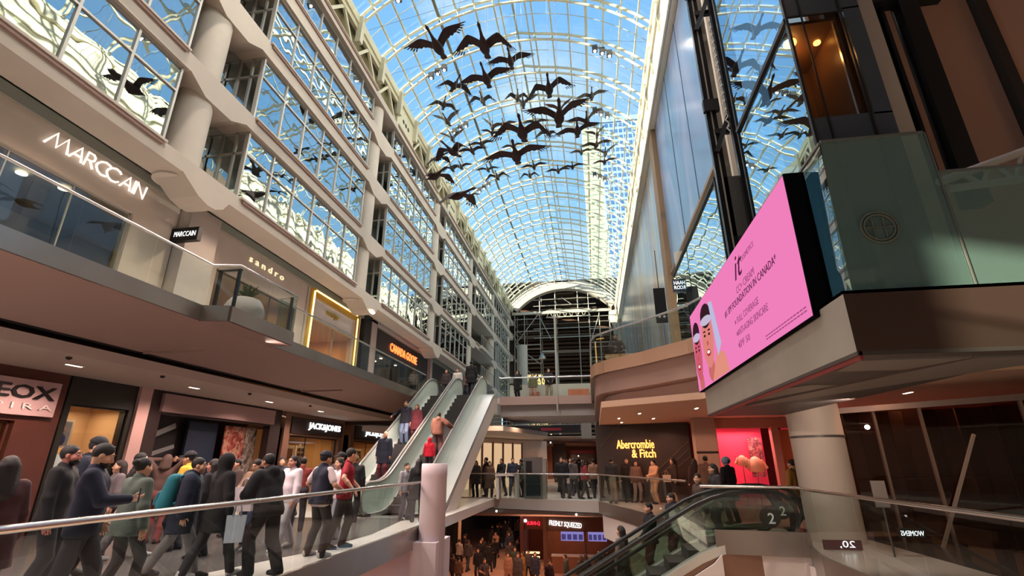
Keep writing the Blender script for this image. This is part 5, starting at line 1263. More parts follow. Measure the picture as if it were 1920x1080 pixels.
GEESE = [(-4.78, 13.28, 15.81, 0, 0, -12, -8, 1.0),
    (-2.95, 12.82, 15.08, 2, 0, 4, 0, 1.0),
    (-3.11, 19.56, 20.98, 1, 0, -6, 0, 1.0),
    (-3.68, 16.51, 17.14, 1, 0, -9, -3, 1.0),
    (-6.77, 21.84, 21.98, 3, 0, -4, 35, 1.0),
    (-8.54, 25.4, 23.84, 3, 1, 4, 25, 0.94),
    (-6.23, 26.82, 25.07, 2, 1, 2, 0, 0.97),
    (-3.87, 27.21, 25.34, 2, 1, 0, 10, 0.86),
    (-1.06, 17.39, 16.99, 2, 0, -14, 0, 1.0),
    (-3.63, 28.44, 25.81, 4, 1, 3, 5, 1.0),
    (1.18, 27.05, 24.62, 1, 1, -9, 0, 0.89),
    (-8.79, 27.17, 23.93, 4, 1, -2, -5, 0.97),
    (-8.88, 28.81, 23.71, 4, 1, -3, 0, 0.89),
    (-6.23, 30.29, 25.48, 4, 1, 14, 10, 0.86),
    (-5.27, 29.85, 25.26, 1, 2, -4, 0, 0.83),
    (-1.8, 13.82, 12.12, 2, 0, 4, 0, 1.0),
    (-0.55, 14.15, 12.84, 0, 0, -8, 3, 1.0),
    (0.08, 20.85, 17.25, 1, 0, -11, 0, 1.0),
    (0.68, 24.91, 20.95, 0, 0, -18, 0, 1.0),
    (-2.9, 30.17, 25.42, 1, 1, 0, 0, 0.83),
    (-2.12, 32.04, 25.8, 3, 1, 10, -10, 0.97),
    (1.55, 31.36, 24.68, 4, 1, -14, 0, 0.78),
    (1.41, 30.87, 23.44, 1, 0, -9, 5, 1.0),
    (0.34, 33.27, 24.62, 1, 1, -3, 0, 0.78),
    (2.18, 33.29, 24.29, 4, 1, -5, 0, 0.89),
    (1.68, 27.05, 19.42, 1, 2, -8, 0, 0.63),
    (-2.17, 14.89, 11.96, 1, 0, -8, 0, 1.0),
    (-5.91, 19.4, 15.72, 2, 0, 2, -20, 1.0),
    (-8.06, 31.49, 24.46, 1, 0, -4, 0, 1.0),
    (-5.76, 24.8, 20.01, 1, 1, -4, 0, 0.69),
    (-8.82, 25.49, 19.82, 3, 0, -30, 60, 1.0),
    (-9.27, 32.81, 24.03, 1, 1, -3, 0, 0.83),
    (-9.63, 31.59, 23.03, 2, 1, 0, 0, 0.78),
    (-7.57, 35.1, 25.04, 1, 1, -2, 0, 0.86),
    (-6.45, 33.56, 23.23, 2, 1, -6, 0, 1.0),
    (-4.28, 37.56, 25.64, 2, 1, -2, 0, 0.89),
    (-3.69, 35.58, 25.24, 1, 0, -6, 0, 0.97),
    (-1.69, 36.54, 25.22, 1, 0, -3, 0, 0.91),
    (-0.36, 29.0, 20.55, 1, 0, -6, 0, 0.67),
    (-6.62, 18.88, 14.12, 3, 0, -20, 50, 1.0),
    (-4.89, 16.77, 11.7, 3, 0, -20, 62, 1.0),
    (-9.48, 36.91, 23.77, 1, 1, 0, 0, 0.72),
    (-5.06, 32.82, 25.46, 1, 1, -6, 0, 0.78),
    (-4.98, 24.12, 20.22, 1, 1, 12, 10, 0.57),
    (-0.73, 20.37, 18.29, 4, 2, -12, 5, 0.66)]
WORDS = ['first', 'second', 'third', 'fourth', 'fifth', 'sixth', 'seventh', 'eighth', 'ninth', 'tenth', 'eleventh', 'twelfth', 'thirteenth']
BANDS = ['topmost', 'second', 'third', 'fourth', 'fifth', 'lowest']
WP = ['wings raised in a V', 'wings spread flat', 'wings arched down', 'wings drooping', 'wings lifted high']
WC = ['dark', 'grey', 'brown']
def _v(g):
    d = Vector((g[0], g[1], g[2] - 1.55)); return -(d.dot(du_)) / d.dot(cam.matrix_world.col[2].to_3d() * -1), d.dot(dx_) / d.dot(cam.matrix_world.col[2].to_3d() * -1)
order = sorted(range(len(GEESE)), key=lambda i: _v(GEESE[i])[0]); per = math.ceil(len(order) / 6); GL = {}
for bi in range(6):
    for ri, i in enumerate(sorted(order[bi*per:(bi+1)*per], key=lambda i: _v(GEESE[i])[1])): GL[i] = (BANDS[bi], WORDS[ri])
for i, (x, y, z, k, c, roll, hd, sc) in enumerate(GEESE):
    t = thing('hanging_goose', '%s goose sculpture, %s, %s from left in the %s band' % (WC[c], WP[k], GL[i][1], GL[i][0]), 'bird sculpture', (x, y, z), 0, None)
    o = bpy.data.objects.new('goose', GM[k, c]); COL.objects.link(o); o.parent = t; o.scale = (sc,) * 3
    o.rotation_euler = (math.radians(-6), math.radians(-roll), math.radians(180 + hd))
    zt = ZC + math.sqrt(max(RAD * RAD - (x - XM) ** 2, 0)) - .35
    b = MB(); b.tube([(0, 0, .1), (0, 0, max(zt - z, .4))], .006, 4, False); b.build('suspension_wire', WIRE, t, True)
# thin tension wires strung across under the vault
b = MB()
for yy in (13.2, 15.8, 19.3, 22.6, 26.0): b.tube([(-11.1, yy, 24.2), (-3.4, yy + .3, 26.2), (4.3, yy, 24.2)], .012, 4, False)
struct(b.build('tension_wires', WIRE), 'thin steel wires strung across beneath the glass vault', 'wires')
# planter on the upper gallery bulge
pt = thing('planter', 'round ribbed stone planter with leafy green plant on the upper gallery bulge', 'planter', (-8.75, 10.9, 4.87))
b = MB(); prof = [(.26, 0)] + [(.26 + .22 * math.sin(PI * (.12 + .76 * i / 24)) + (.008 if i % 2 else 0), .03 + i * .028) for i in range(25)] + [(.30, .72), (.27, .68)]
b.lathe(prof, (-8.75, 10.9, 4.87), 36); b.build('pot', mat('pot_stone', (170, 162, 158), .8), pt)
random.seed(2); b = MB()
for i in range(46):
    a = random.uniform(0, 2*PI); ln = random.uniform(.35, .6); el = random.uniform(.5, 1.4); p = Vector((-8.75, 10.9, 5.55)); d = Vector((math.cos(a) * math.cos(el), math.sin(a) * math.cos(el), math.sin(el)))
    sd = d.cross(Vector((0, 0, 1))).normalized() * .045; q_ = p + d * ln * .55; r_ = p + d * ln + Vector((0, 0, -.10))
    b.add([p, q_ - sd, r_, q_ + sd], [(0, 1, 2, 3)])
b.build('foliage', mat('leaf_green', (66, 88, 62), .6), pt)
# ------------------------------------------------------------------ people: smooth bodies grown from limb fields
class Field:
    """signed-distance grid: limbs are blended in, then skinned as one closed surface"""
    def __init__(s, lo, hi, vx):
        s.lo = np.array(lo, float); s.vx = vx; s.n = np.ceil((np.array(hi) - s.lo) / vx).astype(int) + 1
        s.f = np.full(s.n, 1.0, np.float32)
    def _box(s, lo, hi):
        a = np.maximum(np.floor((lo - s.lo) / s.vx).astype(int), 0); b = np.minimum(np.ceil((hi - s.lo) / s.vx).astype(int) + 1, s.n)
        if (b <= a).any(): return None
        g = [s.lo[i] + s.vx * np.arange(a[i], b[i]) for i in range(3)]
        return tuple(slice(a[i], b[i]) for i in range(3)), np.meshgrid(*g, indexing='ij', sparse=True)
    def _put(s, sl, d, k, sub):
        f = s.f[sl]
        if sub: s.f[sl] = np.maximum(f, -d); return
        if k > 0:
            h = np.clip(k - np.abs(f - d), 0, None) / k
            s.f[sl] = np.minimum(f, d) - h * h * k * .25
        else: s.f[sl] = np.minimum(f, d)
    def cap(s, a, b, ra, rb, k=.03, sub=False, flat=None):
        a = np.array(a, float); b = np.array(b, float); m = max(ra, rb) + k + 2 * s.vx
        q = s._box(np.minimum(a, b) - m, np.maximum(a, b) + m)
        if q is None: return
        sl, (X, Y, Z) = q; ba = b - a; L2 = max(ba.dot(ba), 1e-9)
        h = np.clip(((X - a[0]) * ba[0] + (Y - a[1]) * ba[1] + (Z - a[2]) * ba[2]) / L2, 0, 1)
        d = np.sqrt((X - a[0] - h*ba[0])**2 + (Y - a[1] - h*ba[1])**2 + (Z - a[2] - h*ba[2])**2) - (ra + (rb - ra) * h)
        s._put(sl, d, k, sub)
    def ell(s, c, r, k=.02, sub=False, M=None):
        c = np.array(c, float); r = np.array(r, float); m = r.max() + k + 2 * s.vx
        q = s._box(c - m, c + m)
        if q is None: return
        sl, (X, Y, Z) = q; X = X - c[0]; Y = Y - c[1]; Z = Z - c[2]
        if M is not None: X, Y, Z = (M[0][0]*X + M[1][0]*Y + M[2][0]*Z, M[0][1]*X + M[1][1]*Y + M[2][1]*Z, M[0][2]*X + M[1][2]*Y + M[2][2]*Z)
        d = (np.sqrt((X/r[0])**2 + (Y/r[1])**2 + (Z/r[2])**2) - 1) * r.min()
        s._put(sl, d, k, sub)
    def cut(s, p, nrm):
        """remove everything on the side the normal points to"""
        p = np.array(p, float); nrm = np.array(nrm, float)
        g = [s.lo[i] + s.vx * np.arange(s.n[i]) for i in range(3)]; X, Y, Z = np.meshgrid(*g, indexing='ij', sparse=True)
        s.f = np.maximum(s.f, ((X - p[0])*nrm[0] + (Y - p[1])*nrm[1] + (Z - p[2])*nrm[2]).astype(np.float32))
    def skin(s, name, scale=1.0):
        f = s.f; neg = f < 0
        if not neg.any(): return None
        ix = np.argwhere(neg); lo_ = np.maximum(ix.min(0) - 2, 0); hi_ = np.minimum(ix.max(0) + 3, s.n)
        f = f[lo_[0]:hi_[0], lo_[1]:hi_[1], lo_[2]:hi_[2]]; neg = f < 0; o0 = s.lo + lo_ * s.vx
        cs = np.zeros(np.array(f.shape) - 1, np.int8); offs = [(i, j, k) for i in (0, 1) for j in (0, 1) for k in (0, 1)]
        for i, j, k in offs: cs += neg[i:f.shape[0]-1+i, j:f.shape[1]-1+j, k:f.shape[2]-1+k]
        act = (cs > 0) & (cs < 8); cells = np.argwhere(act); vid = np.full(act.shape, -1, np.int32); vid[act] = np.arange(len(cells))
        cv = np.stack([f[cells[:, 0]+i, cells[:, 1]+j, cells[:, 2]+k] for i, j, k in offs], 1)
        acc = np.zeros((len(cells), 3)); cnt = np.zeros(len(cells)); O = np.array(offs, float)
        for a in range(8):
            for b in range(a + 1, 8):
                if np.abs(O[a] - O[b]).sum() != 1: continue
                va, vb = cv[:, a], cv[:, b]; m = (va < 0) != (vb < 0); t = np.where(m, va / np.where(m, va - vb, 1), 0)
                acc += np.where(m[:, None], O[a] + t[:, None] * (O[b] - O[a]), 0); cnt += m
        v = (cells + acc / cnt[:, None]) * s.vx + o0
        quads = []
        for ax in range(3):
            u, w_ = [(1, 2), (2, 0), (0, 1)][ax]
            sl0 = [slice(None)] * 3; sl1 = [slice(None)] * 3; sl0[ax] = slice(0, -1); sl1[ax] = slice(1, None)
            A = neg[tuple(sl0)]; B = neg[tuple(sl1)]; e = np.argwhere(A != B); e = e[(e[:, u] > 0) & (e[:, w_] > 0) & (e[:, u] < f.shape[u]-1) & (e[:, w_] < f.shape[w_]-1)]
            ins = A[e[:, 0], e[:, 1], e[:, 2]]
            def at_(du_, dw_):
                c = e.copy(); c[:, u] -= du_; c[:, w_] -= dw_; return vid[c[:, 0], c[:, 1], c[:, 2]]
            q = np.stack([at_(1, 1), at_(0, 1), at_(0, 0), at_(1, 0)], 1); q[~ins] = q[~ins][:, ::-1]; quads.append(q)
        q = np.concatenate(quads); q = q[(q >= 0).all(1)]
        me = bpy.data.meshes.new(name); me.vertices.add(len(v)); me.vertices.foreach_set('co', (v * scale).astype(np.float32).ravel())
        me.loops.add(q.size); me.loops.foreach_set('vertex_index', q.astype(np.int32).ravel())
        me.polygons.add(len(q)); me.polygons.foreach_set('loop_start', np.arange(0, q.size, 4, dtype=np.int32))
        me.polygons.foreach_set('use_smooth', np.ones(len(q), bool)); me.update(); me.validate()
        return me

def ik(a, b, l1, l2, pole):
    a = np.array(a, float); b = np.array(b, float); d = b - a; L_ = np.linalg.norm(d); mx_ = (l1 + l2) * .995
    if L_ > mx_: b = a + d / L_ * mx_; d = b - a; L_ = mx_
    t = (l1*l1 - l2*l2 + L_*L_) / (2 * L_); h = math.sqrt(max(l1*l1 - t*t, 0)); u = d / L_
    p = np.array(pole, float); p = p - u * p.dot(u); p /= np.linalg.norm(p) + 1e-9
    return a + u * t + p * h, b
def rotx(a): c, s = math.cos(a), math.sin(a); return np.array([[1,0,0],[0,c,-s],[0,s,c]])
def rotz(a): c, s = math.cos(a), math.sin(a); return np.array([[c,-s,0],[s,c,0],[0,0,1]])

def person_meshes(P, lod):
    """P: pose and clothing; returns {part name: mesh}; local frame faces +y, feet at z=0, 1.72 m tall"""
    vb, vg = {0: (.0095, .013), 1: (.015, .018), 2: (.022, .024)}[lod]
    lean = math.radians(P.get('lean', 0)); H0 = np.array([0, P.get('hy', 0), P.get('hz', .93)])
    T = rotx(-lean)
    def tp(x, y, z): return H0 + T @ (np.array([x, y, z]) - np.array([0, 0, .93]))
    fem = P.get('fem', 0); sw = .166 if fem else .186; ww = P.get('wide', 1.0)
    feet = P.get('feet', ((-.10, .02, 0), (.10, -.02, 0))); hands = P.get('hands', ((-.27, .06, .80), (.27, .06, .80)))
    hips = [tp(-.092, 0, .90), tp(.092, 0, .90)]; shol = [tp(-sw, -.01, 1.405), tp(sw, -.01, 1.405)]
    legs = []; arms = []
    for i, s_ in enumerate((-1, 1)):
        ft = np.array(feet[i], float); an = ft + np.array([0, -.03, .085]); k, an = ik(hips[i], an, .43, .42, (s_*.12, 1, 0)); legs.append((hips[i], k, an, ft))
        w_ = np.array(hands[i], float); e, w_ = ik(shol[i], w_, .285, .255, (s_ * .75, -.8, -.35)); arms.append((shol[i], e, w_))
    nb = tp(0, -.015, 1.43); hd = tp(0, .015, 1.60)
    HR = rotz(math.radians(P.get('yaw', 0))) @ rotx(-math.radians(P.get('pitch', 0)) - lean * .4)
    def hp(x, y, z): return hd + HR @ np.array([x, y, z])
    lo = np.array([-.75, -.75, -.03]); hi = np.array([.75, .85, 1.86]); pts = np.array([hd + .16, hd - .16] + [q for a in arms for q in a] + [q for l in legs for q in l[:3]] + [l[3] + np.array([0, .2, 0]) for l in legs] + [l[3] - np.array([0, .14, 0]) for l in legs])
    lo = np.minimum(pts.min(0) - .24, [-.3, -.24, -.03]); hi = np.maximum(pts.max(0) + .24, [.3, .24, 1.84])
    lo[2] = min(-.03, pts[:, 2].min() - .12)
    out = {}
    # ---- body
    B = Field(lo, hi, vb)
    for x in (-1, 1):
        B.cap(tp(x*.085*ww, .0, 1.30), tp(x*.06*ww, .01, 1.10), .105, .098, .05); B.cap(tp(x*.055*ww, .005, 1.10), tp(x*.075, -.01, .93), .098, .112, .05)
        B.cap(tp(x*.03, -.01, 1.40), tp(x*(sw-.02), -.01, 1.39), .054, .054, .04)
    B.cap(nb - [0, 0, .03], hp(0, -.02, -.06), .056, .052, .03)
    for (h, k, a, f) in legs: B.cap(h, k, .085, .056, .04); B.cap(k, k*.55 + a*.45 + [0, -.015, 0], .054, .056, .02); B.cap(k*.5 + a*.5 + [0, -.012, 0], a, .054, .036, .02); B.cap(a - [0, .01, .04], f + [0, .12, .035], .038, .03, .02)
    for i, (s0, e, w_) in enumerate(arms):
        B.cap(s0, e, .050, .038, .03); B.cap(e, e*.6 + w_*.4, .040, .040, .02); B.cap(e*.6 + w_*.4, w_, .039, .026, .02)
        # hand: palm, four curled fingers of different length, thumb from the side of the palm
        s_ = -1 if i == 0 else 1
        d = (w_ - e) / (np.linalg.norm(w_ - e) + 1e-9); hdv = P.get('hdir', (None, None))[i]
        if hdv is not None: d = np.array(hdv, float); d /= np.linalg.norm(d)
        n_ = np.array(P.get('palm', ((1, 0, 0), (-1, 0, 0)))[i], float); n_ = n_ - d * n_.dot(d); n_ /= np.linalg.norm(n_) + 1e-9
        sd = np.cross(d, n_); curl = P.get('curl', (.5, .5))[i]
        if sd.dot(np.array([0, 1, .3])) < 0: sd = -sd
        for q_ in (-.026, 0, .026): B.cap(w_ + d*.015 + sd*q_*.6, w_ + d*.085 + sd*q_, .019, .016, .012)
        for j, (q_, ln) in enumerate(((.036, .070), (.013, .080), (-.011, .075), (-.034, .058))):
            p0 = w_ + d*.085 + sd*q_; dd = d; 
            for seg, fr in enumerate((.45, .32, .25)):
                ang = curl * (.45 + .5 * seg); dd = d * math.cos(ang) + n_ * math.sin(ang); p1 = p0 + dd * ln * fr; B.cap(p0, p1, .0098 - .001*seg, .0092 - .001*seg, .003); p0 = p1
        t0 = w_ + d*.03 + sd*.028; t1 = t0 + (sd*.75 + d*.55 + n_*.35) * .042; t2 = t1 + (d*.85 + sd*.25 + n_*.4) * .035
        B.cap(t0, t1, .014, .011, .008); B.cap(t1, t2, .011, .009, .004)
    # head
    B.ell(hp(0, -.012, .025), (.078, .096, .098), .02, M=HR); B.ell(hp(0, .03, -.045), (.058, .066, .066), .03, M=HR); B.cap(hp(0, .07, -.085), hp(0, .06, -.095), .026, .028, .02)
    B.cap(hp(-.04, .05, -.03), hp(.04, .05, -.03), .034, .034, .02)
    if lod < 2:
        for x in (-1, 1): B.ell(hp(x*.034, .095, .018), (.019, .016, .012), 0, True, HR)
        B.cap(hp(0, .088, .015), hp(0, .108, -.022), .011, .016, .008); B.cap(hp(-.016, .094, -.028), hp(.016, .094, -.028), .010, .010, .006)
        B.cap(hp(-.032, .083, .036), hp(.032, .083, .036), .012, .012, .01); B.cap(hp(-.02, .087, -.058), hp(.02, .087, -.058), .0085, .0085, .004)
        for x in (-1, 1): B.ell(hp(x*.080, -.005, -.005), (.012, .022, .032), .006, False, HR)
    out['body'] = (B.skin('body'), P.get('skin', (200, 152, 126)))
    # ---- trousers
    lg = P.get('legs', 'trousers'); lc = P.get('lcol', (40, 42, 50))
    G = Field(lo, hi, vg); fat = {'trousers': .018, 'wide': .034, 'leggings': .008, 'shorts': .03, 'skirt': .01, 'sweat': .028}[lg]
    for x in (-1, 1): G.cap(tp(x*.055*ww, .005, 1.04), tp(x*.075, -.01, .93), .112, .128 + fat*.3, .05)
    for (h, k, a, f) in legs:
        G.cap(h, k, .092 + fat*.6, .060 + fat, .03)
        if lg == 'shorts': continue
        G.cap(k, k*.55 + a*.45 + [0, -.012, 0], .060 + fat, .058 + fat*.9, .02); G.cap(k*.5 + a*.5, a + [0, 0, -.035], .056 + fat*.9, .046 + fat, .02)
    if lg == 'skirt':
        for x in (-1, 1): G.cap(tp(x*.06, 0, .95), (x*.10, H0[1], .45), .12, .16, .08)
        G.cut((0, 0, .45), (0, 0, -1))
    G.cut(tp(0, 0, 1.05), T @ np.array([0, 0, 1.0]))
    if lg == 'shorts':
        for (h, k, a, f) in legs: pass
        zc = min(l[1][2] for l in legs) - .02; G.cut((0, 0, zc), (0, 0, -1))
    out['trousers' if lg not in ('skirt', 'shorts') else lg] = (G.skin('trousers'), lc)
    # ---- top
    st = P.get('top', 'jacket'); tcol = P.get('tcol', (40, 44, 60))
    off = {'tee': .012, 'shirt': .014, 'jacket': .030, 'puffer': .048, 'coat': .034, 'hoodie': .032, 'vest': .038, 'longcoat': .036}[st]
    def torso(G, off, hem):
        for x in (-1, 1):
            G.cap(tp(x*.085*ww, 0, 1.31), tp(x*.062*ww, .01, 1.10), .104 + off*.9, .098 + off, .06); G.cap(tp(x*.058*ww, .005, 1.10), tp(x*.078*ww, 0, .88), .100 + off, .118 + off, .06)
            G.cap(tp(x*.03, -.012, 1.405), tp(x*(sw - .022), -.01, 1.378), .054 + off*.7, .052 + off*.75, .05)
        if hem < .8:
            for x in (-1, 1): G.cap(tp(x*.07, 0, .9), (x*.10, H0[1] + .0, hem + .02), .13 + off*.7, .14 + off, .08)
        G.cap(tp(0, -.02, 1.42), tp(0, -.02, 1.475), .066 + off*.5, .062 + off*.4, .03)
    hem = {'tee': .83, 'shirt': .80, 'jacket': .82, 'puffer': .80, 'coat': .60, 'hoodie': .82, 'vest': .84, 'longcoat': .42}[st]; hem = P.get('hem', hem)
    G = Field(lo, hi, vg); torso(G, off, hem)
    slv = 0 if st == 'vest' else 1
    for (s0, e, w_) in arms:
        if st == 'tee': G.cap(s0, s0*.35 + e*.65, .058, .056, .03)
        elif slv:
            G.cap(s0, e, .054 + off*.8, .044 + off*.8, .03); G.cap(e, w_ - (w_ - e)*.03, .046 + off*.75, .034 + off*.55, .02)
            if st == 'puffer':
                for t_ in (.2, .5, .8): G.ell(s0 + (e - s0)*t_, (.058 + off,)*3, .03); G.ell(e + (w_ - e)*t_, (.046 + off,)*3, .03)
    if st in ('hoodie', 'puffer') and not P.get('hoodup'): G.ell(tp(0, -.10, 1.44), (.12, .07, .085), .04)
    if hem >= .8: G.cut(tp(0, 0, hem), T @ np.array([0, 0, -1.0]))
    else: G.cut((0, 0, hem), (0, 0, -1))
    if P.get('hoodup'):
        G.ell(hp(0, -.02, .03), (.112, .125, .13), .03, M=HR); G.cap(nb, hp(0, -.03, -.05), .10, .10, .04); G.ell(hp(0, .125, -.01), (.07, .09, .095), 0, True, HR)
    out['top'] = (G.skin('top'), tcol)
    if st == 'vest' or P.get('under'):
        U = Field(lo, hi, vg); torso(U, .010, .80); 
        for (s0, e, w_) in arms: U.cap(s0, s0*.3 + e*.7, .066, .066, .03)
        U.cut(tp(0, 0, .80), T @ np.array([0, 0, -1.0])); out['shirt'] = (U.skin('shirt'), P.get('ucol', (224, 214, 214)))
    # ---- shoes
    G = Field(lo, hi, vg)
    for (h, k, a, f) in legs:
        df = np.array([(a - hips[0])[0] * 0, 1.0, 0]); 
        G.cap(f + [0, -.05, .042], f + [0, .06, .040], .045, .046, .02); G.cap(f + [0, .06, .035], f + [0, .145, .026], .044, .034, .02); G.cap(a - [0, .01, .01], f + [0, -.04, .05], .050, .050, .02)
    out['shoes'] = (G.skin('shoes'), P.get('shoe', (36, 34, 36)))
    # ---- hair or headwear
    hs = P.get('hair', 'short'); hc = P.get('hcol', (28, 22, 22))
    if not P.get('hoodup') and hs != 'bald':
        G = Field(np.array(hd) - [.26, .30, .62], np.array(hd) + [.26, .26, .24], vg * .85)
        G.ell(hp(0, -.020, .036), (.0835, .101, .0995), .01, M=HR)
        if hs in ('long', 'pony', 'bob'):
            ln = {'long': .27, 'bob': .14, 'pony': .05}[hs]
            for x in (-1, 1): G.cap(hp(x*.062, -.04, .0), np.array(hp(x*.07, -.06, -.10)) - [0, .02, ln - .1], .045, .05, .03)
            G.cap(hp(0, -.07, .0), np.array(hp(0, -.085, -.10)) - [0, .02, ln - .1], .07, .075, .04)
            if hs == 'pony': G.cap(hp(0, -.11, .06), hp(0, -.15, -.16), .04, .022, .03)
        if hs == 'bun': G.ell(hp(0, -.115, .07), (.045, .045, .045), .015)
        G.ell(hp(0, .105, -.035), (.080, .085, .090), .0, True, HR); G.ell(hp(0, .125, .032), (.070, .064, .060), .0, True, HR)
        for x in (-1, 1): 
            if hs in ('short',): G.ell(hp(x*.09, .03, -.06), (.05, .07, .06), 0, True, HR)
        if hs == 'short': G.ell(hp(0, -.02, -.12), (.12, .14, .075), 0, True, HR)
        out['hair'] = (G.skin('hair'), hc)
        if P.get('hat'):
            kind_, col_ = P['hat']; G = Field(np.array(hd) - [.26, .30, .3], np.array(hd) + [.26, .32, .26], vg * .85)
            G.ell(hp(0, -.015, .05), (.100, .118, .108), .01, M=HR); G.cut(hp(0, 0, .052), HR @ np.array([0, -.12, -1.0]))
            if kind_ == 'cap': G.ell(hp(0, .12, .045), (.075, .09, .012), .01, M=HR)
            else: G.cap(hp(-.05, -.01, .04), hp(.05, -.01, .04), .098, .098, .03)
            out[kind_] = (G.skin(kind_), col_)
    if P.get('beard'):
        G = Field(np.array(hd) - [.2, .2, .25], np.array(hd) + [.2, .25, .2], vg * .8); G.ell(hp(0, .045, -.065), (.064, .066, .055), .01, M=HR); G.ell(hp(0, .10, .0), (.05, .05, .05), 0, True, HR); G.cut(hp(0, 0, -.042), HR @ np.array([0, -.55, 1.0])); G.ell(hp(0, .10, -.048), (.026, .03, .012), 0, True, HR)
        out['beard'] = (G.skin('beard'), hc)
    ex = []
    if lod < 2:
        for x in (-1, 1):
            b = MB(); b.ball(hp(x*.033, .0835, .017), (.0135, .011, .0085), 8); b.mi(1).ball(hp(x*.033, .0925, .017), (.0062, .004, .0062), 8); ex.append(('eye', b.mesh('eye', [mat('eye_white', (206, 198, 190), .4), mat('eye_iris', (30, 22, 20), .3)]), None))
            b = MB(); b.tube([tuple(hp(x*.018, .098, .040)), tuple(hp(x*.035, .095, .046)), tuple(hp(x*.052, .082, .040))], .0048, 5); ex.append(('eyebrow', b.mesh('eyebrow', cloth(P.get('hcol', (28, 22, 22)), .7)), None))
        b = MB(); b.tube([tuple(hp(-.022, .092, -.057)), tuple(hp(0, .098, -.055)), tuple(hp(.022, .092, -.057))], [.004, .0075, .004], 6); ex.append(('lips', b.mesh('lips', skinm((160, 88, 80))), None))
    info = dict(ex=ex, hands=[a[2] for a in arms], elbows=[a[1] for a in arms], hd=hd, tp=tp)
    return out, info

def cloth(col, rough=.85):
    k = 'cloth_%d_%d_%d' % tuple(col)
    return mat(k, col, rough, bump=.5 if rough > .8 else .25, nscale=6.0 if rough > .8 else 30.0)
def skinm(col): return mat('skin_%d_%d_%d' % tuple(col), col, .55)
PCACHE = {}
def person(label, x, y, z, face, h=1.72, lod=1, group=None, key=None, **P):
    """face: compass of the look in degrees, 0 = away down the hall, 90 = left, 180 = to the camera, -90 = right"""
    t = thing('person', label, 'person', (x, y, z), math.radians(face), group); t.scale = (h / 1.72,) * 3
    if key is not None and key in PCACHE: parts, info = PCACHE[key]
    else:
        parts, info = person_meshes(P, lod)
        if key is not None: PCACHE[key] = (parts, info)
    cols = dict(body=P.get('skin'), trousers=P.get('lcol'), skirt=P.get('lcol'), shorts=P.get('lcol'), top=P.get('tcol'), shoes=P.get('shoe'), hair=P.get('hcol'))
    for nm, (me, col) in parts.items():
        if me is None: continue
        c = cols.get(nm) or col; m = skinm(c) if nm == 'body' else cloth(c, .7 if nm in ('hair', 'shoes', 'beard') else .85)
        pn = {'top': {'tee': 'polo_shirt', 'shirt': 'blouse', 'jacket': 'jacket', 'puffer': 'puffer_jacket', 'coat': 'coat', 'hoodie': 'hooded_top', 'vest': 'quilted_vest', 'longcoat': 'long_coat'}[P.get('top', 'jacket')]}.get(nm, nm)
        if not me.materials: me.materials.append(m)
        o = bpy.data.objects.new(pn, me); COL.objects.link(o); o.parent = t
        o.material_slots[0].link = 'OBJECT'; o.material_slots[0].material = m
    for nm, me, _ in info['ex']:
        o = bpy.data.objects.new(nm, me); COL.objects.link(o); o.parent = t
    return t, info
def at_person(t, p):
    s_ = t.scale.x; v = Matrix.Rotation(t.rotation_euler.z, 3, 'Z') @ (Vector(p) * s_)
    return v + t.location

SK = (198, 150, 124); SKD = (150, 104, 80); SKL = (220, 176, 152)
# ------------------------------------------------------------------ the crowd on the left gallery
WALK = ((-.09, .26, .0), (.09, -.24, .02)); WALK2 = ((-.09, -.24, .02), (.09, .26, 0)); STAND = ((-.12, .03, 0), (.12, -.03, 0))
PHONE = ((-.05, .30, 1.16), (.24, .10, .95))
def bag(name, label, cat, c, sz, col, rz=0.0, handles=True, parent_col=None):
    t = thing(name, label, cat, (c[0], c[1], c[2] - sz[2] / 2), rz)
    b = MB(); w_, d_, h_ = sz[0]/2, sz[1]/2, sz[2]
    vs = [(-w_*.9, -d_*.8, 0), (w_*.9, -d_*.8, 0), (w_*.9, d_*.8, 0), (-w_*.9, d_*.8, 0), (-w_, -d_, h_), (w_, -d_, h_), (w_, d_, h_), (-w_, d_, h_)]
    b.add(vs, [(0,3,2,1), (0,1,5,4), (1,2,6,5), (2,3,7,6), (3,0,4,7)]); b.build('bag_body', cloth(col, .6), t, True)
    if handles:
        b = MB()
        for y in (-d_, d_): b.tube([(-w_*.4, y, h_ - .02), (-w_*.3, y*.6, h_ + .12), (0, y*.3, h_ + .16), (w_*.3, y*.6, h_ + .12), (w_*.4, y, h_ - .02)], .008, 6)
        b.build('handle', cloth((max(col[0]-60, 10), max(col[1]-60, 10), max(col[2]-60, 10)), .6), t, True)
    return t
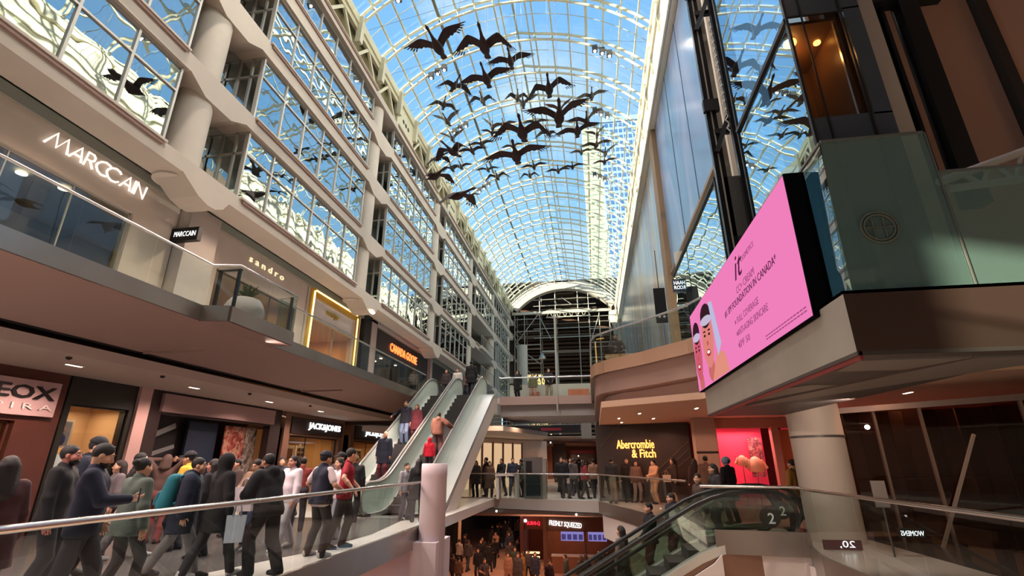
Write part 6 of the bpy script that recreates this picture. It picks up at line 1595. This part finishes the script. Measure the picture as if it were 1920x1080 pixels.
def backpack(label, t, info, col, col2):
    tp = info['tp']; k = thing('backpack', label, 'backpack', t.location, t.rotation_euler.z); k.scale = t.scale
    F_ = Field(np.array(tp(0, -.3, 1.1)) - .5, np.array(tp(0, -.3, 1.1)) + .5, .016)
    for x in (-1, 1): F_.cap(tp(x*.09, -.25, 1.36), tp(x*.10, -.28, 1.00), .10, .12, .05)
    F_.cut(tp(0, -.165, 1.2), (0, 1, 0)); me = F_.skin('pack_body'); me.materials.append(cloth(col)); o = bpy.data.objects.new('pack_body', me); COL.objects.link(o); o.parent = k
    F_ = Field(np.array(tp(0, -.3, 1.05)) - .4, np.array(tp(0, -.3, 1.05)) + .4, .016)
    F_.cap(tp(-.06, -.38, 1.14), tp(-.06, -.39, 1.02), .055, .06, .03); F_.cap(tp(.06, -.38, 1.14), tp(.06, -.39, 1.02), .055, .06, .05)
    me = F_.skin('front_pocket'); me.materials.append(cloth(col2)); o = bpy.data.objects.new('front_pocket', me); COL.objects.link(o); o.parent = k
    for x in (-1, 1):
        b = MB(); b.tube([tuple(tp(x*.09, -.17, 1.42)), tuple(tp(x*.11, -.04, 1.492)), tuple(tp(x*.12, .09, 1.42)), tuple(tp(x*.13, .125, 1.25)), tuple(tp(x*.15, .06, 1.10)), tuple(tp(x*.16, -.15, 1.03))], .022, 6); b.build('strap', cloth(col2), k, True)
    return k
def phone(label, t, info, hand=0, off=(0, .09, .03)):
    p = at_person(t, np.array(info['hands'][hand]) + np.array(off)); k = thing('phone', label, 'phone', p, t.rotation_euler.z)
    b = MB(); b.box(-.036, .036, -.004, .004, -.075, .075); b.build('case', M_BLK, k, True)
    b = MB(); b.box(-.033, .033, -.0055, -.004, -.07, .07); b.build('phone_screen', glow('phone_glow', (190, 200, 214), .6), k, True)
    return k
NAVY = (24, 28, 48); BLK = (20, 20, 24); 
person('long haired woman in a dark red coat at the left end, seen from behind', -6.05, 4.55, 0, 75, 1.63, 0, fem=1, top='coat', tcol=(60, 28, 32), lcol=(40, 34, 38), hair='long', hcol=(30, 20, 20), feet=WALK)
t, i = person('bearded man in a navy jacket looking down at his phone near the left end', -5.45, 5.0, 0, -52, 1.76, 0, top='jacket', tcol=NAVY, lcol=(44, 46, 54), hair='short', beard=1, hcol=(26, 20, 20), pitch=22, yaw=4, hands=((-.24, .10, .92), (.06, .34, 1.16)), palm=((1, 0, 0), (-.7, 0, .7)), feet=WALK, wide=1.08)
phone('dark phone held by the bearded man in navy', t, i, 1)
person('man with a flushed face in black behind the bearded man', -6.75, 5.75, 0, -60, 1.78, 0, top='jacket', tcol=BLK, lcol=(34, 34, 40), hair='short', hcol=(20, 18, 18), skin=(176, 112, 98), feet=STAND, beard=1)
person('short person in black partly hidden behind the dark red coat', -7.3, 5.3, 0, -40, 1.6, 1, top='jacket', tcol=(26, 24, 28), lcol=BLK, hair='bob', hcol=(22, 18, 18), feet=STAND)
person('tall man in a dark navy hooded puffer jacket beside the portrait window', -7.7, 6.95, 0, -62, 1.93, 0, top='puffer', tcol=(16, 20, 38), lcol=(26, 28, 34), hair='short', hcol=(18, 18, 20), feet=STAND, hat=('cap', (20, 20, 26)), pitch=10)
person('woman in a grey-green jacket and dark leggings walking away near the railing', -5.72, 5.85, 0, -12, 1.62, 0, fem=1, top='jacket', tcol=(80, 90, 84), lcol=(36, 34, 38), legs='leggings', hair='bun', hcol=(20, 16, 18), feet=((-.11, -.10, 0), (.11, .16, 0)), hands=((-.26, .12, .86), (.28, 0, .82)), hem=.78)
person('person in a black jacket and grey trousers striding behind the grey-green jacket', -8.2, 8.3, 0, -35, 1.74, 0, top='jacket', tcol=(14, 14, 18), lcol=(92, 88, 92), hair='short', hcol=(22, 20, 20), feet=((-.09, .34, 0), (.09, -.30, .02)), shoe=(150, 146, 146), yaw=-20)
person('woman in grey between the rose pilaster and the black jacket', -8.9, 8.6, 0, 150, 1.62, 1, fem=1, top='jacket', tcol=(96, 88, 92), lcol=(60, 58, 62), hair='long', hcol=(36, 24, 22), feet=STAND)
person('person in a brown checked top lifting both hands to curly hair', -9.2, 10.0, 0, 20, 1.74, 0, fem=1, top='shirt', tcol=(86, 64, 58), lcol=(120, 60, 60), hair='bob', hcol=(70, 50, 42), feet=STAND, hands=((-.16, .12, 1.62), (.16, .12, 1.62)), palm=((1, 0, 0), (-1, 0, 0)))
person('person in a bright yellow jacket facing left behind the teal backpack', -8.05, 9.3, 0, 110, 1.77, 0, top='jacket', tcol=(204, 164, 56), lcol=(40, 42, 52), hair='short', hcol=(22, 20, 20), hat=('cap', (26, 26, 30)), feet=STAND)
t, i = person('man in a navy coat and grey trousers carrying the teal backpack, walking right', -6.15, 7.2, 0, -62, 1.64, 0, top='puffer', tcol=(18, 24, 44), lcol=(104, 100, 102), legs='trousers', hair='short', hcol=(18, 16, 18), feet=((-.09, -.36, .03), (.09, .34, 0)), hem=.62, lean=6, shoe=(44, 40, 44))
backpack('large teal backpack on the back of the man in the navy coat', t, i, (22, 96, 108), (16, 78, 92))
person('person in a long black coat with the hood up walking away by the railing', -5.62, 7.25, 0, -25, 1.68, 0, top='coat', tcol=(16, 16, 20), hem=.62, lcol=(38, 36, 42), hoodup=1, feet=((-.09, -.30, .02), (.09, .32, 0)), shoe=(190, 184, 184))
person('woman with her face turned left behind the black hood', -7.0, 8.7, 0, 105, 1.63, 0, fem=1, top='jacket', tcol=(26, 24, 30), lcol=(40, 38, 44), hair='long', hcol=(26, 18, 20), skin=(196, 136, 120), feet=STAND)
t, i = person('woman in a tan cardigan reading a white paper beside the posters', -6.75, 9.6, 0, 178, 1.63, 0, fem=1, top='jacket', tcol=(112, 88, 72), lcol=(52, 62, 92), hair='bob', hcol=(34, 24, 24), hands=((-.12, .30, 1.08), (.14, .30, 1.10)), pitch=24, feet=((-.10, .10, 0), (.10, -.05, 0)), shoe=(140, 132, 132))
bag('shopping_bag', 'white plastic shopping bag in front of the woman in the tan cardigan', 'bag', (-6.62, 9.2, .92), (.38, .2, .42), (222, 210, 216), .2)
k = thing('paper', 'white paper sheet held by the woman in the tan cardigan', 'paper', (-6.56, 9.26, 1.1)); b = MB(); b.bar((-.12, 0, -.06), (.12, 0, .06), .2, .004, (0, 1, .6)); b.build('sheet', mat('white_card', (226, 230, 226)), k, True)
person('dark haired person in brown beside the photo posters', -8.4, 11.2, 0, 150, 1.66, 1, top='jacket', tcol=(70, 56, 52), lcol=(40, 40, 46), hair='short', hcol=(22, 18, 18), feet=STAND)
person('man in a black puffer jacket leaning on the railing and looking left', -5.05, 7.55, 0, 78, 1.73, 0, top='puffer', tcol=(20, 22, 28), lcol=(22, 22, 28), legs='wide', hair='short', hcol=(16, 14, 16), beard=1, skin=(184, 134, 112), hands=((-.10, .34, 1.08), (.14, .36, 1.10)), lean=12, hy=-.06, feet=((-.12, .06, 0), (.10, -.28, 0)), hz=.91)
bag('shopping_bag', 'flat pale blue shopping bag hanging at the railing below the black puffer jacket', 'bag', (-5.22, 7.15, .66), (.26, .08, .36), (188, 198, 214), .5)
person('woman in a loose white jacket walking towards the camera behind the railing', -6.05, 9.75, 0, 165, 1.70, 0, fem=1, top='jacket', tcol=(206, 196, 204), lcol=(170, 164, 172), legs='wide', hair='pony', hcol=(30, 22, 22), skin=(206, 150, 130), feet=WALK, shoe=(214, 208, 206), hands=((-.26, .12, .88), (.22, .22, .98)))
person('man in a navy quilted vest over white sleeves leaning on the railing, back turned', -4.98, 9.05, 0, -25, 1.75, 0, top='vest', tcol=(28, 34, 52), ucol=(214, 196, 200), lcol=(42, 40, 42), legs='trousers', hair='short', hat=('cap', (34, 36, 50)), hcol=(26, 24, 26), hands=((-.30, .16, 1.05), (.24, .24, 1.08)), feet=((-.19, 0, 0), (.19, .02, 0)), shoe=(206, 198, 194), wide=1.12, palm=((0, 0, -1), (0, 0, -1)))
person('man in a red polo shirt gripping the railing with both arms spread', -4.98, 9.95, 0, -70, 1.84, 0, top='tee', tcol=(142, 26, 42), lcol=(34, 32, 36), hair='short', hcol=(30, 24, 22), hands=((-.40, .20, 1.02), (.44, .18, 1.02)), palm=((0, 0, -1), (0, 0, -1)), feet=((-.10, .05, 0), (.10, -.20, 0)), wide=1.12, yaw=30, lean=4)
person('woman in a white top with a dark bag behind the navy vest', -5.75, 11.1, 0, 160, 1.66, 0, fem=1, top='tee', tcol=(214, 196, 202), lcol=(150, 150, 164), hair='bob', hcol=(24, 18, 20), feet=STAND, hands=((-.2, .2, 1.0), (.26, .06, .84)))
person('man in a dark jacket and black cap behind the red polo shirt', -6.5, 12.6, 0, 165, 1.80, 1, top='jacket', tcol=(52, 48, 54), lcol=(40, 40, 46), hair='short', hcol=(24, 22, 22), hat=('cap', (18, 18, 22)), feet=STAND)
person('man in a brick red shirt facing the amber shopfront', -7.3, 12.2, 0, 30, 1.70, 1, top='tee', tcol=(112, 40, 38), lcol=(44, 42, 48), hair='short', hcol=(24, 18, 18), feet=STAND)
person('woman with long black hair in a black coat beside the white drum post', -5.0, 14.4, 0, 20, 1.66, 1, fem=1, top='coat', tcol=(14, 14, 18), lcol=BLK, hair='long', hcol=(14, 12, 14), feet=STAND)
person('child in grey facing the black coat beside the drum post', -5.55, 14.9, 0, -120, 1.55, 1, top='jacket', tcol=(130, 128, 136), lcol=(70, 72, 84), hair='short', hcol=(24, 20, 20), feet=STAND)
random.seed(21)
for k_, (x, y, f, h_, tc_, hr_, lab) in enumerate(((-9.9, 11.6, 170, 1.7, (44, 40, 48), 'short', 'person in dark grey near the closed shop sign board'), (-10.6, 13.4, 60, 1.66, (66, 50, 48), 'long', 'long haired person in brown by the navy panel'),
        (-8.8, 13.6, -150, 1.72, (34, 38, 54), 'short', 'person in slate blue in front of the amber shop window'), (-9.6, 15.4, 100, 1.68, (96, 84, 80), 'bob', 'person in taupe before the framed posters'),
        (-7.9, 14.4, 190, 1.75, (28, 28, 34), 'short', 'man in black approaching from the foot of the escalators'))):
    person(lab, x, y, 0, f, h_, 2, top='jacket', tcol=tc_, lcol=(42, 42, 50), hair=hr_, hcol=(26, 20, 20), feet=WALK if k_ % 2 else STAND, fem=hr_ != 'short')
# ------------------------------------------------------------------ on the up and down escalators
def zup(y): return max(0, min(4.87, math.floor((y - 16.87) / .4) * .4 * math.tan(math.radians(30)) + .23)) if y > 16.87 else 0
person('person in black with a dark backpack at the foot of the left escalator', -6.85, 14.2, 0, 10, 1.76, 1, top='jacket', tcol=(18, 18, 22), lcol=(26, 26, 32), hair='short', hcol=(90, 84, 50), feet=STAND)
person('bald man in a dark navy coat riding down the left escalator', -7.75, 18.32, zup(18.32), 180, 1.76, 1, top='coat', tcol=(26, 30, 46), lcol=(92, 30, 40), hair='bald', skin=(206, 156, 130), feet=STAND)
person('man in a navy sweater and blue jeans on the left escalator, hand on handrail', -7.95, 20.75, zup(20.75), 180, 1.78, 1, top='jacket', tcol=(24, 24, 36), lcol=(104, 118, 146), hair='short', hcol=(60, 44, 40), feet=STAND, hands=((-.28, .08, .82), (.50, .16, 1.12)))
person('woman in a maroon coat beside the man in jeans on the left escalator', -7.45, 20.75, zup(20.75), 180, 1.64, 1, fem=1, top='coat', tcol=(84, 26, 36), lcol=(70, 24, 32), hair='long', hcol=(96, 60, 44), feet=STAND)
person('person in a brick brown puffer jacket riding up the right escalator', -6.2, 19.95, zup(19.95), 0, 1.66, 1, top='puffer', tcol=(118, 76, 62), lcol=(90, 50, 52), hair='short', hcol=(52, 36, 32), hands=((-.26, .1, .84), (.52, .2, 1.12)), feet=STAND)
person('child in a bright red jacket riding up the right escalator', -6.15, 18.75, zup(18.75), 0, 1.30, 1, top='hoodie', tcol=(196, 26, 50), lcol=(40, 34, 40), hoodup=1, feet=STAND)
person('person in a black parka stepping off at the top of the right escalator', -6.2, 25.3, 4.87, 0, 1.80, 1, top='coat', tcol=(20, 20, 26), lcol=(30, 30, 36), hair='short', hcol=(18, 18, 20), feet=WALK)
for k_, (x, y, f, tc_, lab) in enumerate(((-7.3, 26.6, 180, (196, 190, 184), 'person in white coming to the head of the left escalator'), (-6.9, 27.3, 150, (120, 100, 90), 'person in tan waiting at the head of the escalators'), (-8.0, 26.8, 180, (60, 50, 54), 'person in dark plum at the head of the left escalator'))):
    person(lab, x, y, 4.87, f, 1.68, 2, top='jacket', tcol=tc_, lcol=(50, 50, 60), hair='long' if k_ else 'short', hcol=(60, 44, 36), feet=STAND, fem=k_)
# upper bridge and right balcony
person('person in black with a white scarf behind the upper bridge railing, first from the left', -4.1, 28.0, 4.87, 150, 1.70, 2, top='coat', tcol=(26, 26, 32), lcol=BLK, hair='long', hcol=(22, 20, 22), feet=STAND)
person('person in khaki behind the upper bridge railing, second from the left', -3.3, 28.6, 4.87, 180, 1.62, 2, top='jacket', tcol=(120, 116, 88), lcol=(180, 140, 124), hair='short', hcol=(90, 80, 60), feet=STAND)
person('man in a dark jacket holding a box behind the upper bridge railing', -2.35, 28.2, 4.87, 200, 1.80, 2, top='jacket', tcol=(46, 42, 48), lcol=(160, 140, 120), hair='short', hcol=(40, 34, 30), hands=((-.14, .3, 1.0), (.14, .3, 1.0)), feet=STAND)
person('person sitting in the shade behind the curved balcony glass', 1.05, 18.6, 4.87, 190, 1.70, 1, top='jacket', tcol=(62, 56, 52), lcol=(60, 54, 50), hair='short', hcol=(44, 38, 34), hz=.52, feet=((-.12, .42, 0), (.12, .40, 0)), hands=((-.16, .34, .72), (.16, .34, .72)), skin=(140, 112, 92))
ch = thing('chair', 'dark padded chair under the seated person on the balcony', 'chair', (1.05, 18.7, 4.87)); b = MB(); b.box(.78, 1.32, 18.45, 18.95, 5.25, 5.3); b.build('seat', M_DK, ch)
MB().box(.78, 1.32, 18.93, 18.99, 5.3, 5.75).build('backrest', M_DK, ch)
for x, y in ((.8, 18.47), (1.3, 18.47), (.8, 18.93), (1.3, 18.93)): MB().box(x - .02, x + .02, y - .02, y + .02, 4.87, 5.25).build('leg', M_BLK, ch)
# ------------------------------------------------------------------ right gallery and right escalators
def zrt(x, x0=3.25): return max(-5, min(0, -math.ceil((x0 - x) / .4) * .4 * math.tan(math.radians(30)) + .0)) if x < x0 else 0
for lab, x, tc_, lc_, hr_, hc_, kw in (('man in a black suit and open white collar riding down the far right escalator', 1.28, (18, 18, 24), (90, 24, 34), 'short', (18, 14, 14), dict(under=1, ucol=(206, 204, 212), hands=((-.10, .30, .95), (.24, .12, .86)))),
        ('man in a navy puffer jacket riding down behind the black suit', 1.85, (22, 26, 42), (92, 28, 36), 'short', (28, 22, 22), dict(top='puffer')),
        ('young man in a brown jacket near the top of the far right escalator', 2.55, (70, 54, 48), (70, 60, 56), 'short', (22, 18, 18), dict(yaw=50)),
        ('person in dark grey following the brown jacket onto the right escalator', 2.95, (44, 40, 44), (56, 60, 74), 'long', (24, 18, 18), dict())):
    person(lab, x, 13.85, zrt(x), 105, 1.73, 1, tcol=tc_, lcol=lc_, hair=hr_, hcol=hc_, feet=((-.10, .03, 0), (.10, -.03, 0)), **kw)
person('woman with long dark hair seen from behind low on the far right escalator', .55, 13.85, zrt(.55), 60, 1.66, 1, fem=1, tcol=(120, 104, 100), lcol=(60, 56, 60), hair='long', hcol=(34, 24, 24), feet=STAND)
person('person in black coat and pale blue knitted hat above the right escalators', 3.55, 14.95, 0, 40, 1.66, 1, top='coat', tcol=(14, 14, 20), lcol=(34, 40, 62), hair='short', hcol=(30, 30, 34), hat=('beanie', (136, 152, 172)), feet=STAND)
t, i = person('person in a mustard jacket with a black backpack beside the big column', 4.75, 13.6, 0, 35, 1.60, 1, top='jacket', tcol=(170, 124, 56), lcol=(40, 30, 36), hair='short', hcol=(30, 24, 22), feet=WALK)
backpack('black backpack on the mustard jacket beside the big column', t, i, (20, 20, 26), (30, 30, 36))
person('dark haired man in a dark jacket between the pink shop and the big column', 5.9, 16.4, 0, 150, 1.74, 1, tcol=(46, 34, 32), lcol=(40, 34, 36), hair='short', hcol=(20, 16, 16), skin=SKD, feet=STAND)
for lab, x, y, f, h_, tc_, lc_, hr_, kw in (('man in black with a white shoulder strap at the corner of the middle bridge', .66, 21.7, -20, 1.72, (26, 24, 26), (96, 80, 72), 'short', {}),
        ('man in dark clothes at the left end of the dark timber shop wall', 1.32, 22.3, 170, 1.72, (34, 26, 26), (30, 26, 28), 'short', {}),
        ('woman in pale grey trousers beside the man in dark clothes at the timber wall', 1.66, 22.2, -160, 1.62, (110, 88, 78), (150, 136, 128), 'long', dict(fem=1)),
        ('person in a matching pale beige suit below the amber lettering', 2.33, 21.6, 120, 1.64, (206, 160, 128), (206, 166, 138), 'short', dict(hands=((-.10, .34, 1.10), (.2, .2, .95)), skin=SKL)),
        ('woman with long hair and a cream handbag right of the amber lettering', 3.05, 21.3, 100, 1.70, (52, 36, 34), (44, 34, 36), 'long', dict(fem=1, legs='skirt')),
        ('woman with long brown hair in front of the limestone pillar', 3.55, 19.6, 20, 1.66, (60, 40, 38), (50, 40, 42), 'long', dict(fem=1)),
        ('man in a tan jacket by the limestone pillar', 3.75, 18.6, -10, 1.74, (110, 84, 70), (90, 80, 76), 'short', {}),
        ('child in dark clothes beside the tan jacket', 4.05, 18.9, 0, 1.40, (40, 30, 30), (40, 34, 36), 'short', {})):
    person(lab, x, y, 0, f, h_, 2, tcol=tc_, lcol=lc_, hair=hr_, hcol=(26, 18, 16) if hr_ == 'long' else (20, 16, 16), feet=STAND, **kw)
bag('handbag', 'cream handbag of the long haired woman right of the amber lettering', 'bag', (2.75, 21.2, .95), (.3, .14, .26), (216, 190, 170))
# ------------------------------------------------------------------ people on the middle bridge and on the lowest level
ORD = ['first', 'second', 'third', 'fourth', 'fifth', 'sixth', 'seventh', 'eighth', 'ninth', 'tenth', 'eleventh', 'twelfth', 'thirteenth', 'fourteenth', 'fifteenth', 'sixteenth']
def low_label(c, a):
    n = SEEN.get((c, a), 0); SEEN[c, a] = n + 1
    s = 'shopper in %s %s %s in the crowd on the lowest level' % ('an' if CN[c][1][0] in 'o' else 'a', CN[c][1], AN[a])
    return s + (', %s nearest such' % ORD[n] if n else ', nearest such')
ARCH = [dict(top='jacket', hair='short', feet=STAND), dict(top='coat', hair='long', feet=STAND, fem=1), dict(top='puffer', hair='short', feet=WALK, lean=4), dict(top='hoodie', hair='short', feet=WALK2, hands=((-.12, .3, 1.06), (.26, .05, .84))),
        dict(top='jacket', hair='bob', feet=WALK, fem=1, legs='leggings'), dict(top='longcoat', hair='long', feet=STAND, fem=1), dict(top='tee', hair='short', feet=STAND, hands=((-.28, .1, .95), (.2, .3, 1.1))), dict(top='jacket', hair='bun', feet=WALK2, fem=1)]
CN = [((24, 24, 30), 'black'), ((40, 44, 62), 'navy'), ((70, 64, 66), 'grey'), ((96, 70, 56), 'brown'), ((120, 46, 50), 'red'), ((60, 66, 56), 'olive'), ((150, 128, 100), 'tan'), ((46, 30, 40), 'plum'), ((140, 104, 50), 'mustard'), ((170, 160, 156), 'pale'), ((150, 112, 92), 'peach')]
def far(x, y, z, face, h_, a, c, lab, grp=None, lc_=None):
    P = dict(ARCH[a]); person(lab, x, y, z, face, h_, 2, grp, key='arch%d' % a, tcol=CN[c][0], lcol=lc_ or [(36, 38, 46), (60, 66, 84), (44, 40, 42)][(a + c) % 3], hcol=[(24, 18, 18), (40, 28, 24), (60, 44, 34)][(a * 3 + c) % 3], **P)
far(-5.75, 24.9, 0, 170, 1.66, 1, 2, 'person in a grey coat right beside the escalator cladding on the middle bridge')
far(-5.35, 25.4, 0, 120, 1.80, 0, 0, 'tall person in black left of the white block table')
far(-5.05, 24.8, 0, 200, 1.62, 5, 3, 'woman in a long brown coat left of the white block table')
far(-4.6, 25.6, 0, 150, 1.74, 3, 0, 'man in a black hooded top behind the white block table')
far(-4.1, 26.0, 0, 200, 1.78, 0, 1, 'man in navy behind the middle of the white block table')
far(-3.55, 25.2, 0, 60, 1.72, 6, 0, 'man in a black tee at the right end of the white block table')
far(-3.25, 24.6, 0, 30, 1.64, 4, 5, 'person in olive with back turned between table and kiosk')
far(-3.05, 26.6, 0, 180, 1.70, 7, 2, 'person in grey right behind the kiosk')
far(-1.55, 24.8, 0, 170, 1.80, 2, 0, 'tall man in a black puffer walking right of the kiosk')
far(-1.2, 26.4, 0, 150, 1.60, 1, 9, 'person in an off-white coat behind the tall black puffer')
far(-1.0, 24.3, 0, -40, 1.72, 3, 2, 'man in a grey hooded top leaning over the middle bridge railing')
far(-.5, 24.05, 0, -60, 1.66, 4, 4, 'woman in dark red leaning on the middle bridge railing')
far(-.08, 24.7, 0, 20, 1.70, 7, 10, 'woman in peach beside the dark red jacket on the middle bridge')
random.seed(11)
for k_, yb in enumerate([28 + i * .75 for i in range(16)]):
    x = random.uniform(-2.0, -.4); y = yb; c = random.choice((0, 0, 1, 2, 7, 3)); a = random.randrange(8)
    far(x, y, 0, random.uniform(0, 360), random.uniform(1.6, 1.82), a, c, 'distant shopper in %s, %s nearest in the crowd beyond the kiosk on the middle bridge' % (CN[c][1], ORD[k_]), 'crowd beyond the kiosk')
random.seed(8)
SEEN = {}
LOW = [(-8.6, 37.6, 10, 9, 0), (-8.0, 36.0, 5, 0, 1), (-7.6, 40, 2, 0, 6), (-7.0, 38, 0, 1, 0), (-7.2, 34.2, 4, 7, 0), (-6.6, 33.2, 3, 8, 0), (-6.0, 35.5, 1, 3, 2), (-5.6, 32.4, 5, 0, 1), (-5.0, 33.6, 0, 3, 3)]
spots = []
while len(spots) < 54:
    x = random.uniform(-9.4, 1.6); y = random.uniform(28.5, 54)
    if x > -5.0 and y > 34.0: continue
    if x > -5.3 and y > 33.5: continue
    if -3.2 < x < .8 and 34 < y < 36: continue
    if all((x - a)**2 + (y - b_)**2 > .5 for a, b_ in spots): spots.append((x, y))
PL = {0: 'short hair', 1: 'long hair', 2: 'short hair, striding', 3: 'a hood, walking', 4: 'bobbed hair, walking', 5: 'long hair', 6: 'one arm raised', 7: 'a hair bun, walking'}
AN = ['jacket', 'coat', 'puffer jacket', 'hooded top', 'short jacket', 'long coat', 'tee', 'light jacket']
for k_, (x, y) in enumerate(sorted(spots, key=lambda p: p[1])):
    a = random.randrange(8); c = random.choices(range(11), (12, 4, 4, 3, 1, 2, 1, 3, 1, .6, 1))[0]
    far(x, y, -5, random.choice((0, 180, 180, 0, 30, 200, 90)) + random.uniform(-25, 25), random.uniform(1.56, 1.84), a, c, low_label(c, a), 'crowd on the lowest level')
# ------------------------------------------------------------------ lamps
def spot(name, loc, power, col, ang=150, size=.12, to=None):
    l = bpy.data.lights.new(name, 'SPOT'); l.energy = power; l.color = lin(col)[:3]; l.spot_size = math.radians(ang); l.spot_blend = .6; l.shadow_soft_size = size
    o = bpy.data.objects.new(name, l); COL.objects.link(o); o.location = loc
    d = Vector(to) - Vector(loc) if to else Vector((0, 0, -1)); o.rotation_euler = d.to_track_quat('-Z', 'Y').to_euler()
    return o
# the spotlights on the roof ribs
for ri, side, tx in ((4, 1, -9), (6, 1, -9), (9, 1, -10), (11, 1, -10), (13, 1, -10), (16, 1, -10), (7, -1, 3), (11, -1, 3), (16, -1, 3)):
    x, z = vault(side * .66, -.8); spot('roof_spot_and_fill', (x, RIBY[ri], z), 2100, (255, 242, 228), 140, .15, (tx, RIBY[ri] + 2, 6))
# downlights of the galleries, with added fill spots among them
for y in (2.6, 6.0, 9.4, 13.0, 16.6, 20.2): spot('gallery_lamp_and_fill', (-11.6, y, 3.64), 330, (255, 216, 198), 155, .08)
for y in (4, 9, 14, 19): spot('gallery_lamp_and_fill', (-7.2, y, 4.2), 560, (255, 226, 214), 160, .08)  # added fill over the left gallery floor, no fixture here
for y in (3, 8, 13, 18, 23): spot('gallery_lamp_and_fill', (-10.6, y, 9.2), 160, (255, 222, 196), 150, .08)
for x, y in ((1.0, 19.5), (2.3, 19.8), (3.2, 16.2), (4.3, 18.4), (6.2, 12.0), (7.6, 13.4), (1.2, 21.5), (2.6, 21.2)): spot('gallery_lamp_and_fill', (x, y, 3.08), 70, (255, 186, 150), 155, .08)
for x, y in ((-1, 26), (-4, 28), (-1, 33), (-5, 26), (-3, 38), (-1.2, 42), (-3.8, 48), (-1.2, 52)): spot('gallery_lamp_and_fill', (x, y, 3.05 if y > 30 else 3.75), 60 if y < 40 else 420, (255, 200, 165), 155, .08)  # far ones added to lift the dark area beyond the kiosk
for loc, pw, to in (((4.2, 9.0, 2.45), 130, (4.7, 12, .8)),): spot('gallery_lamp_and_fill', loc, pw, (255, 226, 208), 150, .06, to)  # added to brighten the big column, no fixture on the soffit
for y in (4.5, 8.0, 11.5, 15.0): spot('gallery_lamp_and_fill', (-8.45, y, 4.52), 420, (255, 222, 208), 150, .06, (-5.4, y, 0))  # added under the upper fascia to light the floor by the railing
for ri, to in ((5, (2.6, 9, 3.2)), (6, (2.4, 14, 4))): x, z = vault(-.66, -.8); spot('roof_spot_and_fill', (x, RIBY[ri], z), 4200, (255, 236, 214), 110, .15, to)  # added fill aimed at the platform fascia and right side
for ri, y in ((5, 8), (8, 16), (10, 24)): x, z = vault(.1, -.8); spot('roof_spot_and_fill', (x, RIBY[ri], z), 7000, (255, 232, 210), 60, .15, (-4.5, y, 0))  # added fill thrown down into the void and lower floors
# ------------------------------------------------------------------ things that only look like architecture
for o in list(COL.objects):
    if o.parent is None and o.name.split('.')[0] in ('railing', 'shop', 'banner', 'skyscraper', 'scaffold', 'tube_truss', 'glass_guard', 'glass_screen', 'glass_pavilion', 'rail_post', 'bridge_post', 'post', 'mirror_image_sign', 'mirror_image_strip', 'bridge') and 'kind' in o: del o['kind']
